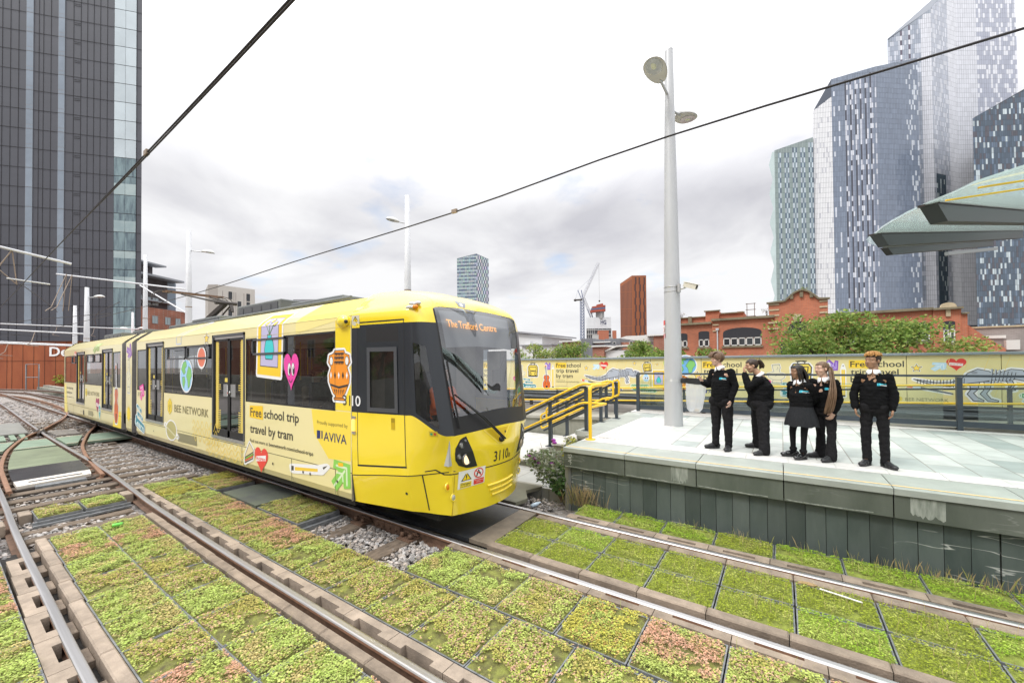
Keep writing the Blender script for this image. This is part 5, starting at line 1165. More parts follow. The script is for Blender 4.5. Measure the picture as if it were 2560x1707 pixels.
def cr4(a, b, c, d, t): return .5*((2*b)+(c-a)*t+(2*a-5*b+4*c-d)*t*t+(3*b-a-3*c+d)*t**3)
def nose_pt(i, j):
    """smooth across the front (columns), straight between levels except on the roof round-over"""
    def row(r, j):
        T = TAB[r]; k = min(int(j), len(T)-2); t = j-k
        brk = (2, 5, 11, 14) if r < 5 else (2, 14)
        a = T[k-1] if k > 0 and k not in brk else T[k]*2-T[k+1]; d = T[k+2] if k+2 < len(T) and k+1 not in brk else T[k+1]*2-T[k]
        if k < 2 or k >= 14: return T[k].lerp(T[k+1], t)
        return cr4(a, T[k], T[k+1], d, t)
    k = min(int(i), 8); t = i-k
    if k >= 4:
        a = row(max(k-1, 4), j) if k > 4 else row(k, j)*2-row(k+1, j); d = row(min(k+2, 9), j); return cr4(a, row(k, j), row(k+1, j), d, t)
    return row(k, j).lerp(row(k+1, j), t)
def nose_patch(i0, i1, j0, j1, ni, nj, fm, off=0):
    """fm(s,t) -> material or None"""
    b = MB(); P = {}
    for a in range(ni+1):
        for c in range(nj+1): P[a, c] = nose_pt(i0+(i1-i0)*a/ni, j0+(j1-j0)*c/nj)
    if off:
        Q = {}
        for (a, c), p in P.items():
            u = P[min(a+1,ni), c]-P[max(a-1,0), c]; w = P[a, min(c+1,nj)]-P[a, max(c-1,0)]; n = w.cross(u)
            if n.length > 1e-9: n.normalize()
            Q[a, c] = p+n*off
        P = Q
    idx = {}; vs = []
    for a in range(ni):
        for c in range(nj):
            m = fm((a+.5)/ni, (c+.5)/nj)
            if m is None: continue
            b.use(m); ids = []
            for q in ((a,c),(a,c+1),(a+1,c+1),(a+1,c)):
                if q not in idx: idx[q] = len(vs); vs.append(tuple(P[q]))
                ids.append(idx[q])
            b.f.append(ids); b.mi.append(b.cur); b.sm.append(True)
    b.v = vs; return b
NR = 16
def cab(parent, X=None, detail=True):
    def bd(b, name, par=parent):
        if X is not None: b.v = [tuple(X @ V(p)) for p in b.v]
        return b.build(name, par)
    for a, c in ((0,5),(5,11),(11,16)):
        bd(nose_patch(0, 1, a, c, 6, 40, lambda s, t: M_ty), 'bumper_skirt'); bd(nose_patch(1, 3, a, c, 10, 40, lambda s, t: M_ty), 'cab_panel')
    dj0, dj1 = 1, 2       # driver's door columns
    bd(nose_patch(5, 9, 0, NR, 20, 64, lambda s, t: M_ty), 'cab_roof')
    bd(nose_patch(4, 5, 0, 5, 3, 20, lambda s, t: M_ty), 'cab_cornice'); bd(nose_patch(4, 5, 11, 16, 3, 20, lambda s, t: M_ty), 'cab_cornice')
    for a, c in ((0,5),(11,16)):
        def dark(s, t, a=a):
            j = a+5*t; jj = j if a == 0 else 16-j; z = s
            if a != 0 and 1.1 < jj < 2.95 and .03 < s < .76: return None
            if 1.24 < jj < 1.85 and .03 < s < .73: return None
            if 1.2 < jj < 1.90 and .80 < s < .97: return M_rub
            if 3.06 < jj < 4.0 and .05 < s < .79: return None
            return M_td
        bd(nose_patch(3, 4, a, c, 60, 100, dark), 'cab_band')
        sw = (3.06,4.0) if a == 0 else (12.0,12.94); dw = (1.24,1.85) if a == 0 else (14.15,14.76)
        bd(nose_patch(3.05, 3.79, *sw, 6, 8, lambda s, t: M_cgl, -.008), 'side_window')
        f = nose_patch(3.02, 3.74, dw[0]-.02, dw[1]+.02, 30, 20, lambda s, t: M_frame if (s < .055 or s > .945 or t < .1 or t > .9) else None, .012); o = bd(f, 'door_window')
        bd(nose_patch(3.04, 3.72, *dw, 4, 4, lambda s, t: M_cgl, -.004), 'pane', o)
    def ws(s, t):
        x = abs(t-.5)*2; y = abs(s-.5)*2
        if (s > .5) and (max(0, x-.80)/.20)**2 + (max(0, y-.76)/.24)**2 > .93: return M_td if (max(0, x-.80)/.20)**2+(max(0, y-.76)/.24)**2 < 1.12 else M_ty
        if s < .075 or s > .978 or x > .965: return M_rub
        return M_twind
    bd(nose_patch(3, 5, 5, 11, 64, 110, ws, .0), 'windscreen')
M_ty2 = M_ty
cab(tram)
XM = Matrix(((-1,0,0,-29.57),(0,1,0,0),(0,0,1,0),(0,0,0,1)))
cab(tram, XM)
full = nose_patch(0, 9, 0, NR, 54, 128, lambda s, t: M_ty)
NBVH = BVHTree.FromPolygons(full.v, full.f)
def NF_front(u, v, h):
    r = NBVH.ray_cast(V((0,u,v)), V((-1,0,0))); 
    if r[0] is None: return V((-3.6,u,v))
    n = r[1] if r[1].x > 0 else -r[1]; return r[0]+n*(h+.001)
def NF_side(u, v, h):
    r = NBVH.ray_cast(V((u,0,v)), V((0,1,0)))
    if r[0] is None: return V((u,3.3,v))
    n = r[1] if r[1].y < 0 else -r[1]; return r[0]+n*(h+.001)
cu = lambda a, b_, st: [('u', a+st*k) for k in range(int((b_-a)/st)+1)]
cv = lambda a, b_, st: [('v', a+st*k) for k in range(int((b_-a)/st)+1)]
FC = cu(3.4,5.9,.05)+cv(.35,3.2,.1); SC = cu(-4.9,-3.4,.05)+cv(.35,3.0,.15)
BLK = (.02,.021,.024)
d = Decal(NF_side, cuts=SC, h0=.0005)
d.line([(-4.745,.945),(-4.745,2.86)], .010, BLK); d.line([(-3.965,1.0),(-3.965,2.86)], .010, BLK); d.line([(-4.745,2.862),(-3.965,2.868)], .018, BLK); d.line([(-4.745,.945),(-3.965,.99)], .022, BLK)
d.build('door_seam', tram)
d = Decal(NF_side, cuts=SC, h0=.0005); d.line([(-4.868,.45),(-4.868,2.97)], .014, BLK); d.line([(-4.87,.80),(-4.3,.855),(-3.80,.89),(-3.50,.92)], .012, BLK); d.line([(-3.79,.42),(-3.80,.89)], .012, BLK); d.ell(-4.01,.64,.018,.018,BLK)
d.build('panel_seam', tram)
d = Decal(NF_front, cuts=FC, h0=.0005); d.line([(3.58,.935),(3.66,.95),(3.74,.885),(3.84,.88),(4.2,.892),(4.61,.90),(5.0,.892),(5.38,.88),(5.48,.885),(5.56,.95)], .014, BLK); d.line([(3.84,.88),(3.85,.335)], .008, (.50,.34,.01)); d.build('bumper_seam', tram)
def headlight(sg):
    Y = (lambda y: y) if sg > 0 else mir
    P = [(3.952,1.36),(4.141,.941),(4.06,.935),(3.986,.939),(3.87,.988),(3.812,1.067),(3.793,1.15),(3.80,1.22),(3.862,1.322),(3.90,1.345)]
    d = Decal(NF_front, cuts=FC, h0=.002); d.poly([(Y(y),z) for y, z in P], BLK); o = d.build('headlight', tram)
    for (y, z, r, m) in ((3.971,1.06,.072,mat('lit_lamp',(1,.72,.42),.2,emit=.9)),(3.885,1.25,.034,mat('lamp_reflector',(.50,.50,.50),.3,.5)),(3.86,1.11,.032,MATS.get('lamp_reflector') or M_stl),(3.939,1.305,.016,MATS.get('lamp_reflector') or M_stl)):
        h = NBVH.ray_cast(V((0,Y(y),z)), V((-1,0,0)))[0]; b = MB(); Mx = Matrix.Rotation(R(90),3,'Y')
        b.use(mat('lamp_bezel',(.16,.16,.16),.3,.6)); b.lathe([(r*1.12,-.01),(r*1.12,.012),(r*.98,.016),(r*.96,.004)], h, 22, Mx)
        b.use(m if sg > 0 or r < .07 else mat('lamp_dull',(.5,.42,.32),.2,.5)); b.lathe([(r*.97,.006),(r*.6,.009),(0,.010)], h, 22, Mx); b.build('lamp', o)
headlight(1); headlight(-1)
for sg in (1,-1):
    for (y, z, m) in ((3.785,.72,mat('amber_lens',(.80,.25,.01),.25)),(3.85,.575,mat('clear_lens',(.62,.62,.6),.15,.5))):
        yy = y if sg > 0 else mir(y); h = NBVH.ray_cast(V((0,yy,z)), V((-1,0,0)))[0]; b = MB(); Mx = Matrix.Rotation(R(90),3,'Y'); b.use(M_ty); b.lathe([(.055,-.01),(.055,.006),(.043,.008),(.042,-.004)], h, 20, Mx); b.use(m); b.lathe([(.043,-.002),(.03,.008),(0,.012)], h, 20, Mx); b.build('marker_lamp', tram)
for k in range(3):
    z = .632-.073*k; y0, y1 = 4.33+.045*k, 4.94; pts = [NF_front(y0+(y1-y0)*q/12, z, .004) for q in range(13)]; b = MB(); b.use(M_ty); b.tube(pts, .018, 8); b.build('bumper_rib', tram)
d = Decal(NF_front, cuts=FC, h0=.002)
d.text('3110', 4.40, .955, .20, BLK, .008, .32); d.text('B', 4.735, .955, .085, BLK, .004, .05); d.build('fleet_number', tram)
d = Decal(NF_front, cuts=FC, h0=.002)
d.poly([(3.89,.665),(4.265,.695),(4.265,.925),(3.89,.90)], WH); d.poly([(4.0,.885),(3.93,.765),(4.075,.775)], BLK); d.poly([(4.0,.865),(3.948,.775),(4.058,.782)], (.85,.62,.02)); d.line([(4.0,.84),(4.0,.81)], .014, BLK); d.ell(4.001,.793,.007,.007,BLK)
d.poly([(3.92,.675),(4.075,.685),(4.075,.755),(3.92,.745)], (.80,.62,.05)); d.text('Danger', 3.928, .715, .045, BLK, .01, .14); d.text('Keep off the track', 3.928, .69, .022, BLK, 0, .13)
d.ell(4.17,.845,.068,.068,RED); d.ell(4.17,.845,.053,.053,WH); d.line([(4.145,.81),(4.15,.845),(4.17,.86),(4.195,.835)], .018, BLK); d.ell(4.165,.88,.012,.012,BLK); d.line([(4.125,.885),(4.215,.805)], .013, RED)
d.poly([(4.105,.695),(4.25,.705),(4.25,.775),(4.105,.765)], RED); d.text('No unauthorised', 4.115, .745, .022, WH, 0, .125); d.text('access', 4.145, .722, .022, WH, 0, .06); d.build('safety_sign', tram)
# recess for the wipers and the wipers
d = Decal(NF_front, cuts=FC, h0=.0015); d.poly([(4.28,1.395),(4.49,1.215),(4.56,1.215),(4.75,1.395)], (.66,.45,.01)); d.line([(4.24,1.40),(4.48,1.20),(4.57,1.20),(4.79,1.40)], .016, (.88,.68,.10)); d.ell(4.66,1.33,.018,.018,BLK); d.build('wiper_recess', tram)
b = MB(); b.use(M_rub); b.lathe([(.035,0),(.04,.03),(.02,.06),(0,.065)], NF_front(4.53,1.245,0), 12, Matrix.Rotation(R(90),3,'Y'))
A0 = NF_front(4.53,1.25,.06); A1 = NF_front(3.80,1.90,.07); b.tube([A0, A0.lerp(A1,.5)+V((.05,0,0)), A1], .011, 6); A0b = A0+V((0,.05,-.01)); b.tube([A0b, A0b.lerp(A1,.5)+V((.05,.02,0)), A1+V((0,.03,-.02))], .011, 6); b.build('wiper_arm', tram)
b = MB(); b.use(M_rub); b.tube([NF_front(3.76,2.33,.035), NF_front(3.80,1.9,.035), NF_front(3.86,1.47,.03)], .013, 6); b.build('wiper_blade', tram)
# destination display seen through the screen, warning signs and small lamps
dsp = nose_patch(3.78, 4.86, 5.5, 10.5, 6, 24, lambda s, t: mat('display_grey',(.33,.35,.38),.5), -.05); o = dsp.build('destination_display', tram)
M_led = mat('led_amber', (1,.42,.06), .4, emit=1.0)
d = Decal(lambda u, v, h: NF_front(u, v, -.030+h), cuts=FC); d.text('The Trafford Centre', 3.90, 2.80, .15, M_led, .006, 1.12)
d.build('led_text', o)
d = Decal(NF_front, cuts=FC, h0=.002); d.poly([(4.20,3.19),(4.47,3.185),(4.40,3.105),(4.24,3.105)], (.30,.32,.34)); d.ell(4.32,3.14,.035,.028,(.75,.76,.78)); d.build('top_lamp', tram)
for zc, m in ((3.05,'amber_lens'),(3.10,'clear_lens')):
    b = MB(); c = NF_side(-3.86, zc-.04, .02); b.use(MATS['clear_lens']); b.ball(c+V((-.05,0,0)), .05, 12, 8, (2.0,.8,.55)); b.use(MATS[m]); b.ball(c+V((.04,0,0)), .045, 10, 8, (.9,.85,.6)); b.build('side_marker', tram)
d = Decal(NF_side, cuts=SC, h0=.002); d.poly([(-4.85,2.795),(-4.70,2.795),(-4.70,2.965),(-4.85,2.965)], (.55,.53,.42)); d.poly([(-4.775,2.955),(-4.84,2.87),(-4.71,2.87)], BLK); d.poly([(-4.775,2.94),(-4.822,2.878),(-4.728,2.878)], (.85,.62,.02)); d.line([(-4.77,2.93),(-4.785,2.905),(-4.768,2.905),(-4.78,2.885)], .008, BLK); d.poly([(-4.85,2.795),(-4.70,2.795),(-4.70,2.86),(-4.85,2.86)], (.80,.60,.04)); d.text('Danger', -4.84, 2.825, .03, BLK, 0, .12); d.build('warning_sign', tram)
d = Decal(NF_side, cuts=SC, h0=.002); d.text('10', -4.855, 1.74, .20, WH, .008, .165); d.build('fleet_number', tram)
d = Decal(NF_side, cuts=SC, h0=.002); d.poly([(-4.18,1.46),(-4.12,1.46),(-4.12,1.61),(-4.18,1.61)], (.55,.37,.01)); d.poly([(-4.175,1.55),(-4.125,1.55),(-4.125,1.605),(-4.175,1.605)], (.35,.24,.01)); d.poly([(-3.66,1.395),(-3.56,1.395),(-3.56,1.46),(-3.66,1.46)], (.55,.40,.03)); d.ell(-3.635,1.425,.016,.016,(.02,.30,.16)); d.ell(-3.592,1.425,.016,.016,(.55,.03,.03)); d.build('door_handle', tram)
b = MB(); b.use(mat('lit_amber',(1,.5,.12),.3,emit=.8)); b.box(-4.84,-4.79,YN-.022,YN+.02,1.40,1.56,.008); b.use(M_stl); b.box(-4.848,-4.782,YN-.01,YN+.02,1.36,1.395); b.box(-4.848,-4.782,YN-.01,YN+.02,1.565,1.60); b.build('indicator', tram)
b = MB(); b.use(M_ty); b.ball((-5.03,YN-.02,2.90), .1, 14, 10, (1.3,.7,.85)); b.use(M_rub); b.ball((-4.93,YN-.04,2.89), .03, 8, 6); b.build('camera_pod', tram)
# cab interior
b = MB(); b.use(mat('dash_grey',(.42,.43,.44),.6)); b.prism([(-4.05,1.50),(-3.60,1.46),(-3.48,1.40),(-3.5,1.0),(-4.05,1.0)], 3.72, 5.48, 'y'); b.use(M_rub); b.box(-3.98,-3.8,4.0,4.9,1.5,1.56,.01); b.build('dashboard', tram)
b = MB(); b.use(mat('cab_wall',(.13,.135,.14),.7)); b.box(-4.98,-4.90,YN+.05,YF-.05,.95,2.85); b.box(-4.9,-3.9,3.6,5.6,2.84,2.87); b.build('cab_wall', tram)
b = MB(); b.use(M_seat); b.box(-4.72,-4.58,4.38,4.85,1.35,2.18,.04); b.box(-4.72,-4.25,4.38,4.85,1.28,1.40,.04); b.box(-4.55,-4.45,4.55,4.7,.95,1.3); b.build('driver_seat', tram)
b = MB(); b.use(M_rub); b.tube([(-3.75,3.95,2.0),(-3.72,3.9,2.02)], .01, 6); b.box(-3.78,-3.75,5.02,5.22,2.0,2.2,.01); b.tube([(-3.76,5.2,2.2),(-3.75,5.35,2.45)], .012, 6); b.build('mirror', tram)
# saloon interior
for (x, d_) in [(-6.0,1),(-6.9,1),(-7.7,-1),(-10.1,1),(-10.9,1),(-11.8,-1),(-17,1),(-19.4,1),(-20.2,-1),(-23,1),(-23.9,-1)]:
    for y in (3.45,5.0):
        b = MB(); b.use(M_seat); b.box(x-.2,x+.2,y,y+.78,1.32,1.42,.03); b.box(x-.22*d_-.05,x-.22*d_+.05,y,y+.78,1.40,2.02,.03); b.use(mat('grab_white',(.55,.55,.52),.4)); b.tube([(x-.24*d_,y+.06,1.95),(x-.26*d_,y+.06,2.1),(x-.26*d_,y+.3,2.12)], .018, 6); b.build('seat', tram)
for x in (-5.5,-8.0,-9.65,-12.35,-13.9,-16.4,-18.5,-20.9):
    b = MB(); b.use(M_pole_y); b.tube([(x,YC-.5,.95),(x,YC-.5,2.86)], .018, 8); b.tube([(x,YC+.5,.95),(x,YC+.5,2.86)], .018, 8); b.build('grab_pole', tram)
b = MB(); b.use(M_int); b.box(-8.05,-7.98,3.34,4.0,.95,2.2); b.box(-9.66,-9.6,3.34,4.0,.95,1.9); b.use(mat('yellow_panel',(.62,.45,.05),.5)); b.box(-7.52,-7.5,3.36,3.9,1.68,2.1); b.build('partition', tram)
b = MB(); b.use(mat('display_black')); b.box(-6.1,-5.4,3.9,4.0,2.42,2.62); b.use(M_led); 
for k in range(16): b.box(-6.06+k*.04,-6.035+k*.04,3.893,3.899,2.52 if k % 5 else 2.54,2.535 if k % 3 else 2.55); b.box(-6.06+k*.04,-6.035+k*.04,3.893,3.899,2.46,2.475)
b.build('inside_display', tram)
# bogies
for xc in (-6.6,-13.6,-15.4,-17.4,-22.8):
    b = MB(); b.use(M_under); b.box(xc-.9,xc+.9,3.75,3.84,.2,.42); b.box(xc-.9,xc+.9,5.38,5.47,.2,.42); b.box(xc-.3,xc+.3,3.8,5.4,.25,.5)
    for dx in (-.6,.6):
        for yy in (3.885,5.335): b.lathe([(0,-.06),(.29,-.06),(.3,0),(.27,.05),(0,.05)], (xc+dx,yy,.29), 22, Matrix.Rotation(R(90),3,'X'))
    b.build('bogie', tram)
b = MB(); b.use(M_under); b.box(-4.9,-3.75,3.8,5.4,.24,.4); b.box(-24,-5,3.5,5.7,.30,.36); b.build('underframe', tram)
# roof gear
for (x0,x1,y0,y1,z1) in ((-10.15,-8.2,3.95,5.2,3.62),(-13.0,-11.2,4.0,5.2,3.52),(-15.0,-13.2,4.05,5.2,3.48),(-7.9,-6.2,4.0,5.2,3.50),(-18.6,-17.2,4.05,5.1,3.52),(-22.5,-20,4.05,5.1,3.55)):
    b = MB(); b.use(M_roofg); b.box(x0,x1,y0,y1,3.30,z1,.02); b.use(M_frame); b.box(x0+.1,x1-.1,y0-.012,y0-.001,3.36,z1-.05)
    for k in range(4): b.box(x0+.15+k*(x1-x0-.3)/4,x0+.35+k*(x1-x0-.3)/4,y0-.02,y0-.013,3.39,z1-.08)
    b.build('roof_box', tram)
b = MB(); b.use(M_roofg); b.tube([(-13,3.9,3.36),(-5.8,3.9,3.40)], .03, 6); b.build('roof_pipe', tram)
pt = bpy.data.objects.new('pantograph', None); COL.objects.link(pt); pt.parent = tram; pt.location = (0,0,0)
M_pan = mat('pantograph_iron', (.055,.047,.042), .5, .4, var=.2, vs=9); M_copper = mat('carbon_strip', (.16,.09,.055), .5)
b = MB(); b.use(M_pan); b.bar((-14.25,4.61,3.50),(-13.05,4.78,4.06),.10,.12); b.bar((-13.9,4.8,3.5),(-12.95,4.86,3.98),.03); b.tube([(-13.02,4.52,4.06),(-13.02,5.05,4.07)], .05, 10); b.bar((-13.02,4.9,4.06),(-12.9,4.9,3.82),.08,.05); b.build('lower_arm', pt)
b = MB(); b.use(M_pan); b.tube([(-13.05,4.56,4.08),(-14.65,4.25,4.42)], .025, 8); b.tube([(-13.05,5.0,4.08),(-14.65,4.95,4.42)], .025, 8); b.tube([(-13.6,4.5,4.2),(-13.6,5.0,4.2)], .012, 6); b.build('upper_arm', pt)
b = MB(); b.use(M_copper)
for dx in (-.12,.12): b.bar((-14.7+dx,3.85,4.46),(-14.7+dx,5.3,4.46),.05,.035)
b.use(M_pan)
for s_ in (-1,1):
    for dx in (-.12,.12): b.tube([(-14.7+dx,YC-.035+s_*.73,4.46),(-14.7+dx,YC-.035+s_*.86,4.44),(-14.7+dx,YC-.035+s_*.95,4.36),(-14.7+dx,YC-.035+s_*.97,4.26)], .012, 6)
    b.bar((-14.85,YC+s_*.62,4.44),(-14.55,YC+s_*.62,4.44),.04,.03)
b.build('pan_head', pt)

# ---- livery
def RF(u, v, h):
    """tram side: v is height up to the cant rail, then distance up the sloping roof"""
    z = 2.97
    if v <= z:
        y = YN if v > SK+.1 else YN+.02
        return (u, YN-h, v)
    s = v-z; l1 = math.hypot(.075,.085); l2 = math.hypot(.265,.215)
    if s <= l1: k = s/l1; return (u, YN+.075*k-h*.8, z+.085*k+h*.6)
    k = min(1, (s-l1)/l2); return (u, YN+.075+.265*k-h*.63, z+.085+.215*k+h*.77)
TC = [('v',2.97),('v',2.97+.1134),('v',2.97+.455)]
def ts(name, fn, x, z, s, sy=None, rot=0, *a):
    d = Decal(RF, cuts=TC, h0=.0024).at(x, z, s, sy, rot); fn(d, *a); return d.build(name, tram)
d = Decal(RF, cuts=TC, h0=.0008)
d.poly([(-5.245,1.66),(-4.885,1.66),(-4.885,2.96),(-5.245,2.96)], M_ty); d.poly([(-5.87,1.635),(-4.885,1.65),(-4.885,.98),(-5.42,.95),(-5.80,1.28)], (.86,.66,.08)); d.poly([(-6.32,2.97),(-4.885,2.97),(-4.885,2.97+.45),(-6.1,2.97+.45)], (.85,.68,.10)); d.poly([(-6.32,2.79),(-4.885,2.965),(-4.885,2.97),(-6.32,2.97)], (.83,.72,.28))
d.build('yellow_area', tram)
d = Decal(RF, h0=.0014); BR = (.06,.055,.04)
for (x0,x1,z) in ((-14.66,-4.88,.823),(-24.68,-16.15,.823)): d.line([(x0,z),(x1,z)], .008, BR)
for x in (-11.9,-8.22,-6.45,-5.25,-22.9,-19.0): d.line([(x,.45),(x,.82)], .007, BR)
d.line([(-5.25,1.65),(-5.25,2.78)], .006, BR); d.line([(-8.05,2.80),(-4.88,2.83)], .006, (.55,.48,.2)); d.line([(-14.66,2.968),(-4.88,2.968)], .005, (.62,.55,.25))
for x in (-13.2,-7.05,-5.9,-6.1,-5.2,-19.6,-21.5): d.ell(x,.66,.02,.022,BR)
d.build('panel_line', tram)
d = Decal(RF, h0=.002)
d.poly([(-7.90,1.375),(-7.40,1.36),(-7.405,1.60),(-7.895,1.585)], (.86,.56,.02)); d.text('Free', -7.87, 1.40, .215, BR, .016, .42); d.text('school trip', -7.36, 1.40, .215, BR, .014, 1.13); d.text('travel by tram', -7.88, 1.11, .215, BR, .014, 1.47); d.text('Find out more at', -7.88, .94, .085, BR, 0, .66); d.text('beenetwork.com/school-trips', -7.18, .94, .085, BR, .010, 1.36)
d.build('lettering', tram)
d = Decal(RF, h0=.003); d.text('Proudly supported by', -5.715, 1.43, .075, (.20,.16,.05), 0, .76); NV = (.02,.03,.14)
d.poly([(-5.72,1.21),(-5.57,1.225),(-5.57,1.335),(-5.72,1.335)], NV); d.poly([(-5.63,1.20),(-5.60,1.222),(-5.60,1.335),(-5.625,1.335)], (.86,.66,.08)); d.text('AVIVA', -5.54, 1.20, .185, NV, .004, .56); d.build('sponsor_lettering', tram)
d = Decal(RF, h0=.003); d.text('31', -5.06, 1.74, .20, BLK, .008, .165); d.build('fleet_number', tram)
d = Decal(RF, h0=.0024); d.text('3110', -14.55, 1.50, .16, BLK, -.004, .34); d.build('fleet_number', tram)
ts('bee_emblem', d_bee, -12.03, 1.345, .40)
d = Decal(RF, h0=.0024)
for ofs, c in ((.016,(.13,.11,.05)),(.002,(.80,.71,.36)),(-.010,(.13,.11,.05))): d.text('BEE NETWORK', -11.72, 1.24, .235, c, ofs, 1.98)
d.build('lettering', tram)
def d_planet(d):
    d.line([(-.46,.20),(.46,-.22)], .22, WH); d.ell(0,0,.42,.46,WH); d.ell(0,0,.36,.40,(.46,.42,.17)); d.line([(-.30,.2),(.28,-.12)], .025, (.4,.36,.18)); d.line([(-.46,.22),(-.34,.10),(.36,-.24),(.46,-.20)], .06, (.62,.60,.40)); d.line([(-.33,-.1),(.2,-.33)], .02, (.4,.36,.18))
ts('planet_sticker', d_planet, -11.92, .79, .92, .54)
d = Decal(RF, h0=.0024)
d.poly([(-11.48,.575),(-10.36,.60),(-10.36,.785),(-11.48,.775)], (.33,.30,.17))
for k in range(34): d.line([(-11.46+k*.0325,.59),(-11.46+k*.0325,.77)], .012, (.16,.15,.09), up=k == 0)
d.build('vent_grille', tram)
ts('earth_sticker', d_earth, -10.98, 2.085, .70, .70)
def d_red(d): d.ell(0,0,.58,.58,WH); d.ell(0,0,.47,.47,(.74,.20,.12))
ts('red_planet_sticker', d_red, -10.11, 2.475, .42, .42)
def d_wave(d, n=6):
    for k in range(3): d.line([(-.5+q*.02, .1-.3*k+.1*math.sin(q*.75)+.12*k) for q in range(51)], .012, (.84,.62,.10))
ts('wave_print', d_wave, -9.9, .98, 1.4, .8); ts('wave_print', d_wave, -9.0, .70, 1.7, .6)
ts('picture_sticker', d_picture, -7.17, 2.70, 1.08, 1.15, -.05)
ts('heart_sticker', d_heart, -6.46, 2.185, .47, .60, .0, PINK, True)
ts('amphora_sticker', d_amphora, -5.155, 2.15, .80, .70)
def d_sandwich(d):
    o = [(-.38,-.46),(.36,-.18),(.42,.2),(.05,.5),(-.36,-.1)]; d.line(o, .18, WH, True); d.poly(o, (.74,.62,.36)); d.line([(-.36,-.2),(.40,.12)], .05, BR); d.line([(-.35,-.28),(.40,.02)], .10, (.20,.36,.05)); d.line([(-.33,-.34),(.38,-.06)], .06, RED); d.line([(-.34,-.42),(.36,-.16)], .05, BR); d.line(o, .02, BR, True)
ts('sandwich_sticker', d_sandwich, -7.92, .72, .42, .40)
def d_heart2(d): d.shape(heart_pts(), (.74,.07,.05)); d.poly([(-.38,-.08),(.32,.02),(.34,.24),(-.36,.12)], WH); d.text('INSPIRE', -.33, -.02, .17, (.74,.07,.05), .02, .62)
ts('heart_sticker', d_heart2, -7.46, .66, .50, .44)
def d_pencil2(d): d.line([(-.42,-.06),(.30,.10),(.48,.2),(.34,-.02),(-.40,-.2)], .16, WH, True); d.poly([(-.44,-.2),(.34,-.02),(.48,.2),(.30,.10),(-.44,-.04)], WH); d.poly([(-.34,-.17),(.26,-.03),(.26,.06),(-.34,-.06)], (.82,.56,.06)); d.poly([(-.44,-.2),(-.37,-.18),(-.37,-.04),(-.44,-.05)], BR); d.poly([(.40,.08),(.50,.22),(.38,.14)], BR)
ts('pencil_sticker', d_pencil2, -5.98, .735, 1.08, .50)
ts('arrow_sticker', d_arrow, -5.12, .74, .46, .44, 0, (.25,.58,.10), (.66,.78,.52))
d = Decal(RF, h0=.0045); d.poly([(-5.18,.875),(-5.06,.885),(-5.06,.935),(-5.18,.925)], (.86,.50,.02)); d.build('amber_reflector', tram)
ts('lettering_sticker', d_getout, -13.98-.35, .93, .80, .62, -.25)
ts('arrow_sticker', d_arrow, -14.2, 1.60, .40, .42, .3, PINK, (.80,.50,.62))
def d_sun(d): d.poly([((.5 if k % 2 else .3)*math.sin(k*math.pi/12), (.5 if k % 2 else .3)*math.cos(k*math.pi/12)) for k in range(24)], (.84,.62,.04))
ts('sun_sticker', d_sun, -15.42, .95, .42, .5); ts('bust_sticker', d_bust, -15.42, 2.05, .60, 1.0); ts('arrow_sticker', d_arrow, -15.40, 2.72, .42, .5, -1.2, (.32,.16,.46), (.5,.36,.62))
ts('violin_sticker', d_violin, -16.72, 1.45, 1.3, 1.75)
d = Decal(RF, h0=.0012); d.poly([(-17.1,.46),(-16.2,.46),(-16.2,.95),(-16.9,.95)], (.86,.66,.06)); d.poly([(-24.6,.46),(-24.0,.46),(-24.3,1.6),(-24.66,1.6)], (.84,.70,.2)); d.build('yellow_area', tram)
d = Decal(RF, h0=.0024); d.text('Free school trip', -24.2, 1.42, .13, BR, .01, 1.2); d.text('travel by tram', -24.2, 1.24, .13, BR, .01, 1.05); d.text('beenetwork.com', -24.2, 1.08, .07, BR, 0, 1.4); d.text('BEE NETWORK', -20.5, 1.3, .2, (.18,.15,.06), -.004, 1.7); d.build('lettering', tram)
ts('bee_emblem', d_bee, -20.72, 1.38, .32); ts('heart_sticker', d_heart, -19.05, 1.0, .5, .5, 0, (.36,.03,.12), False); ts('drop_sticker', d_drop, -18.75, .82, .5, .5, 3.14, (.05,.36,.36))
d = Decal(RF, h0=.0024); d.poly([(-20.4,.58),(-19.7,.59),(-19.7,.76),(-20.4,.755)], (.33,.30,.17)); d.poly([(-21.2,.55),(-21.05,.55),(-21.05,.72),(-21.2,.72)], BLK); d.build('vent_grille', tram)
d = Decal(RF, cuts=TC, h0=.0024)
d.line([(-11.6,2.8),(-11.3,2.8),(-11.3,3.0),(-10.4,3.40),(-10.7,3.42),(-11.6,3.0)], .03, (.55,.60,.72), True); d.build('faded_sticker', tram); ts('star_sticker', d_star, -9.85, 2.86, .26, .26)
ts('arrow_sticker', d_arrow, -19.3, 2.95, .9, .4, 0, (.36,.46,.16), (.55,.60,.36)); ts('heart_sticker', d_heart, -22.6, 2.76, .4, .3, 0, (.70,.25,.18), False)
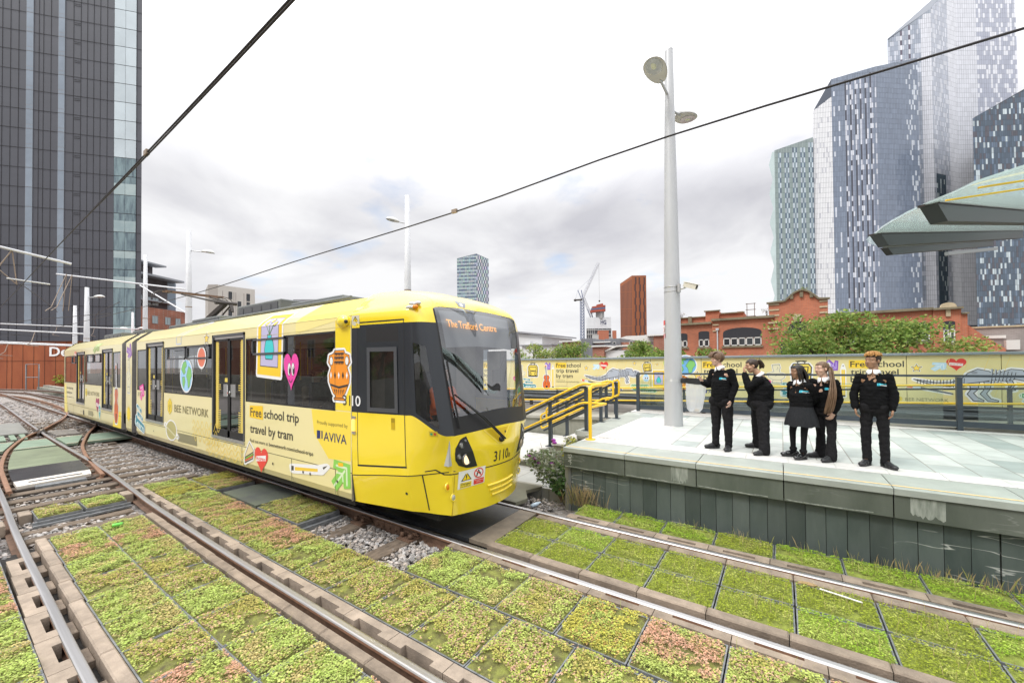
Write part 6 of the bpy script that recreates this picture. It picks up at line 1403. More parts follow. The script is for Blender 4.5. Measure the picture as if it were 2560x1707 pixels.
# ================================================================ CITY BEHIND
class Face:
    """a facade from A to B (ground points); s runs along it, 'out' towards the viewer's side"""
    def __init__(s, A, B, flip=False):
        s.A = V((A[0], A[1], 0)); s.B = V((B[0], B[1], 0)); s.L = (s.B-s.A).length; s.d = (s.B-s.A)/s.L
        s.n = V((s.d.y, -s.d.x, 0)) * (-1 if flip else 1)
        s.M = Matrix(((s.d.x, s.n.x, 0, s.A.x), (s.d.y, s.n.y, 0, s.A.y), (0, 0, 1, 0), (0, 0, 0, 1)))
    def P(s, a, z, out=0): return s.A + s.d*a + s.n*out + V((0, 0, z))
    def mb(s, m): b = MB(); b.use(m); b.X = s.M; return b
def solid(name, parent, pts, z0, zt, m, roof=None):
    b = MB(); n = len(pts); zt = zt if isinstance(zt, (list, tuple)) else [zt]*n; b.use(m)
    for i in range(n):
        j = (i+1) % n; b.quad((*pts[i],z0),(*pts[j],z0),(*pts[j],zt[j]),(*pts[i],zt[i]))
    b.use(roof or m); b.add([(*p, z) for p, z in zip(pts, zt)], [tuple(t) for t in tessellate_polygon([[V((p[0],p[1],0)) for p in pts]])])
    return b.build(name, parent)
def win(parent, F, s0, s1, z0, z1, out=.0, fm=None, mull=1, gm=None, fw=.06, dep=.08, name='window', boardtop=0):
    b = F.mb(fm or M_wframe)
    for (a,c,e,f) in ((s0,s1,z0,z0+fw),(s0,s1,z1-fw,z1),(s0,s0+fw,z0,z1),(s1-fw,s1,z0,z1)): b.box(a,c,out,out+dep,e,f)
    for k in range(1, mull): x = s0+(s1-s0)*k/mull; b.box(x-fw*.5,x+fw*.5,out+.002,out+dep+.004,z0+fw,z1-fw)
    o = b.build(name, parent); g = F.mb(gm or M_dglass); g.quad((s0+fw,out+.03,z0+fw),(s1-fw,out+.03,z0+fw),(s1-fw,out+.03,z1-fw),(s0+fw,out+.03,z1-fw)); g.build('pane', o); return o
M_wframe = mat('white_frame', (.62,.61,.58), .5); M_dglass = mat('dark_window', (.03,.035,.04), .08, spec=.6)
M_curt = mat('curtain_glass', (.5,.5,.5), .16, attr='Col', spec=.5)
def grid_facade(name, parent, F, z0, zA, zB, cw, ch, colfn, gap=.10, out=.06, m=None):
    vs = []; fs = []; cl = []; ni = max(1, round(F.L/cw)); cw = F.L/ni; nj = int((max(zA, zB)-z0)/ch)+1; rnd = random.Random(hash(name) % 999 + int(F.L*7))
    for i in range(ni):
        top = zA+(zB-zA)*((i+.5)/ni)
        for j in range(nj):
            a, c = i*cw+gap/2, (i+1)*cw-gap/2; e, f = z0+j*ch+gap/2, z0+(j+1)*ch-gap/2
            if e > top-.3: break
            fa, fb = min(f, zA+(zB-zA)*i/ni-.05), min(f, zA+(zB-zA)*(i+1)/ni-.05); c_ = colfn(i, j, ni, nj, rnd, top-e); k = len(vs); tl = rnd.uniform(-.02,.02)
            vs += [F.P(a,e,out+tl), F.P(c,e,out-tl), F.P(c,fb,out-tl), F.P(a,fa,out+tl)]; fs.append((k,k+1,k+2,k+3)); cl.append((*c_,1))
    return leaf_obj(name, (vs, fs, cl), parent, m or M_curt)
# ---- dark tower on the left
E0 = (-93.3,21.35); dv = (-.655,-.756); FL = 36
T = thing('office_tower', (-105,8,0), 'tall charcoal panelled tower with narrow window strips and a glazed corner at the left', 'tower')
A_ = (E0[0]+dv[0]*FL, E0[1]+dv[1]*FL); F = Face(A_, E0); back = V((-.98,.10,0))*18
M_char = mat('charcoal_panel', (.070,.074,.090), .48, var=.07, vs=.25); M_groove = mat('panel_groove', (.016,.016,.02), .7); M_strip = mat('sky_glass', (.22,.27,.33), .06, 0, spec=.9, var=.15, vs=.2)
solid('core', T, [A_, E0, (E0[0]+back.x,E0[1]+back.y), (A_[0]+back.x,A_[1]+back.y)], 0, 84, M_char)
Z0F = 6.6; fl = [9.37+3.27*k for k in range(24)]
S = lambda s: FL-s         # distance measured from the right hand edge
b = F.mb(M_groove)
for s in (.75,5.0,5.98,6.9,7.8,8.7,9.7,12.75,13.75,14.35,17.0,18.05,19.1,20.1,21.2,22.2,23.3,24.4): b.box(S(s)-.03,S(s)+.03,0,.03,Z0F,84)
for z in fl: b.box(0,FL,.031,.05,z-.04,z+.02)
b.build('panel_joints', T)
rnd = random.Random(4)
for k, z in enumerate(fl[:-1]):
    for (s0, s1) in ((15.05,16.0),(10.85,11.75),(20.4,21.0)):
        g = F.mb(M_wframe if 0 else mat('strip_frame',(.20,.22,.25),.5)); g.box(S(s1),S(s0),.01,.065,z+.0,z+3.24); o = g.build('window', T); g = F.mb(M_strip); g.box(S(s1)+.04,S(s0)-.04,.02,.07,z+.75 if k > 8 else z+.1,z+3.2); 
        if k > 8: g.box(S(s1)+.04,S(s0)-.04,.02,.07,z+.12,z+.62)
        g.build('pane', o)
    b = F.mb(M_groove); b.box(S(9.6),S(8.75),.032,.05,z+2.5,z+2.56); b.box(S(9.6),S(8.75),.032,.05,z+2.8,z+2.85); b.build('vent_slot', T)
zc = [6.7]+fl
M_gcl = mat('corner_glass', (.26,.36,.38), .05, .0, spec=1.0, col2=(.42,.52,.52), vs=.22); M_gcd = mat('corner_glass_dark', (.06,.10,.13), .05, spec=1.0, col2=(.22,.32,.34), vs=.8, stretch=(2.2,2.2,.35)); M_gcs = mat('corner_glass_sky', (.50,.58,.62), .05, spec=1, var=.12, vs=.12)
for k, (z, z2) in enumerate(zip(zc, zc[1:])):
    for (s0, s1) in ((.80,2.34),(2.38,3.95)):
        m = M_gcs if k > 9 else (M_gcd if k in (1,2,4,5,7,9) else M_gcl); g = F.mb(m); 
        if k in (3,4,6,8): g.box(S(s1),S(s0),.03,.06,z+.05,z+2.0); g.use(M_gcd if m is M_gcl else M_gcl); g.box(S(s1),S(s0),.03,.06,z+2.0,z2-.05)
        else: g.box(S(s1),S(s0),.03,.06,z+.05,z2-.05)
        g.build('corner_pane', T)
b = F.mb(M_groove); b.box(S(4.0),S(.75),.005,.028,6.6,84); b.build('corner_frame', T)
# ---- rust red station building
T = thing('rusty_clad_building', (-78,4,0), 'low rust red steel clad building with white lettering under the dark tower', 'building')
M_cort = mat('weathered_steel', (.25,.062,.022), .75, col2=(.36,.105,.038), vs=.5, bump=.1, stretch=(1,1,.4)); M_cortd = mat('weathered_dark', (.10,.035,.018), .8)
cA, cB, cC, cD = (-98,-9), (-72.5,5.6), (-66.5,9.6), (-57,15.5)
ztop = 5.15
for (p, q) in ((cA,cB),(cB,cC),(cC,cD)):
    F = Face(p, q); bk = -F.n*8; solid('clad_wall', T, [p, q, (q[0]+bk.x,q[1]+bk.y), (p[0]+bk.x,p[1]+bk.y)], -.3, ztop, M_cort)
    b = F.mb(M_cortd)
    k = 0.0
    while k < F.L: b.box(k-.02,k+.02,0,.02,-.2,ztop); k += 1.25
    b.box(0,F.L,.021,.035,3.0,3.03); b.box(-.1,F.L,0,.12,ztop,ztop+.08); b.build('panel_joints', T)
F = Face(cA, cB); b = F.mb(mat('roller_grey',(.10,.075,.075),.6)); b.box(F.L-9,F.L-2.2,.04,.08,-.2,2.1); b.build('louvre_door', T)
F = Face(cB, cC); d = Decal(lambda u, v, h: F.P(u, v, .06+h)); d.text('Deansgate', 4.35, 3.55, 1.45, (.85,.85,.85), .02, 7.6); d.build('lettering', T)
b = MB(); b.use(M_galv); b.tube([(-67.8,6.2,-.2),(-67.8,6.2,2.6),(-66.0,6.9,2.6),(-66.0,6.9,-.2)], .06, 6); b.tube([(-67.8,6.2,1.2),(-66.0,6.9,1.2)], .05, 6); tag(b.build('guard_rail', loc=(-67,6.5,0)), 'small white metal hoop barrier in front of the rust red building', 'barrier')
o = leaf_obj('foliage', leafy('h',(-69,9.6,.9),(4.5,1.6,.65),1500,.30,[(.30,.34,.05),(.36,.40,.08),(.24,.28,.05)],8)); tag(o, 'yellow green clipped hedge in front of the rust red building', 'hedge'); o.name = 'hedge'
b = MB(); b.use(M_concw); b.box(-78,-56,7.6,8.0,-.5,.25); b.use(M_concg); b.box(-78,-56,7.2,7.59,-.5,.05); tag(b.build('low_wall', loc=(-67,7.8,0)), 'low concrete wall below the clipped hedge', 'wall')
# ---- apartment blocks left of centre
M_bra = brick('brick_orange', (.36,.12,.07), (.30,.10,.06), (.34,.25,.2), .9, .3, .03); M_dbr = brick('brick_dark', (.085,.075,.082), (.11,.095,.10), (.13,.12,.12), .9, .3, .03)
T = thing('apartment_block', (-135,36,0), 'orange brick and dark grey apartment block with flat roofs right of the dark tower', 'building')
A_, B_ = (-131.5,30.6), (-137.5,41.0)
F = Face(A_, B_); bk = -F.n*16; A2_ = (A_[0]-F.d.x*7, A_[1]-F.d.y*7)
solid('brick_wall', T, [A2_, B_, (B_[0]+bk.x,B_[1]+bk.y), (A2_[0]+bk.x,A2_[1]+bk.y)], -10, 17.2, M_bra)
for zz_ in (13.2,9.3,5.4):
    for s in (2.9,6.4,9.4): win(T, F, s-.75, s+.75, zz_, zz_+2.0, .0, mat('grey_frame',(.36,.37,.38),.5), 2, mat('pale_window',(.30,.36,.38),.08,spec=.8))
solid('upper_storeys', T, [tuple((V((*A2_,0))-F.n*2.5+F.d*1.0).xy), tuple((V((*B_,0))-F.n*2.5-F.d*3.2).xy), tuple((V((*B_,0))-F.n*15-F.d*3.2).xy), tuple((V((*A2_,0))-F.n*15+F.d*1.0).xy)], 17.2, 25.6, M_dbr)
solid('roof_storey', T, [tuple((V((*A2_,0))-F.n*5+F.d*3).xy), tuple((V((*B_,0))-F.n*5-F.d*5).xy), tuple((V((*B_,0))-F.n*14-F.d*5).xy), tuple((V((*A2_,0))-F.n*14+F.d*3).xy)], 25.6, 29.0, M_dbr)
b = F.mb(mat('slab_grey',(.30,.32,.35),.5)); b.box(-6.5,F.L-1.0,-4,.3,25.2,25.7); b.box(-4,F.L-4.2,-5,-1.8,28.8,29.2); b.box(-6.9,F.L-2.5,-2.6,-.6,19.0,19.25); b.build('roof_slab', T)
b = F.mb(mat('blue_glass',(.16,.21,.27),.15,spec=.8)); b.box(F.L-3.1,F.L-.6,-14,-2.6,17.2,25.2); b.build('glazed_stair', T)
for s, z in ((1.0,22.6),(2.6,22.6),(1.0,18.4),(3.4,18.2),(5.4,18.2)): win(T, F, s-.8, s+.8, z, z+2.0, -2.5, mat('grey_frame'), 2, mat('pale_window'))
T = thing('white_block', (-183,68,0), 'pale cream apartment slab with rows of small dark windows', 'building')
A_, B_, C__ = (-190.5,63.8), (-187.1,66.0), (-187,79.5)
M_wh = mat('cream_render', (.60,.57,.52), .7, var=.05, vs=.3); M_wh2 = mat('shaded_side_slot_render', (.36,.33,.30), .7)  # darker tone paints the side wall's shade, and also colours the vent slots
solid('side_wall', T, [A_, B_, (-205,72), (-206,68)], -10, 34.9, M_wh2); solid('front_wall', T, [B_, C__, (-200,79), (-199,67)], -10, 34.8, M_wh)
F = Face(B_, C__)
for j in range(6):
    for i, s in enumerate((4.3,7.6,10.9)):
        if (i+j) % 2 == 0 or i == 2: win(T, F, s-.65, s+.65, 29.5-j*3.6, 32.6-j*3.6, .02, M_dglass, 1)
    b = F.mb(M_wh2); 
    for s in (1.6,5.6,6.3,9.3): b.box(s-.12,s+.12,.0,.03,29.2-j*3.6,32.6-j*3.6)
    b.build('vent_slot', T)
T = thing('red_roof_plant', (-136,76,0), 'low dark red rooftop block showing above the tram roof', 'building'); 
F = Face((-141.7,72.8),(-128,82)); bk = -F.n*6
solid('red_wall', T, [tuple(F.A.xy),tuple(F.B.xy),tuple((F.B+bk).xy),tuple((F.A+bk).xy)], -5, 24.5, mat('dark_red',(.30,.03,.035),.5), mat('grey_roof',(.3,.3,.32),.6)); b = F.mb(mat('grey_roof')); b.box(-.2,F.L+.2,-6,.2,24.5,25.3); b.build('roof', T)
# ---- lone glass tower
T = thing('glass_tower', (-258,307,0), 'distant slim blue green glass tower with a sloping top above the tram', 'tower')
P1, P2, P3 = (-268.7,299.6), (-249.7,312.3), (-242.3,317.4); P2 = (-251.0,308.5)
solid('core', T, [P1, P2, P3, (-262,332)], 0, [108,112,107,107], mat('tower_dark',(.12,.15,.18),.4))
def cg(i, j, ni, nj, r, d): k = r.uniform(.75,1.15); return tuple(x*k for x in ((.30,.38,.41) if r.random() < .55 else (.13,.17,.22)))
def cg2(i, j, ni, nj, r, d): return tuple(x*r.uniform(.85,1.1) for x in ((.58,.62,.66) if (i+j) % 2 else (.16,.19,.25)))
def cg1(i, j, ni, nj, r, d): return tuple(x*r.uniform(.9,1.1) for x in ((.40,.48,.50) if j % 2 else ((.13,.17,.23) if r.random() < .6 else (.24,.30,.35))))
grid_facade('facade', T, Face(P1, P2), 40, 107.5, 111.5, 1.9, 1.75, cg1); grid_facade('facade', T, Face(P2, P3), 40, 111.5, 106.5, 1.3, 3.5, cg2)
# ---- crane, unfinished block and copper tower
def lattice(b, p, q, w, n, r=.22):
    p, q = V(p), V(q); d = (q-p).normalized(); u = V((0,0,1)) if abs(d.z) < .9 else V((1,0,0)); x = d.cross(u).normalized(); y = x.cross(d)
    cs = [x*w/2+y*w/2, -x*w/2+y*w/2, -x*w/2-y*w/2, x*w/2-y*w/2]
    for c in cs: b.bar(p+c, q+c, r)
    for k in range(n):
        a, e = p+(q-p)*k/n, p+(q-p)*(k+1)/n
        for i in range(4): b.bar(a+cs[i], e+cs[(i+1) % 4], r*.6)
M_cr = mat('crane_blue', (.12,.15,.26), .5); M_crw = mat('crane_white', (.55,.56,.6), .5)
def crane(base, ztop, tip, cj, label):
    t = thing('tower_crane', (base[0], base[1], 0), label, 'crane', 'cranes over the unfinished tower'); x, y = base
    b = MB(); b.use(M_cr); lattice(b, (x,y,0), (x,y,ztop), 2.2, 22, .35); b.build('mast', t)
    b = MB(); b.use(M_crw); lattice(b, (x,y,ztop+1.5), tip, 1.5, 16, .26); b.build('jib', t)
    b = MB(); b.use(M_iron); b.bar((x,y,ztop+.8), cj, 1.8, 1.0); b.ball(cj, 1.2, 8, 6, (1,1,.8)); b.build('counter_jib', t)
    b = MB(); b.use(M_cr); ap = V((x-2.6,y-1.7,ztop+8)); b.bar((x,y,ztop), ap, .45); b.bar((x+1,y,ztop), ap+V((2.2,1.4,0)), .45); b.bar(ap, V(tip).lerp(V((x,y,ztop)),.35), .10); b.bar(ap, cj, .10); b.build('a_frame', t); return t
t = crane((-123.9,277.9), 49, (-113.2,284.5,77.5), (-128.1,274.8,49.4), 'white luffing jib tower crane standing left of the unfinished tower')
b = MB(); b.use(M_iron); b.bar((-113,284.6,77),(-113,285,49),.09); b.ball((-113,285,48.6), .7, 8, 6); b.build('hoist_rope', t)
crane((-117.6,281), 34.5, (-123,278.3,51.5), (-113.5,284,36), 'smaller luffing crane in front of the unfinished tower')
T = thing('unfinished_tower', (-112,282,0), 'unfinished tower block wrapped in white sheeting with a red climbing rig on top', 'building')
H0, H1, H2 = (-119.6,275.6), (-114.5,278.3), (-104.2,285.2)
solid('core', T, [H0,H1,H2,(-108,292),(-122,284)], 0, 35.4, mat('raw_concrete',(.34,.34,.34),.8))
for (p, q) in ((H0,H1),(H1,H2)):
    F = Face(p, q); b = F.mb(mat('white_sheet',(.66,.68,.70),.6,var=.05,vs=.3)); b.box(0,F.L,.0,.25,27.5,35.8); b.build('sheeting', T)
    b = F.mb(mat('floor_slab',(.46,.46,.45),.8)); 
    for k in range(6): b.box(0,F.L,.0,.4,26.2-k*3.2,26.7-k*3.2)
    b.use(mat('void_dark',(.09,.09,.10),.9)); b.box(.2,F.L-.2,.01,.05,5,27.4); b.use(mat('floor_slab')); 
    for k in range(5): b.box(k*F.L/4-.15,k*F.L/4+.15,.06,.2,5,27.4)
    b.build('floor_slabs', T)
F = Face(H1, H2); d = Decal(lambda u, v, h: F.P(u, v, .27+h*30)); d.text('HG', 4.6, 30.7, 4.2, (.03,.04,.10), .03, 4.2); d.text('CONSTRUCTION', 4.7, 29.7, .6, (.2,.2,.25), 0, 4); d.build('lettering', T)
b = MB(); b.use(mat('raw_concrete')); b.box(-114,-109,280,284,35,41); b.use(mat('rig_red',(.36,.08,.05),.7)); b.bar((-117,277.5,40.2),(-108,283,41.0),5,1.6); b.bar((-116,278,43),(-108,283,44),4.6,1.4); b.bar((-113,280,44.4),(-109.6,282.5,45.3),3.6,1.6); b.use(M_cr); b.bar((-116.6,277.6,41.8),(-108,283,42.6),4.4,1.2); b.use(mat('rig_green',(.05,.42,.40),.6)); b.bar((-110.8,279.2,41.2),(-109.3,280.2,41.3),.6,1.4); b.build('climbing_rig', T)
T = thing('brick_box_block', (-108,270,0), 'orange brick stair box in front of the unfinished tower', 'building'); b = MB(); b.use(mat('plain_orange',(.42,.15,.09),.8,var=.05,vs=.4)); F = Face((-107.2,268.4),(-101.3,272.4)); b.X = F.M; b.box(0,F.L,-4,0,0,25); b.box(F.L+3.2,F.L+5.6,-3,-.5,0,25); b.build('brick_wall', T); b = F.mb(mat('floor_slab')); b.box(-4,0,-3,-.2,0,22); b.box(F.L,F.L+3.2,-3,-1,0,20.5); b.build('balconies', T)
T = thing('copper_tower', (-102,330,0), 'rust brown tower with dark wavy window columns right of the crane', 'tower')
B1, B2, B3 = (-110,323.2), (-102.4,328.2), (-92,335.3); B2 = (-101.0,326.0)
M_cop = mat('copper_clad', (.34,.115,.05), .6, var=.05, vs=.1); M_copd = mat('copper_dark', (.10,.05,.045), .5)
solid('core', T, [B1,B2,B3,(-102,345)], 0, [67.5,73.6,74.3,70], M_cop)
F = Face(B1, B2); b = F.mb(M_copd)
for k in range(9): s = .5+k*F.L/9.3; b.box(s,s+.42,.0,.06,5,65.6+ (73.6-67.5)*s/F.L-.6)
b.use(M_cop)
for z in (58,44,30): b.box(0,F.L,.061,.10,z+2,z+2.4)
b.build('window_slots', T)
F = Face(B2, B3); b = F.mb(M_copd); rnd = random.Random(2)
for k in range(24):
    for c in range(3): s = 2.1+c*3.9+(.65 if (k//2+c) % 2 else 0); b.box(s,s+1.35,.0,.06,4+k*2.85,6.85+k*2.85)
b.build('window_slots', T)
# ---- low buildings behind the trees
T = thing('white_gabled_hall', (-42,62,0), 'white hall with a shallow sloping roof behind the trees left of centre', 'building')
b = MB(); b.use(mat('white_render',(.66,.66,.66),.7,var=.04,vs=.3)); b.prism([(-46,-3),(-34.3,-3),(-34.3,7.0),(-46,8.6)], 60, 72, 'y'); b.build('wall', T); b = MB(); b.use(mat('grey_roof')); b.prism([(-46.5,8.65),(-33.6,7.05),(-33.6,7.3),(-46.5,9.0)], 59.4, 72.5, 'y'); b.build('roof', T)
b = MB(); b.use(mat('white_render')); b.box(-36.5,-30.9,57,59.8,-3,5.2); b.use(mat('grey_roof')); b.box(-37,-30.6,56.6,59.9,5.2,5.4); b.use(mat('white_render')); b.box(-36.2,-35.2,57.5,58.5,5.4,6.0); b.build('annex', T)
M_lbr = brick('brick_low', (.40,.14,.085), (.34,.12,.07), (.38,.3,.25), .6, .2, .02); M_greyc = mat('grey_cladding',(.17,.175,.19),.5,var=.06,vs=.4)
T = thing('grey_brick_housing', (-25,64,0), 'low grey and brick housing with thin white roof edges behind the trees', 'building')
b = MB(); b.use(M_lbr); b.box(-30.4,-26.8,60,70,-3,5.75); b.box(-24.8,-23.0,60.3,70,-3,5.4); b.box(-20.5,-18.6,60.5,70,-3,5.4); b.build('brick_wall', T); b = MB(); b.use(M_greyc); b.box(-26.8,-24.9,59.5,70,-3,6.15); b.box(-23.0,-20.5,60,70,-3,6.0); b.box(-25.0,-20.4,58.5,59.4,-3,5.1); b.build('clad_wall', T)
b = MB(); b.use(mat('white_edge',(.66,.65,.62),.6)); b.box(-30.8,-26.7,59.6,70.4,5.76,5.95); b.box(-24.9,-22.0,59.8,70,5.42,5.58); b.build('roof', T)
F = Face((-30.4,60),(-18,60))
for s in (1.0,2.9,3.4): win(T, F, s-.25, s+.25, 4.4, 5.2, .01)
for s in (9.0,11.6): win(T, F, s-.25, s+.25, 4.9, 5.5, .02)
T = thing('brick_pillar_house', (-21.5,52,0), 'small house with an orange brick pillar and a white sloping roof', 'building')
b = MB(); b.use(M_lbr); b.box(-21.7,-20.05,52,55,-3,4.45); b.build('brick_wall', T); b = MB(); b.use(mat('white_render')); b.box(-20.04,-17.2,52.6,55,-3,3.95); b.build('wall', T); b = MB(); b.use(mat('white_edge')); b.box(-22.1,-19.6,51.7,55.3,4.46,4.62); b.prism([(-20.0,3.95),(-18.4,4.58),(-16.4,4.62),(-16.4,4.44),(-18.4,4.4),(-20,3.75)], 52.2, 55.5, 'y'); b.build('roof', T)
T = thing('long_white_roof_house', (-18,74,0), 'long low house with a pale roof below the copper tower', 'building')
b = MB(); b.use(mat('white_render')); b.box(-27,-17,74,80,-3,5.9); b.box(-17,-14.5,72,80,-3,6.4); b.build('wall', T); b = MB(); b.use(mat('white_edge')); b.prism([(-28.5,6.0),(-24,7.2),(-17,7.2),(-16.5,5.9)], 73.5, 80, 'y'); b.box(-20,-13.8,71.5,80,6.9,7.1); b.build('roof', T); b = MB(); b.use(M_lbr); b.box(-18.6,-16.4,71.9,75,-3,6.89); b.build('brick_wall', T)
# ---- red brick warehouse
M_brw = brick('brick_red', (.54,.155,.07), (.43,.115,.052), (.36,.20,.14), .225, .075, .012); M_stone = mat('sooty_stone', (.13,.115,.075), .9, col2=(.24,.20,.13), vs=1.5); M_stone2 = mat('clean_stone', (.46,.38,.25), .85, var=.15, vs=3); M_board = mat('black_board', (.022,.022,.028), .7)
T = thing('brick_warehouse', (0,40,0), 'old red brick warehouse with a curved gable and boarded arched windows', 'building')
F = Face((-12,40),(14,40)); X0 = 12
def wseg(x0, x1, zt, y0=40.0, name='brick_wall'):
    b = MB(); b.use(M_brw); b.box(x0,x1,y0,y0+8,-4,zt); return b.build(name, T)
wseg(-8.4,-5.152,5.78); wseg(-5.15,-.43,6.0,39.9); wseg(3.1,8.9,5.85); wseg(8.9,10.25,5.8,39.85); wseg(10.26,10.55,5.45,39.9)
arc = [(-.86,7.15)]+[(.35+ (2.45-.35)*k/16, 7.2+.75*math.sin(math.pi*k/16)) for k in range(17)]+[(3.08,7.15)]
b = MB(); b.use(M_brw); b.prism([(-.43,-4)]+[(-.43,5.9),(-.80,5.9)]+arc+[(3.08,-4)], 39.78, 48, 'y'); b.build('gable_wall', T)
cop = [(-.98,7.16),(-.3,7.2)]+[(.30+(2.5-.30)*k/16, 7.24+.78*math.sin(math.pi*k/16)) for k in range(17)]+[(3.2,7.18)]
b = MB(); b.use(M_stone)
for p, q in zip(cop, cop[1:]): b.bar((p[0],39.7,p[1]),(q[0],39.7,q[1]),.5,.13,up=(0,-1,0)) if 0 else b.bar((p[0],39.75,p[1]),(q[0],39.75,q[1]),.35,.13)
for x in (.75,1.4,2.05): b.box(x-.11,x+.11,39.6,39.77,7.25+.2*math.sin((x-.35)/2.1*3.14),7.55+.3*math.sin((x-.35)/2.1*3.14))
b.build('gable_coping', T)
b = MB(); b.use(M_stone); b.box(-8.5,-5.2,39.7,39.99,5.72,5.9); b.box(-5.2,-.44,39.62,39.89,5.95,6.14); b.box(3.1,8.9,39.7,39.99,5.82,6.0); b.box(8.85,10.3,39.55,39.84,5.78,5.92); b.box(10.25,10.6,39.7,39.89,5.42,5.52); b.build('parapet_coping', T)
b = MB(); b.use(M_stone2); b.prism([(9.2,5.92),(10.0,5.92)]+[(9.6+.38*math.cos(a),5.98+.28*math.sin(a)) for a in [math.pi*k/10 for k in range(11)]], 39.6, 39.84, 'y'); b.prism([(1.0,5.5),(1.25,5.5),(1.36,6.1),(.9,6.1)], 39.68, 39.77, 'y'); b.prism([(.93,5.5),(.99,5.5),(.89,6.05),(.78,5.9)], 39.7, 39.77, 'y'); b.prism([(1.26,5.5),(1.32,5.5),(1.47,5.9),(1.37,6.05)], 39.7, 39.77, 'y'); b.box(9.5,9.72,39.72,39.84,5.3,5.78)
for z in (5.45,4.95): b.box(-.9,-.44,39.7,39.89,z,z+.12); b.box(-.42,-.05,39.7,39.77,z,z+.12)
for z in (6.95,6.5,6.05): b.box(-.79,-.1,39.72,39.775,z,z+.13); b.box(2.55,3.05,39.72,39.775,z,z+.13)
b.box(-5.1,-4.6,39.8,39.89,5.55,5.65); b.box(-5.1,-4.75,39.8,39.89,5.0,5.1); b.build('stone_dressings', T)
def archwin(x0, x1, zs, zr, zt, n, y=39.9):
    """boarded arched head over a casement row"""
    b = MB(); b.use(M_board); c = (x0+x1)/2; rx_ = (x1-x0)/2; k_ = 12
    b.prism([(x0,zr),(x1,zr)]+[(c+rx_*math.cos(math.pi*i/k_), zt-.28*(x1-x0 > 2)-.12+(.12+.28*(x1-x0 > 2))*math.sin(math.pi*i/k_)) for i in range(k_+1)], y-.02, y+.02, 'y'); o = b.build('window', T)
    Fw = Face((x0, y), (x1, y))
    for i in range(n):
        w_ = (x1-x0)/n; b = Fw.mb(M_wframe); s0, s1 = i*w_+.015, (i+1)*w_-.015
        for (a,c_,e,f) in ((s0,s1,zs,zs+.08),(s0,s1,zr-.09,zr-.01),(s0,s0+.07,zs,zr),(s1-.07,s1,zs,zr)): b.box(a,c_,.0,.05,e,f)
        b.build('sash', o); b = Fw.mb(M_dglass); b.quad((s0+.06,.02,zs+.06),(s1-.06,.02,zs+.06),(s1-.06,.02,zr-.06),(s0+.06,.02,zr-.06)); b.build('pane', o)
    b = MB(); b.use(M_stone); b.box(x0-.1,x1+.1,y-.14,y+.01,zs-.17,zs-.02); b.build('sill', o)
archwin(-4.28,-1.37,3.68,4.38,5.25,5,39.9); archwin(-6.3,-5.4,3.68,4.35,5.1,2,40.0); archwin(-8.1,-7.25,3.68,4.3,4.98,2,40.0); archwin(4.2,6.3,3.68,4.3,5.0,4,40.0); archwin(7.5,8.75,3.68,4.3,5.0,2,40.0); archwin(9.35,9.95,3.5,4.45,5.0,2,39.85)
b = MB(); b.use(M_board); b.prism([(.45,4.75),(1.75,4.75)]+[(1.1+.65*math.cos(math.pi*i/14), 4.75+.78*math.sin(math.pi*i/14)) for i in range(15)], 39.74, 39.775, 'y'); b.box(-.05,1.9,39.73,39.775,0,3.75); o = b.build('lunette', T); b = MB(); b.use(M_stone); b.box(.2,2.0,39.62,39.77,4.6,4.74); b.build('sill', o)
b = MB(); b.use(mat('downpipe',(.5,.52,.54),.5)); b.tube([(-4.72,39.8,-1),(-4.72,39.8,5.2)], .055, 8); b.box(-4.84,-4.6,39.7,39.88,5.1,5.28); b.build('downpipe', T)
b = MB(); b.use(M_brw); b.box(-8.9,-6.1,43,47,5,6.65); b.box(-6.1,-4.9,42.8,47,5,7.15); b.box(-4.88,-2.9,43,47,5,6.85); b.box(-3.4,-2.9,42.9,47,6.85,7.0); b.use(M_stone); b.box(-9.0,-6.12,42.8,43.2,6.66,6.76); b.box(-6.2,-4.8,42.6,42.99,7.16,7.26); b.box(-4.8,-2.8,42.8,43.2,6.86,6.96)
for x in (-8.6,-7.5): b.box(x-.16,x+.16,42.7,42.99,5.7,6.8)
b.build('roof_storey', T)
b = MB(); b.use(M_rust); 
for (p, q) in (((-2.6,43,6.4),(-2.6,43,7.7)),((-2.0,43,6.4),(-2.0,43,7.7)),((-2.7,43,7.65),(-1.9,43,7.65)),((-2.7,43,7.1),(-1.9,43,7.1)),((-2.7,43,6.5),(-1.9,43,6.5))): b.bar(p, q, .05)
b.build('roof_ladder', T)
b = MB(); b.use(M_brw); b.prism([(10.55,-4),(10.55,4.75),(11.3,3.95),(12.3,3.0),(12.3,-4)], 40.1, 48, 'y'); b.build('side_gable', T)
T = thing('grey_brick_wall', (15,41,0), 'long pale grey brick wall at the right edge behind the hoarding', 'wall'); b = MB(); b.use(brick('brick_grey',(.34,.29,.28),(.28,.24,.23),(.36,.33,.3),.225,.075,.012)); b.box(10.9,30,41.5,42,-4,4.5); b.use(M_stone2); b.box(10.9,30,41.4,42.1,4.5,4.6); b.use(mat('pink_render',(.50,.27,.20),.7)); b.box(10.56,11.9,46,50,-4,6.0); b.build('brick_wall', T)
b = MB(); b.use(M_wframe); b.box(12.6,13.2,41.0,41.4,2.95,3.6); b.box(11.5,12.7,41.35,41.39,3.75,3.95); b.build('air_unit', T)
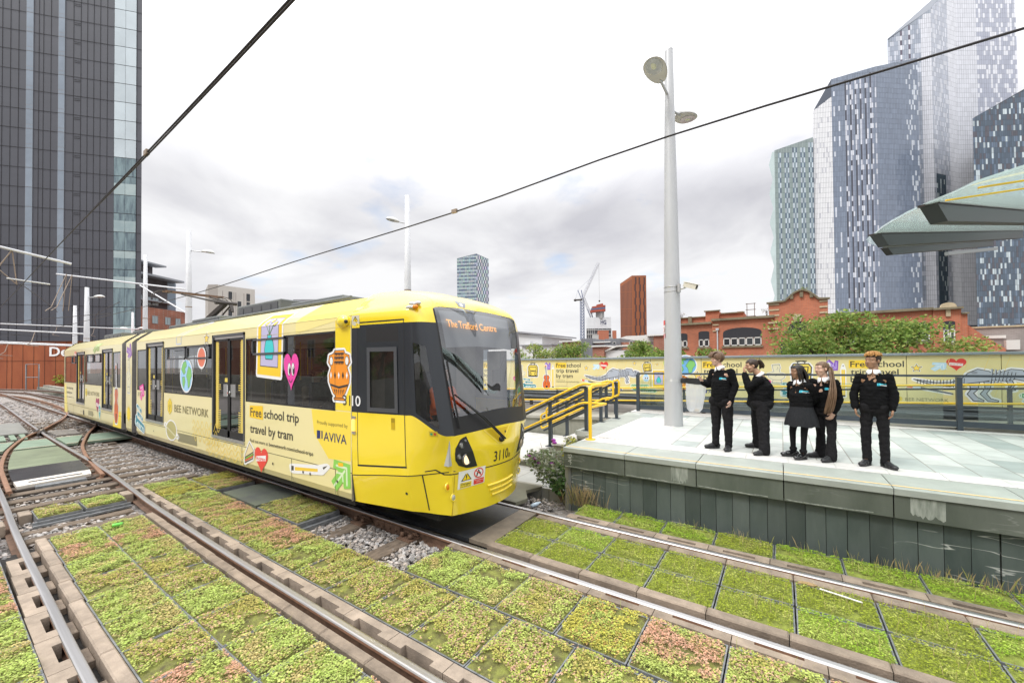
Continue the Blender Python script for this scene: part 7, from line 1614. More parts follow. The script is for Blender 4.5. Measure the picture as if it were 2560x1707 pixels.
# ---- glass towers on the right
def tower(name, label, loc): return thing(name, loc, label, 'tower', 'cluster of glass skyscrapers on the right')
M_tback = mat('tower_backing', (.085,.10,.13), .4)
def jit(c, r, a=.9, b_=1.1): k = r.uniform(a, b_); return tuple(min(.9, x*k*.84+h_) for x, h_ in zip(c, (.055,.062,.075)))  # random tone, plus distance haze painted in as a pale bluish lift
def colA(i, j, ni, nj, r, d):
    if d < 5: return jit((.27,.33,.31), r)
    g = i % 5
    if g in (1, 3) and i > 1: return jit((.55,.63,.68) if (j+i//5) % 2 else (.10,.15,.20), r, .75, 1.15)
    if g == 2 and i > 1: return jit((.20,.27,.31) if (j+i//5) % 2 else (.42,.52,.56), r, .8, 1.2)
    return jit((.27,.34,.315), r, .95, 1.05)
def colW(i, j, ni, nj, r, d): return jit((.86,.86,.87) if r.random() < .88 else (.62,.62,.66), r, .96, 1.02)
def colC(i, j, ni, nj, r, d):
    if d < 6: return jit((.20,.24,.31), r, .85, 1.15)
    base = (.185,.225,.30)
    if i in (1, 4) : return jit((.66,.70,.78) if r.random() < .28 else base, r, .9, 1.15)
    if 8 <= i < 8+3*7 and (i-8) % 3 == 0: return jit((.035,.032,.045) if r.random() < .66 else (.66,.68,.75), r)
    if 8 <= i < 8+3*7 and (i-8) % 3 == 1: return jit((.68,.70,.77) if r.random() < .30 else (.26,.29,.38), r)
    if i >= ni-8 and r.random() < .22: return jit((.62,.67,.74), r)
    return jit(base, r, .9, 1.12)
def colD(i, j, ni, nj, r, d):
    if d < 3: return jit((.32,.36,.42), r)
    f = i/ni
    if .15 < f < .62 and i % 4 == 2: return jit((.10,.07,.10) if (j+i//4) % 2 else (.78,.78,.82), r)
    if f > .72: return jit((.74,.75,.80), r, .93, 1.07)
    return jit((.36,.40,.48) if r.random() < .7 else (.62,.65,.72), r, .9, 1.1)
def colD2(i, j, ni, nj, r, d): return jit((.72,.73,.78) if i < ni*.3 else ((.44,.46,.55) if r.random() < .7 else (.80,.81,.86)), r, .94, 1.06)
def colE(i, j, ni, nj, r, d):
    q = r.random(); return jit((.045,.075,.11) if q < .55 else (.06,.05,.06) if q < .75 else (.10,.15,.22) if q < .86 else (.52,.60,.63), r, .8, 1.25)
def colRefl(i, j, ni, nj, r, d):
    q = r.random(); return jit((.03,.06,.08) if q < .6 else (.06,.09,.11) if q < .8 else (.48,.55,.56), r, .8, 1.25)
# green grey tower
t = tower('glass_tower', 'pale green grey glass skyscraper with a folded left edge, leftmost of the tall group', (5,318,0))
a0, a1 = (-1.9,310.6), (19.0,324.4); zl = [30+ (140-30)*k/10 for k in range(11)]
solid('core', t, [a0, a1, (21,345), (3,335)], 0, [139.8,148.2,148,140], M_tback)
grid_facade('facade', t, Face(a0, a1), 26, 139.8, 148.2, 1.05, 3.3, colA)
b = MB(); b.use(mat('folded_glass',(.50,.60,.60),.12,spec=.8,var=.12,vs=.1))
for k in range(6):
    z0, z1, z2 = 26+19*k, 35.5+19*k, 45+19*k; p = V((a0[0],a0[1],0)); q = p+V((-3.2,-1.4,0)); q2 = p+V((-1.2,-.5,0))
    b.poly([p+V((0,0,z0)), q2+V((0,0,z0)), q+V((0,0,min(z1,138))), p+V((0,0,min(z1,138)))]); b.poly([p+V((0,0,min(z1,138))), q+V((0,0,min(z1,138))), q2+V((0,0,min(z2,139))), p+V((0,0,min(z2,139)))])
b.build('folded_edge', t)
# middle tower: bright narrow side and blue grey front
t = tower('glass_tower', 'blue grey glass skyscraper with columns of black and white panes and a bright narrow side', (50,345,0))
b0, b1, b2, b3 = (19.3,326.5), (29.4,331.0), (52,341.5), (76,361.5)
solid('core', t, [b0, b1, b2, b3, (77,372), (25,366)], 0, [166,186,191,199,199,166], M_tback)
grid_facade('bright_side', t, Face(b0, b1), 26, 166.5, 174.5, .9, 3.3, colW);  # near-white panes carry the sky's reflection in their colour
def colC1(i, j, ni, nj, r, d): return colC(i, j, 99, nj, r, d)
def colC2(i, j, ni, nj, r, d): return colC(i+27, j, ni+27, nj, r, d)
grid_facade('front', t, Face(b1, b2), 26, 186, 191, .95, 3.3, colC1); grid_facade('front', t, Face(b2, b3), 26, 191, 199, 1.1, 3.3, colC2)
# tallest tower behind, running out of the top of the picture
t = tower('glass_tower', 'tallest pale lilac glass skyscraper rising out of the top right of the picture', (95,390,0))
c0, c1_, c2_, c3 = (63.5,370), (87,381), (104,402), (139,426)
solid('core', t, [c0, c1_, c2_, c3, (138,440), (76,420)], 0, [223,240,268,268,268,223], M_tback)
grid_facade('front', t, Face(c0, c1_), 26, 222, 240, 1.25, 3.3, colD); 
def colDb(i, j, ni, nj, r, d):
    if 2 <= i < ni*.42 and j < 31: return colRefl(i, j, ni, nj, r, d)  # dark panes paint a neighbouring tower's reflection into the facade
    return jit((.50,.53,.61) if r.random() < .7 else (.72,.74,.80), r, .9, 1.08) if i < ni*.6 else jit((.80,.81,.86), r, .95, 1.04)
grid_facade('front', t, Face(c1_, c2_), 26, 240, 268, 1.25, 3.3, colDb); grid_facade('right_side', t, Face(c2_, c3), 26, 268, 268, 1.6, 3.3, colD2)
# dark tower at the right edge
t = tower('glass_tower', 'dark teal glass skyscraper with scattered white panes at the right edge', (120,370,0))
d0, d1, d2 = (97,352), (140,378), (170,405)
solid('core', t, [d0, d1, d2, (160,420), (113,402)], 0, [147,175,178,178,147], mat('teal_backing',(.02,.03,.04),.4))
grid_facade('front', t, Face(d0, d1), 20, 147, 174, 1.15, 3.3, colE); grid_facade('front', t, Face(d1, d2), 20, 174, 178, 1.15, 3.3, colE)

# ---- trees behind the hoarding
GREEN1 = [(.17,.27,.05),(.22,.33,.075),(.13,.21,.045),(.28,.37,.10),(.32,.36,.09)]; GREEN2 = [(.24,.34,.075),(.30,.40,.10),(.18,.26,.06),(.36,.42,.13),(.38,.31,.09)]; REDB = [(.22,.08,.04),(.16,.10,.04),(.12,.16,.04),(.28,.12,.05)]
M_bark = mat('bark', (.075,.055,.04), .95, var=.3, vs=8)
def tree(base, h, spread, label, seed, n=5200, ls=.17, cols=GREEN1, lobes=11, z0f=.35, name='tree', group='trees behind the hoarding', flat=.75):
    rnd = random.Random(seed); t = thing(name, base, label, 'tree', group); B0 = V(base); b = MB(); b.use(M_bark); D_ = []; top = B0+V((0,0,h*.62))
    b.tube([B0, B0+V((rnd.uniform(-.1,.1),0,h*.3)), top], [.05+.016*h,.04+.012*h,.03+.006*h], 8)
    for k in range(lobes):
        a = 2*math.pi*k/lobes*1.0+rnd.uniform(-.4,.4); rr = spread*rnd.uniform(.25,.78); zz_ = h*rnd.uniform(z0f,.86)
        if k < 2: rr *= .3; zz_ = h*.86
        c = B0+V((rr*math.cos(a), rr*math.sin(a)*.8, zz_)); st = B0.lerp(top, rnd.uniform(.45,.95)); b.tube([st, st.lerp(c,.5)+V((0,0,.12*h*.3)), c], [.05,.03,.012], 5)
        s = spread*rnd.uniform(.26,.42); D_.append(leafy('x', c, (s*1.25, s*1.1, s*flat), int(n/lobes), ls, cols, seed*31+k))
        for q in range(3): e = c+V((rnd.uniform(-s,s)*1.1,rnd.uniform(-s,s),rnd.uniform(-.2,s*.8))); b.tube([c.lerp(st,.3), c, e], [.02,.014,.005], 4)
    b.build('trunk', t); leaf_obj('crown', join_leaf(*D_), t); return t
tree((2.0,24,-1.5), 6.4, 2.9, 'large spreading light green tree in front of the warehouse gable', 1, 12500, .15, GREEN1, 18, .42)
tree((4.2,24.5,-1.5), 5.9, 2.2, 'broad green tree right of the large tree in front of the warehouse', 2, 6500, .15, GREEN1, 13, .42)
tree((6.1,24.2,-1.5), 5.0, 2.0, 'thin drooping tree reaching in front of the grey brick wall', 3, 2600, .14, GREEN2, 9, .5)
tree((-14.6,24,-1.5), 5.6, 1.7, 'open pale green tree with visible branches beside the tram windscreen', 4, 2600, .13, GREEN2, 11, .5)
tree((-12.9,24.6,-1.5), 5.2, 1.6, 'light green tree second from the tram behind the hoarding', 5, 3000, .13, GREEN2, 10, .5)
tree((-11.2,24,-1.5), 5.6, 1.7, 'airy tree with a dark leaning trunk behind the hoarding headline', 6, 2600, .13, GREEN1, 11, .5)
tree((-9.8,24.4,-1.5), 4.6, 1.2, 'small sparse yellow green tree in front of the white roofs', 7, 1300, .12, [(.26,.28,.06),(.20,.24,.05)], 9, .55)
tree((-7.1,24,-1.5), 5.5, 1.5, 'round bright green tree below the copper tower', 8, 4600, .13, GREEN1, 12, .5)
tree((-5.4,24.6,-1.5), 5.0, 1.2, 'bushy green tree just left of the tall lamp post', 9, 2600, .13, GREEN1, 10, .5)
tree((-3.6,24,-1.5), 4.9, 1.2, 'rounded bush with a reddish tint just right of the tall lamp post', 10, 2800, .13, GREEN1+REDB[:1], 10, .5)
o = leaf_obj('shrubbery', join_leaf(*[leafy('s',(-16+1.25*k,22.5+.5*(k % 2),1.9+.25*math.sin(k*1.7)),(1.1,.8,.75),650,.13,REDB if k % 3 == 0 else GREEN1,60+k) for k in range(9)]+[leafy('s',(-8+1.3*k,22.4,1.9),(1.1,.8,.75),550,.13,GREEN1,90+k) for k in range(12)])); tag(o, 'continuous band of mixed green and reddish shrubs along the back of the hoarding', 'shrubs', None, 'stuff')
for (x, y, z, s, lb) in ((-8.3,42.9,6.85,.5,'bare scrubby weed growing on the left end of the warehouse roof'),(-1.0,40.6,6.4,.45,'bare scrubby weed beside the curved gable'),(1.6,39.8,8.0,.28,'green weed on top of the curved gable')):
    t = thing('roof_weed', (x,y,z), lb, 'weed', 'weeds growing on the warehouse roof'); b = MB(); b.use(M_bark); rnd = random.Random(int(x*10))
    for k in range(7): b.tube([(x,y,z-.3),(x+rnd.uniform(-.3,.3)*s,y,z+.2*s),(x+rnd.uniform(-1,1)*s,y,z+rnd.uniform(.5,1.1)*s)], [.015,.01,.004], 4)
    b.build('stems', t); leaf_obj('foliage', leafy('w',(x,y,z+.45*s),(s,.3,s*.6),90,.07,GREEN2 if x > 1 else REDB,int(z*9)), t)
# ---- what stands behind the viewer and shows in the tram's windows
T = thing('brick_terrace', (-25,-22,0), 'red brick building across the tracks that shows in the tram windows', 'building')
b = MB(); b.use(M_bra); b.box(-75,-8,-30,-20,-2,8); b.build('brick_wall', T); F = Face((-8,-20),(-75,-20), False)
for k in range(14): win(T, F, 2+k*4.6, 3.6+k*4.6, 3.2, 5.4, .02, None, 2)
b = MB(); b.use(M_concw); b.box(-75,6,-12,-11.6,-.3,1.3); tag(b.build('boundary_wall', loc=(-30,-11.8,0)), 'grey boundary wall across the tracks that shows in the tram windows', 'wall')
for k, x in enumerate((-34,-27,-21,-15.5,-10,-4)): tree((x,-14.5+.8*(k % 2),-.5), 5.4+.5*(k % 3), 2.3, f'dark green tree across the tracks reflected in the tram, {ORD[k]} from the far end', 40+k, 1500, .34, GREEN1, 8, .2, group='trees across the tracks')

# ================================================================ OVERHEAD LINE AND FAR LAMP POSTS
M_wire = mat('contact_wire', (.035,.032,.034), .5, .5); M_mast = mat('white_mast', (.60,.61,.63), .45, var=.05, vs=1.5); M_fit = mat('fitting', (.26,.20,.15), .6)
def wire(pts, r, label, n=6):
    b = MB(); b.use(M_wire); b.tube(catmull(pts, 4), r, n); return tag(b.build('overhead_wire', loc=pts[0]), label, 'wire', 'overhead wires of the tramway')
wire([(9,4.61,4.95),(3,4.61,4.78),(-1,4.61,4.80),(-4.2,4.61,4.655),(-9,4.61,4.60),(-14.7,4.61,4.50),(-24,4.55,4.55),(-40,4.3,4.7),(-60,3.2,4.9)], .0105, 'thick black wire from the right edge down to the pantograph of the tram')
pA = [(8,1.42,5.3),(1,1.42,5.0),(-2.8,1.42,4.86),(-4.44,1.42,4.80),(-6.3,1.42,4.745),(-12.5,1.42,4.58),(-21.8,1.40,4.3),(-40,1.6,4.6)]
wire(pA, .009, 'upper of the two close black wires running from the top edge to the left'); wire([(x, y+.004, z-.026) for x, y, z in pA[:5]]+[(-9.5,1.42,4.655)], .009, 'lower of the two close black wires running from the top edge')
for P, lb in (((-6.02,1.42,4.755),'brown clamp on the pair of black wires at the upper left'),((-4.18,4.61,4.67),'small clamp on the thick wire above the tram')):
    b = MB(); b.use(M_fit); b.bar(V(P)-V((.05,0,0)), V(P)+V((.05,0,0)), .035, .055); tag(b.build('wire_clamp', loc=P), lb, 'clamp')
def mast(x, y, ztop, r, label, grp='white poles beside the tramway', name='lamp_post', cat='pole'):
    t = thing(name, (x,y,-.3), label, cat, grp); b = MB(); b.use(M_mast); b.lathe([(r*1.25,-.5),(r*1.2,ztop*.3),(r,ztop*.6),(r*.72,ztop),(0,ztop)], (x,y,0), 16)
    b.use(M_fit); b.lathe([(r*1.02,ztop*.55),(r*1.06,ztop*.555),(r*1.0,ztop*.56)], (x,y,0), 16); b.build('pole', t); return t
t = mast(-15.9,13.95,11.0,.165,'grey lamp post rising behind the tram roof with one lamp on the left', 'grey lamp posts with domed lamps', cat='lamp post'); lamp_head(t, (-15.95,13.88,9.55), (-.80,-.58), .22, 1.05, .4)
t = mast(-30.8,9.3,10.8,.165,'white lamp post above the middle of the tram with one lamp on the right', 'grey lamp posts with domed lamps', cat='lamp post'); lamp_head(t, (-30.7,9.38,9.55), (.85,.55), -.12, 1.15, .7)
m1 = mast(-38.3,9.0,10.4,.14,'white pole beside the dark tower carrying a long cross arm', name='catenary_mast')
b = MB(); b.use(M_mast); b.tube([(-30.9,9.2,7.1),(-38.3,8.95,8.25),(-45.5,5.6,9.35)], .055, 8); b.tube([(-37.4,8.5,8.0),(-31.0,9.2,5.65)], .045, 8); b.build('cross_arm', m1)
b = MB(); b.use(M_fit)
for P in ((-44,5.9,9.2),(-43.4,6.1,9.1)): b.tube([P,(P[0]+.5,P[1]-.8,6.6),(P[0]+1.6,P[1]-1.2,6.2)], .025, 5); b.tube([P,(P[0]+.2,P[1]-.2,6.4)], .02, 5)
b.build('hangers', m1)
mA = mast(-43.0,6.2,6.8,.13,'short white mast in front of the rust red building, left of a pair', name='catenary_mast'); mB_ = mast(-37.0,5.85,7.4,.14,'white mast with a small lamp before the rust red building, right of a pair', name='catenary_mast'); lamp_head(mB_, (-36.95,5.9,6.75), (.8,.6), .05, .9, .5)
mC = mast(-70.4,15.3,9.4,.17,'far white mast with two lamps against the dark tower', name='catenary_mast'); lamp_head(mC, (-70.4,15.3,7.2), (.8,.6), .05, 1.3, .6); lamp_head(mC, (-70.4,15.3,7.2), (-.8,-.6), .05, 1.3, .6)
def arm(parent, p, q, r=.045):
    b = MB(); b.use(M_mast); b.tube([p, q], r, 8); b.use(M_fit); b.tube([V(q).lerp(V(p),.02), V(q)], r*1.25, 8); d = (V(q)-V(p)); 
    for f in (.35,.6): c = V(p)+d*f; b.tube([c, c+V((.5,-.2,-.7)), c+V((1.4,-.5,-.95))], .018, 5); b.tube([c+V((1.4,-.5,-.95)), c+V((-.6,.2,-.95))], .02, 5)
    return b.build('cross_arm', parent)
arm(mA, (-43.0,6.2,3.9), (-49,-2,4.4)); arm(mB_, (-37.0,5.85,4.4), (-45.5,.6,5.0)); arm(mB_, (-37.0,5.85,3.6), (-46,-3.5,4.2)); arm(mC, (-62,14,6.6), (-58,3,6.2), .06)
g = mast(-25.2,-6.2,9.4,.15,'white mast beyond the left edge carrying the big cross arm', name='catenary_mast')
b = MB(); b.use(M_mast); b.tube([(-25.2,-6.2,8.0),(-24.9,.6,7.1),(-24.7,3.45,6.62)], .05, 8); b.tube([(-24.9,-2.2,7.1),(-24.6,1.05,5.9)], .03, 6); b.tube([(-24.6,1.75,5.72),(-24.6,2.85,5.66)], .028, 6); b.use(M_fit)
for c in ((-24.9,1.25,6.98),(-24.85,1.9,6.88)): b.tube([c,(c[0],c[1]-.35,6.1)], .022, 5); b.tube([c,(c[0],c[1]+.12,5.55)], .018, 5); b.tube([(c[0],c[1]-.35,6.1),(c[0],c[1]+.12,5.55)], .018, 5)
b.build('cross_arm', g)
for k, (P, lb) in enumerate(((((-18,-3.0,6.5),(-24,1.2,6.0),(-33,3.6,5.9),(-45,5.6,6.4)),'thin curved wire crossing the pair of wires at the far left'),(((-20,-5,7.4),(-26,-1,7.2),(-36,.5,6.0),(-60,1,5.5)),'thin wire above the left track near the dark tower'),(((-24,4.5,4.6),(-40,2.0,4.9),(-70,-3,5.2)),'thin wire low in front of the rust red building'),(((-28,5.6,5.6),(-44,7.4,6.2),(-70,12,7.0)),'thin wire running between the white masts'),(((-36,-3,4.6),(-44,4.6,4.5),(-38,5.8,4.4)),'thin wire tied to the right hand short mast'))): wire(list(P), .016, lb, 5)
# ================================================================ PEOPLE
def skin_mat(name, c): 
    m = mat(name, c, .5, var=.06, vs=30); b = m.node_tree.nodes['Principled BSDF']; b.inputs['Subsurface Weight'].default_value = .12; b.inputs['Subsurface Radius'].default_value = (.02,.008,.004); b.inputs['Subsurface Scale'].default_value = .3; return m
M_knit = mat('black_knit', (.0085,.0085,.0095), .95, var=.35, vs=160, bump=.35, bs=260, spec=.12); M_trous = mat('black_trousers', (.014,.0135,.015), .9, var=.3, vs=40, bump=.25, bs=120, spec=.15); M_skirt = mat('dark_skirt', (.022,.023,.026), .9, var=.2, vs=50, spec=.15); M_tights = mat('black_tights', (.007,.007,.008), .8, spec=.2)
M_shoe = mat('black_shoe', (.018,.018,.020), .38, bump=.1, bs=40); M_patent = mat('patent_shoe', (.008,.008,.009), .12, coat=.6); M_sole = mat('shoe_sole', (.03,.03,.032), .7); M_collar = mat('white_cotton', (.78,.78,.80), .8); M_iris = mat('eye_dark', (.03,.018,.01), .15); M_white = mat('eye_white', (.62,.60,.57), .3)
def capsule(b, p, q, r0, r1, n=10):
    p, q = V(p), V(q); b.ball(p, r0, n, 7); b.ball(q, r1, n, 7)
    if (q-p).length > 1e-4: b.tube([p, q], [r0, r1], n)
def chain(b, pts, rs, n=10):
    for k in range(len(pts)-1): capsule(b, pts[k], pts[k+1], rs[k], rs[k+1], n)
def remesh(b, name, parent, m, vox, smooth=4, fac=.5, disp=0, dsc=9, seed=0, clip=None):
    me = bpy.data.meshes.new('tmp'); me.from_pydata(b.v, [], b.f); o = bpy.data.objects.new('tmp', me); COL.objects.link(o)
    r = o.modifiers.new('r','REMESH'); r.mode = 'VOXEL'; r.voxel_size = vox
    s = o.modifiers.new('s','SMOOTH'); s.factor = fac; s.iterations = smooth
    dg = bpy.context.evaluated_depsgraph_get(); dg.update(); e = bpy.data.meshes.new_from_object(o.evaluated_get(dg)); bpy.data.objects.remove(o); bpy.data.meshes.remove(me)
    off = wloc(parent); e.name = name
    if disp:
        nr = [v.normal.copy() for v in e.vertices]
        for v, n in zip(e.vertices, nr):
            c = v.co; k = fbm(c.x*dsc+seed, c.y*dsc, c.z*dsc*1.6, 3); v.co = c + n*disp*(1-2.2*abs(k))
    for v in e.vertices: v.co -= off
    e.materials.clear(); e.materials.append(m); e.polygons.foreach_set('use_smooth', [True]*len(e.polygons)); e.update()
    o = bpy.data.objects.new(name, e); COL.objects.link(o); o.parent = parent; return o
def hand(b, W, u, n, side, s=1.0, curl=.5, spread=.10):
    """palm and five fingers; u = finger direction, n = palm normal, side = +1/-1 thumb side"""
    u = V(u).normalized(); n = V(n); n = (n-u*n.dot(u)).normalized(); t = u.cross(n)*side; W = V(W); K = W+u*.078*s
    capsule(b, W-u*.02*s, W+u*.02*s, .021*s, .021*s, 8)
    for k, a in enumerate((-1.5,-.5,.5,1.5)):
        base = K - t*(a*.0185*s); capsule(b, W-t*a*.010*s, base, .0165*s, .0115*s, 8)
        L_ = (.058,.070,.067,.052)[k]*s if True else 0; dr = (u - t*a*spread).normalized(); d1 = (dr + n*curl*.5).normalized(); d2 = (dr + n*curl*1.4).normalized(); d3 = (dr + n*curl*2.2).normalized()
        p1 = base+d1*L_*.45; p2 = p1+d2*L_*.33; p3 = p2+d3*L_*.24; chain(b, [base,p1,p2,p3], [.0092*s,.0085*s,.0078*s,.007*s], 8)
    tb = W+u*.022*s+t*.022*s; t1 = tb+(t*.75+u*.6+n*.15).normalized()*.038*s; t2 = t1+(t*.35+u*.85+n*.35).normalized()*.03*s; chain(b, [W+u*.012*s, tb, t1, t2], [.017*s,.0135*s,.0105*s,.0085*s], 8)
def head_mesh(b, c, f, up, h):
    """head about h tall centred on c, facing f"""
    f = V(f).normalized(); up = V(up); up = (up-f*up.dot(f)).normalized(); l = up.cross(f)      # l: the person's left
    M3 = Matrix(((l.x,f.x,up.x),(l.y,f.y,up.y),(l.z,f.z,up.z))); P = lambda x, y, z: V(c)+M3 @ V((x*h,y*h,z*h))
    E_ = lambda x, y, z, r, s: b.ball(P(x,y,z), r*h, 16, 10, s, M3)
    E_(0,-.07,.14,.36,(.90,1.08,.98)); E_(0,.05,-.08,.30,(.90,1.0,1.2)); E_(0,.15,-.33,.155,(1.15,1.0,.9)); E_(0,.10,-.24,.22,(1.06,1,.9)); E_(0,.23,.10,.2,(1.2,.55,.8))
    for s in (-1,1):
        E_(s*.145,.17,-.10,.135,(1,.95,1)); E_(s*.335,-.03,-.03,.095,(.32,.75,1.15)); capsule(b, P(s*.05,.300,.135), P(s*.19,.250,.135), .042*h, .036*h, 8)
    capsule(b, P(0,.315,.05), P(0,.375,-.075), .034*h, .052*h, 8); E_(.05,.335,-.085,.035,(1,1,.8)); E_(-.05,.335,-.085,.035,(1,1,.8))
    capsule(b, P(-.06,.30,-.20), P(.06,.30,-.20), .032*h, .032*h, 8); capsule(b, P(-.05,.29,-.245), P(.05,.29,-.245), .034*h, .034*h, 8)
    return P, M3
def face_parts(t, P, M3, h, brow, lip, smile=0):
    for s in (-1,1):
        b = MB(); b.use(M_white); b.ball(P(s*.125,.268,.04), .050*h, 12, 8, (1.15,.8,.60), M3); b.use(M_iris); b.ball(P(s*.125,.300,.04), .024*h, 10, 6, (1,.5,1.05), M3); b.build('eye', t)
        b = MB(); b.use(brow); b.tube([P(s*.055,.343,.14), P(s*.13,.328,.17), P(s*.205,.272,.145)], [.006*h,.010*h,.005*h], 6); b.build('eyebrow', t)
    b = MB(); b.use(lip); b.tube([P(-.085,.295,-.215+smile*.02), P(-.04,.33,-.225), P(0,.336,-.222), P(.04,.33,-.225), P(.085,.295,-.215+smile*.02)], [.008*h,.016*h,.018*h,.016*h,.008*h], 6); b.build('mouth', t)
def hair_cap(t, P, h, m, low, thick, seed=0, streak=.012, name='hair', top=None, n=72, mm=16):
    """shell of hair: low(az) gives the hairline height for azimuth az (0 = front), thick(az, el) its thickness, in head heights"""
    b = MB(); b.use(m); vs = []; fs = []
    for k in range(n):
        az = 2*math.pi*k/n; lo = low(az)
        for i in range(mm+1):
            e0 = math.asin(max(-.95, min(.95, (lo-.14)/.37))); el = e0+(math.pi/2-e0)*i/mm
            st = streak*(mnoise.noise(V((math.cos(az)*7+seed, math.sin(az)*7, el*1.2)))+.6*mnoise.noise(V((math.cos(az)*17+seed, math.sin(az)*17, el*2))))*(math.cos(el)**.5 if el < 1.5 else 0)
            r = 1+0*az; th = thick(az, el)+st; rx, ry, rz = .324+th, .389+th, .353+th
            vs.append(P(-rx*math.cos(el)*math.sin(az)*-1, -.07+ry*math.cos(el)*math.cos(az), .14+rz*math.sin(el)))
    for k in range(n):
        for i in range(mm): a, c = k*(mm+1)+i, ((k+1) % n)*(mm+1)+i; fs.append((a, c, c+1, a+1))
    base = len(vs)
    for k in range(n): az = 2*math.pi*k/n; vs.append(P(.29*math.sin(az), -.07+.34*math.cos(az), low(az)+.02))
    for k in range(n): fs.append((k*(mm+1), base+k, base+(k+1) % n, ((k+1) % n)*(mm+1)))
    b.add(vs, fs, True); return b.build(name, t, normals=True)
def strands(t, paths, r, m, name, jitter=.012, k=1, seed=1, n=5):
    rnd = random.Random(seed); b = MB(); b.use(m)
    for pth in paths:
        for _ in range(k):
            j = V((rnd.gauss(0,jitter), rnd.gauss(0,jitter), rnd.gauss(0,jitter*.5))); b.tube(catmull([V(p)+j*(q/len(pth)+.25) for q, p in enumerate(pth)], 4), [r]*((len(pth)-1)*4)+[r*.4], n)
    return b.build(name, t)
PBZ = .88
def person(c, label, J, skin, H, hair, trousers=True, legr=(.085,.062,.052), torso=(.165,.13), shoe=None, flare=0, z0=PBZ, jm=None, group='school children in black uniforms waiting on the platform', tm=None, badge=True, smile=0, armr=1.0, vox=.0055, crotch=None):
    n_ = math.hypot(*c); fw = V((c[0]/n_, c[1]/n_, 0)); rt = V((fw.y, -fw.x, 0)); O = V((c[0], c[1], z0)); jm = jm or M_knit; tm = tm or M_trous
    W = lambda p: O + rt*p[0] + fw*p[1] + V((0,0,p[2])); D = lambda p: rt*p[0]+fw*p[1]+V((0,0,p[2]))
    t = thing('person', O, label, 'person', group); sm = skin_mat(*skin); j = {k: W(v) for k, v in J.items() if k[0] != '_'}
    f = D(J['_face']).normalized(); up = D(J.get('_up', (0,0,1))); h = J.get('_h', .215); bf = D(J['_front']).normalized(); bl = V((0,0,1)).cross(bf)*1.0   # bl: the person's left
    # --- body: one surface
    b = MB(); P, M3 = head_mesh(b, j['head'], f, up, h); nk = j['neck']; capsule(b, P(0,-.08,-.22), nk, .047, .052); 
    chain(b, [nk, j['chest'], j['waist'], j['pelvis']], [.06,.105,.10,.105])
    for s in 'ab':
        chain(b, [j['chest']+(j['sh'+s]-j['chest'])*.4, j['sh'+s], j['el'+s], j['wr'+s]], [.06,.045,.034,.024]); chain(b, [j['hip'+s], j['kn'+s], j['an'+s]], [min(.07,legr[0]*.62),min(.048,legr[1]*.62),min(.034,legr[2]*.6)])
        u = D(J['_h'+s][0]); n = D(J['_h'+s][1]); hand(b, j['wr'+s], u, n, J['_h'+s][2], J.get('_hs',.92), J['_h'+s][3], J['_h'+s][4] if len(J['_h'+s]) > 4 else .10)
        ft = D(J['_f'+s]).normalized(); chain(b, [j['an'+s], j['an'+s]+ft*.10-V((0,0,.035))], [.03,.025])
    remesh(b, 'body', t, sm, .0048, 3, .4)
    face_parts(t, P, M3, h, hair['brow'], mat('lips_'+skin[0], tuple(x*k for x, k in zip(skin[1], (.80,.50,.48))), .45), smile)
    # --- jumper
    Mt = lambda a, l_: Matrix(((l_.x,a.x,0),(l_.y,a.y,0),(0,0,1)))
    b = MB(); tw, td = torso; A = j['pelvis'].lerp(j['waist'], .0); hem = J.get('_hem', j['pelvis'].z-O.z)
    pts = [j['pelvis'], j['waist'], j['chest'], j['neck']-V((0,0,.035))]
    def ringp(k):
        k = k*(len(pts)-1); i = min(int(k), len(pts)-2); return pts[i].lerp(pts[i+1], k-i)
    for q in range(13):
        k = q/12; w = tw*(.98 if k < .12 else 1.04 if k < .45 else .98 if k < .68 else .98-2.0*(k-.68)); d_ = td*(1.0 if k < .12 else 1.06 if k < .6 else 1.0-1.3*(k-.6)); b.ball(ringp(k), 1, 18, 10, (max(w,.055), max(d_,.05), .075), Mt(bf, bl))
    for s in 'ab': chain(b, [j['chest'].lerp(j['sh'+s],.6)+V((0,0,.03)), j['sh'+s], j['el'+s], j['el'+s].lerp(j['wr'+s],.85)], [.054*armr,.052*armr,.047*armr,.043*armr]); capsule(b, j['el'+s].lerp(j['wr'+s],.82), j['el'+s].lerp(j['wr'+s],.97), .040*armr, .036*armr)
    jo = remesh(b, 'jumper', t, jm, .0085, 3, .4, .007, 8, len(label))
    # --- legs
    b = MB(); l0, l1, l2 = legr
    for s in 'ab':
        b.ball(j['hip'+s]+V((0,0,.03)), 1, 14, 8, (tw*.56, td*.95, .10), Mt(bf, bl)); chain(b, [j['hip'+s]+V((0,0,.02)), j['hip'+s].lerp(j['kn'+s],.5), j['kn'+s], j['kn'+s].lerp(j['an'+s],.6), j['an'+s]-V((0,0,.015 if flare or not trousers else 0))], [l0,l0*.92,l1,l2+(flare*.4),l2+flare])
    b.ball(j['pelvis']-V((0,0,.02)), 1, 16, 10, (tw*.93, td*.93, .11), Mt(bf, bl))
    if crotch: b.ball(j['pelvis']-V((0,0,crotch)), 1, 14, 8, (tw*.55, td*.8, .10), Mt(bf, bl))
    remesh(b, 'trousers' if trousers else 'tights', t, tm if trousers else M_tights, .0085, 3, .4, .006 if trousers else .001, 7, 3+len(label))
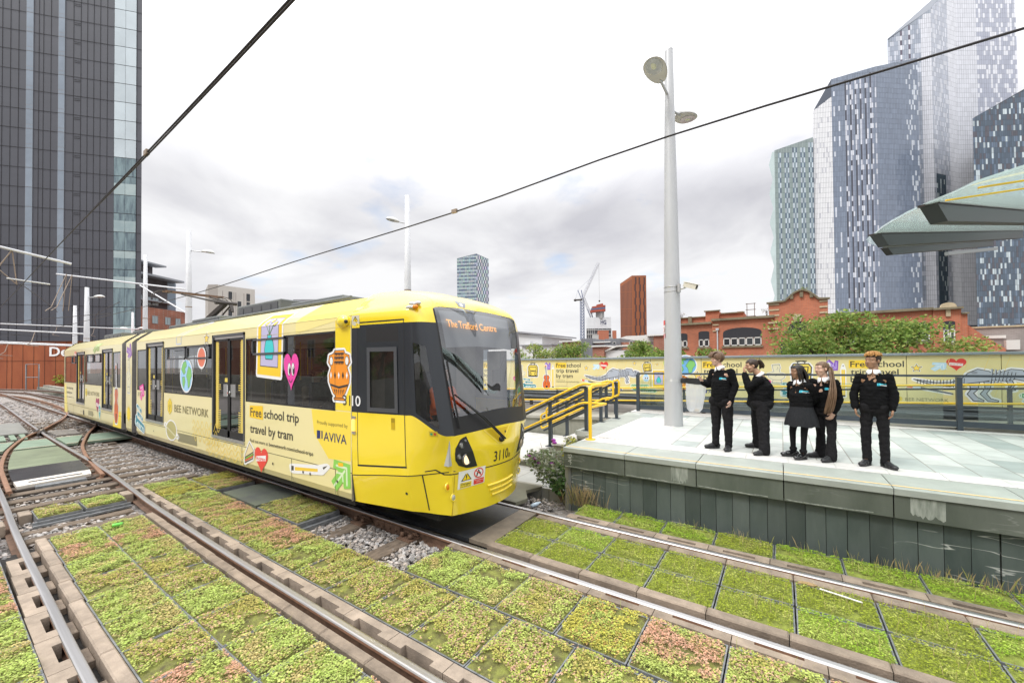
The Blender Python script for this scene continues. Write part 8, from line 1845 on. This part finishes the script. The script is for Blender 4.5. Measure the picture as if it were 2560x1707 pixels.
    # --- shoes
    for s in 'ab':
        ft = D(J['_f'+s]); ft.z = 0; ft.normalize(); l_ = V((-ft.y, ft.x, 0)); a = V((j['an'+s].x, j['an'+s].y, O.z)); b = MB(); sl = J.get('_sl', .235); Ms = Matrix(((l_.x,ft.x,0),(l_.y,ft.y,0),(0,0,1)))
        b.ball(a-ft*.035+V((0,0,.045)), 1, 14, 8, (.036,.045,.046), Ms); b.ball(a+ft*(sl*.30)+V((0,0,.040)), 1, 14, 8, (.042,.07,.042), Ms); b.ball(a+ft*(sl*.55)+V((0,0,.033)), 1, 14, 8, (.044,.065,.033), Ms); capsule(b, a+V((0,0,.06)), a+ft*.07+V((0,0,.055)), .036, .034)
        b2 = MB(); b2.v, b2.f = [V(p) for p in b.v], b.f; b2.v = [tuple(V((p.x, p.y, max(p.z, O.z+.012)))) for p in b2.v]; so_ = remesh(b2, 'shoe', t, shoe or M_shoe, .0065, 2, .4)
        b = MB(); b.use(M_sole); pr = [(a+ft*(sl*.78*math.cos(q)*(1 if math.cos(q) > 0 else .38)+.0)+l_*(.043*math.sin(q)*(1.05 if math.cos(q) > 0 else .88))) for q in [2*math.pi*k/20 for k in range(20)]]; b.prism([(p.x,p.y) for p in pr], O.z+.001, O.z+.02); b.build('sole', so_)
    # --- collar and badge
    b = MB(); b.use(M_collar); n = 30; ax = (P(0,-.08,-.22)-nk).normalized(); nf = (bf-ax*bf.dot(ax)).normalized(); nl = ax.cross(nf); vs = []; fs = []; c0 = nk-ax*.006
    for k in range(n+1):
        a_ = .10+(2*math.pi-.20)*k/n; dr = nf*math.cos(a_)+nl*math.sin(a_); fr = max(0, math.cos(a_)); rr = .055; pt = .030*math.exp(-((min(a_, 2*math.pi-a_)-.42)/.25)**2)
        vs += [c0+dr*rr+ax*.030, c0+dr*(rr+.010)+ax*.034, c0+dr*(rr+.026+pt*.75)-ax*(.006+pt*.95)+nf*.003, c0+dr*(rr+.021+pt*.75)-ax*(.012+pt*.95)]
    for k in range(n):
        for q in range(3): a_ = k*4+q; fs.append((a_, a_+1, a_+5, a_+4))
    b.add(vs, fs, True); b.build('collar', t)
    if badge:
        jv = BVHTree.FromPolygons([v.co+O for v in jo.data.vertices], [tuple(p.vertices) for p in jo.data.polygons]); cc = j['chest']; 
        def BF(u, v, hh):
            o = cc+bf*.6+bl*u+V((0,0,v)); r = jv.ray_cast(o, -bf); return (r[0] if r[0] is not None else o-bf*.45)+bf*(hh+.004)
        d = Decal(BF, cuts=cu(.0,.14,.02)); x = .045; z = J.get('_bz', .02); d.poly([(x,z-.016),(x+.036,z-.016),(x+.036,z+.016),(x,z+.016)], (.02,.42,.55)); d.poly([(x+.006,z-.008),(x+.018,z-.008),(x+.018,z+.008),(x+.006,z+.008)], (.01,.12,.2)); d.poly([(x+.038,z+.002),(x+.082,z-.004),(x+.082,z+.005),(x+.038,z+.012)], (.02,.42,.55)); d.poly([(x+.030,z-.012),(x+.088,z-.022),(x+.088,z-.013),(x+.030,z-.002)], (.55,.58,.58)); d.build('badge', t)
    return t, P, h, j, bf, bl, W, D
def hm(name, c, c2): return mat(name, c, .45, col2=c2, vs=60, stretch=(1,1,.12), spec=.35)
H_brown = hm('hair_brown', (.075,.042,.024), (.20,.12,.075)); H_black = hm('hair_black', (.010,.008,.007), (.032,.024,.02)); H_dark = hm('hair_darkbrown', (.022,.013,.009), (.06,.036,.024)); H_long = hm('hair_long_brown', (.09,.05,.028), (.20,.125,.075)); H_blond = hm('hair_bleached', (.34,.15,.04), (.52,.28,.09)); H_fade = mat('hair_fade', (.03,.018,.012), .8)
# boy with a brown fringe, waving beside the lamp post
t, P, h, j, bf, bl, W, D = person((-.825,7.277), 'tall boy with a brown fringe holding his open hand out towards the tram', {
 'head':(-.055,.0,1.462), 'neck':(-.010,.0,1.315), 'chest':(.012,.0,1.13), 'waist':(.012,.0,.95), 'pelvis':(.010,.0,.80), 'sha':(-.115,.11,1.255), 'ela':(-.185,.08,1.03), 'wra':(-.265,.02,1.075), 'shb':(.150,-.10,1.255), 'elb':(.205,-.11,1.03), 'wrb':(.135,-.165,.805),
 'hipa':(-.075,.035,.76), 'hipb':(.085,-.035,.76), 'kna':(-.075,.05,.415), 'knb':(.098,-.05,.415), 'ana':(-.088,.055,.08), 'anb':(.100,-.055,.08), '_front':(-.58,-.82,0), '_face':(-.90,-.42,-.06), '_h':.232,
 '_ha':((-.45,-.15,.85),(-.75,-.55,-.3),1,.22,.24), '_hb':((-.22,-.15,-1),(-.9,.3,0),-1,.75), '_fa':(-.85,-.5,0), '_fb':(-.25,-.97,0)}, ('skin_pale',(.56,.36,.28)), 1.58, {'brow':H_brown}, legr=(.088,.068,.054), torso=(.160,.135), armr=1.0)
hair_cap(t, P, h, H_brown, lambda az: .16+.0*az if math.cos(az) > .75 else (.06 if math.cos(az) > .45 else (-.02 if math.cos(az) > -.2 else -.22)), lambda az, el: .075+.03*max(0, math.cos(az))*(1 if el < .8 else .4), 3, .02)
strands(t, [[P(x,.02,.50+.0), P(x*1.15,.26,.46), P(x*1.1-.02,.395,.28), P(x*1.05-.03,.40,.15)] for x in (-.24,-.18,-.12,-.06,0,.06,.12,.18,.24)], .0085, H_brown, 'fringe', .004, 3, 4)
# girl bending forward with her hand at her brow
t, P, h, j, bf, bl, W, D = person((-.331,7.421), 'girl with a dark ponytail bending forward and shading her eyes', {
 'head':(-.068,-.02,1.345), 'neck':(.035,.0,1.205), 'chest':(.060,.0,1.03), 'waist':(.045,.0,.87), 'pelvis':(.050,.0,.755), 'sha':(-.0,.13,1.12), 'ela':(-.10,.14,.95), 'wra':(-.14,.10,1.14), 'shb':(.045,-.14,1.13), 'elb':(-.115,-.17,1.02), 'wrb':(-.160,-.10,1.22),
 'hipa':(.01,.09,.72), 'hipb':(.070,-.09,.72), 'kna':(-.005,.20,.40), 'knb':(.085,-.19,.41), 'ana':(.0,.286,.075), 'anb':(.085,-.285,.075), '_front':(-.98,-.18,0), '_face':(-.94,-.28,-.20), '_up':(-.25,0,1), '_h':.225,
 '_ha':((-.25,-.1,1),(.6,-.2,0),-1,.5), '_hb':((-.15,.15,1),(.75,.2,-.1),1,.45), '_fa':(-.95,-.25,0), '_fb':(-.75,-.66,0), '_bz':.05}, ('skin_tan',(.46,.27,.18)), 1.5, {'brow':H_dark}, legr=(.098,.078,.066), torso=(.165,.168), flare=.012, armr=1.08, smile=1, badge=False)
hair_cap(t, P, h, H_dark, lambda az: .27 if math.cos(az) > .6 else (.10 if math.cos(az) > .1 else -.18), lambda az, el: .03, 7, .006)
strands(t, [[P(x,-.42,.22+y), P(x*1.6,-.56,.26+y), P(x*2,-.66,.02+y), P(x*1.8,-.64,-.22+y*2)] for x in (-.05,0,.05) for y in (-.03,.02)], .014, H_dark, 'ponytail', .010, 3, 5)
# girl in a skirt with long braids
t, P, h, j, bf, bl, W, D = person((.166,7.218), 'girl in a dark skirt and black tights with long braids', {
 'head':(.020,.0,1.258), 'neck':(.050,.0,1.115), 'chest':(.055,.0,.96), 'waist':(.062,.0,.80), 'pelvis':(.066,.0,.69), 'sha':(-.055,.08,1.065), 'ela':(-.06,.21,.88), 'wra':(.06,.20,.74), 'shb':(.165,-.06,1.055), 'elb':(.228,.02,.88), 'wrb':(.16,.14,.74),
 'hipa':(-.005,.03,.64), 'hipb':(.115,-.03,.64), 'kna':(-.045,.05,.38), 'knb':(.092,-.05,.385), 'ana':(-.04,.074,.075), 'anb':(.078,-.075,.075), '_front':(-.50,-.86,0), '_face':(-.88,-.46,-.05), '_h':.212,
 '_ha':((.5,.1,-.8),(.3,.9,0),1,.6), '_hb':((-.6,.2,-.7),(.3,.9,0),-1,.6), '_fa':(-.9,-.45,0), '_fb':(-.6,-.8,0), '_sl':.21}, ('skin_brown',(.27,.145,.085)), 1.37, {'brow':H_black}, trousers=False, legr=(.058,.045,.036), torso=(.142,.118), shoe=M_patent, smile=1)
hair_cap(t, P, h, H_black, lambda az: .28 if math.cos(az) > .6 else (.12 if math.cos(az) > .1 else -.15), lambda az, el: .03, 2, .010)
rnd = random.Random(6); br = []
for k in range(30):
    az = rnd.uniform(1.0, 5.3); sx, sy = math.sin(az), math.cos(az); br.append([P(.34*sx,-.07+.40*sy,.15), P(.42*sx,-.09+.47*sy,-.15), P(.44*sx,-.12+.48*sy,-.45), P(.46*sx+rnd.uniform(-.05,.05),-.14+.50*sy,-.78-.25*rnd.random())])
strands(t, br, .0085, H_black, 'braids', .004, 1, 8, 6)
b = MB(); b.use(M_skirt); n = 80; vs = []; fs = []; cx = W((.066,0,0))
for i, (z, rr) in enumerate(((.755,.138),(.70,.150),(.64,.172),(.56,.192),(.475,.205))):
    for k in range(n):
        a = 2*math.pi*k/n; pl = 1+.035*(i/4)*math.sin(14*a)+.02*(i/4)*math.sin(5*a+1); q = bl*(math.cos(a)*rr*pl*1.05)+bf*(math.sin(a)*rr*pl*.95); vs.append((cx.x+q.x, cx.y+q.y, PBZ+z+.008*(i == 4)*math.sin(7*a)))
for i in range(4):
    for k in range(n): fs.append((i*n+k, i*n+(k+1) % n, (i+1)*n+(k+1) % n, (i+1)*n+k))
b.add(vs, fs, True); b.build('skirt', t)
b = MB(); b.use(M_tights)
for s in ('ana','anb'): b.tube([j[s]+V((0,0,.02)), j[s]+V((0,0,.045)), j[s]+V((0,0,.065))], [.044,.050,.042], 12)
b.build('ankle_socks', t)
# girl with very long ponytail, leaning in behind
t, P, h, j, bf, bl, W, D = person((.494,7.297), 'girl in flared trousers with very long brown hair over her shoulder', {
 'head':(-.015,-.01,1.298), 'neck':(.010,.0,1.155), 'chest':(.010,.03,.99), 'waist':(.012,.07,.83), 'pelvis':(.020,.07,.71), 'sha':(-.125,.08,1.11), 'ela':(-.15,.16,.90), 'wra':(-.10,.12,.72), 'shb':(.140,-.03,1.10), 'elb':(.178,-.02,.87), 'wrb':(.115,-.10,.685),
 'hipa':(-.045,.09,.67), 'hipb':(.075,.03,.67), 'kna':(-.040,.11,.375), 'knb':(.085,-.05,.375), 'ana':(-.04,.122,.075), 'anb':(.075,-.122,.075), '_front':(-.35,-.94,0), '_face':(-.78,-.62,-.02), '_up':(-.18,-.05,1), '_h':.222,
 '_ha':((.2,-.2,-1),(.9,0,0),1,.6), '_hb':((-.45,-.2,-.85),(-.7,.5,-.2),-1,.9), '_fa':(-.85,-.5,0), '_fb':(-.55,-.83,0), '_bz':.03}, ('skin_fair',(.55,.35,.26)), 1.46, {'brow':H_long}, legr=(.072,.052,.050), torso=(.135,.112), flare=.022, smile=1)
hair_cap(t, P, h, H_long, lambda az: .28 if math.cos(az) > .6 else (.10 if math.cos(az) > .1 else -.2), lambda az, el: .028, 5, .006)
hp = []; rnd = random.Random(3)
for k in range(34):
    o = V((rnd.gauss(0,.011), rnd.gauss(0,.011), 0)); w_ = rnd.uniform(-1,1)
    hp.append([P(.10,-.42,.12)+o, P(.30,-.34,-.10)+o, W((.100+.012*w_,-.11,1.10))+o, W((.095+.028*w_,-.165,.95))+o, W((.070+.034*w_,-.175,.80))+o, W((.045+.030*w_,-.17,.67+.06*rnd.random()))+o])
strands(t, hp, .0075, H_long, 'ponytail', .004, 2, 9, 5)
# boy with bleached curls
t, P, h, j, bf, bl, W, D = person((1.038,7.183), 'boy with bleached curly hair standing with his arms at his sides, rightmost of the children', {
 'head':(-.020,.0,1.412), 'neck':(-.012,.0,1.262), 'chest':(-.012,.0,1.08), 'waist':(-.012,.0,.91), 'pelvis':(-.012,.0,.80), 'sha':(-.160,.01,1.195), 'ela':(-.222,.0,.96), 'wra':(-.205,-.05,.775), 'shb':(.135,.0,1.195), 'elb':(.190,-.01,.965), 'wrb':(.168,-.05,.775),
 'hipa':(-.088,.0,.755), 'hipb':(.062,.0,.755), 'kna':(-.102,.0,.41), 'knb':(.078,.01,.42), 'ana':(-.093,.005,.08), 'anb':(.088,.01,.08), '_front':(-.12,-.99,0), '_face':(-.62,-.78,.0), '_h':.225,
 '_ha':((.12,-.1,-1),(.95,-.1,0),1,.55), '_hb':((-.10,-.1,-1),(-.95,-.1,0),-1,.55), '_fa':(-.35,-.94,0), '_fb':(.55,-.83,0), '_sl':.25}, ('skin_midbrown',(.33,.18,.105)), 1.55, {'brow':H_black}, legr=(.072,.056,.050), torso=(.145,.115), armr=.95)
hair_cap(t, P, h, H_fade, lambda az: .24 if math.cos(az) > .5 else (.0 if math.cos(az) > -.2 else -.2), lambda az, el: .018, 1, .0)
b = MB(); rnd = random.Random(5); b.use(H_blond)
for k in range(640):
    x, y = rnd.uniform(-.34,.34), rnd.uniform(-.44,.36)
    if (x/.35)**2+((y+.05)/.41)**2 > 1: continue
    z = .10+.44*math.sqrt(max(.03, 1-(x/.41)**2-((y+.05)/.50)**2)); b.ball(P(x*1.06,y*1.03,z+rnd.uniform(-.05,.05)), h*rnd.uniform(.030,.055), 6, 4)
b.build('curls', t)
# ---- people aboard the tram
M_hivis = mat('hi_vis_orange', (.85,.13,.015), .7, var=.08, vs=10); M_coat = mat('dark_coat', (.02,.02,.022), .9); M_coat2 = mat('khaki_coat', (.22,.17,.12), .9)
def rider(c, label, face, skin, jm, hz=0, seatz=1.42, arms=None):
    z0 = .95; fd = V((*face,0)).normalized(); n_ = math.hypot(*c); fw = V((c[0]/n_, c[1]/n_, 0)); rt = V((fw.y,-fw.x,0)); fr = (fd.dot(rt), fd.dot(fw)); lf = (-fr[1], fr[0]); s = seatz-z0
    q = lambda f_, l_, z: (fr[0]*f_+lf[0]*l_, fr[1]*f_+lf[1]*l_, z); a = arms or ((.25,-.10),(.25,.10))
    J_ = {'head':q(.04,0,s+.72), 'neck':q(.0,0,s+.55), 'chest':q(0,0,s+.36), 'waist':q(-.02,0,s+.18), 'pelvis':q(-.03,0,s+.06), 'sha':q(0,.19,s+.47), 'ela':q(.10,.24,s+.23), 'wra':q(.36,.15,s+.22), 'shb':q(0,-.19,s+.47), 'elb':q(.10,-.24,s+.23), 'wrb':q(.36,-.15,s+.22),
      'hipa':q(0,.09,s+.03), 'hipb':q(0,-.09,s+.03), 'kna':q(.42,.11,s+.03), 'knb':q(.42,-.11,s+.03), 'ana':q(.40,.11,.08), 'anb':q(.40,-.11,.08), '_front':q(1,0,0), '_face':q(1,0,0), '_h':.235, '_ha':(q(1,-.2,-.1),(0,0,-1),1,.8), '_hb':(q(1,.2,-.1),(0,0,-1),-1,.8), '_fa':q(1,0,0), '_fb':q(1,0,0), '_hs':1.05}
    return person(c, label, J_, skin, 1.75, {'brow':H_dark}, z0=z0, jm=jm, group='people aboard the tram', badge=False, torso=(.19,.15), armr=1.1)
t, P, h, j, bf, bl, W, D = rider((-4.40,4.55), 'tram driver in a dark top and orange hi-vis vest seen through the cab glass', (1,-.05), ('skin_driver',(.46,.28,.21)), M_hivis)
hair_cap(t, P, h, H_fade, lambda az: .30 if math.cos(az) > .3 else -.12, lambda az, el: .012, 4, .0)
t, P, h, j, bf, bl, W, D = rider((-5.75,3.78), 'passenger in a dark hooded coat behind the tram window beside the vase sticker', (-1,0), ('skin_tan',(.46,.27,.18)), M_coat)
hair_cap(t, P, h, M_coat, lambda az: .22 if math.cos(az) > .4 else -.4, lambda az, el: .07, 4, .01, 'hood')
t, P, h, j, bf, bl, W, D = rider((-6.75,3.85), 'passenger in a light khaki coat behind the tram window beside the pink heart', (1,0), ('skin_fair',(.55,.35,.26)), M_coat2)
hair_cap(t, P, h, H_dark, lambda az: .2 if math.cos(az) > .5 else -.2, lambda az, el: .05, 4, .01)
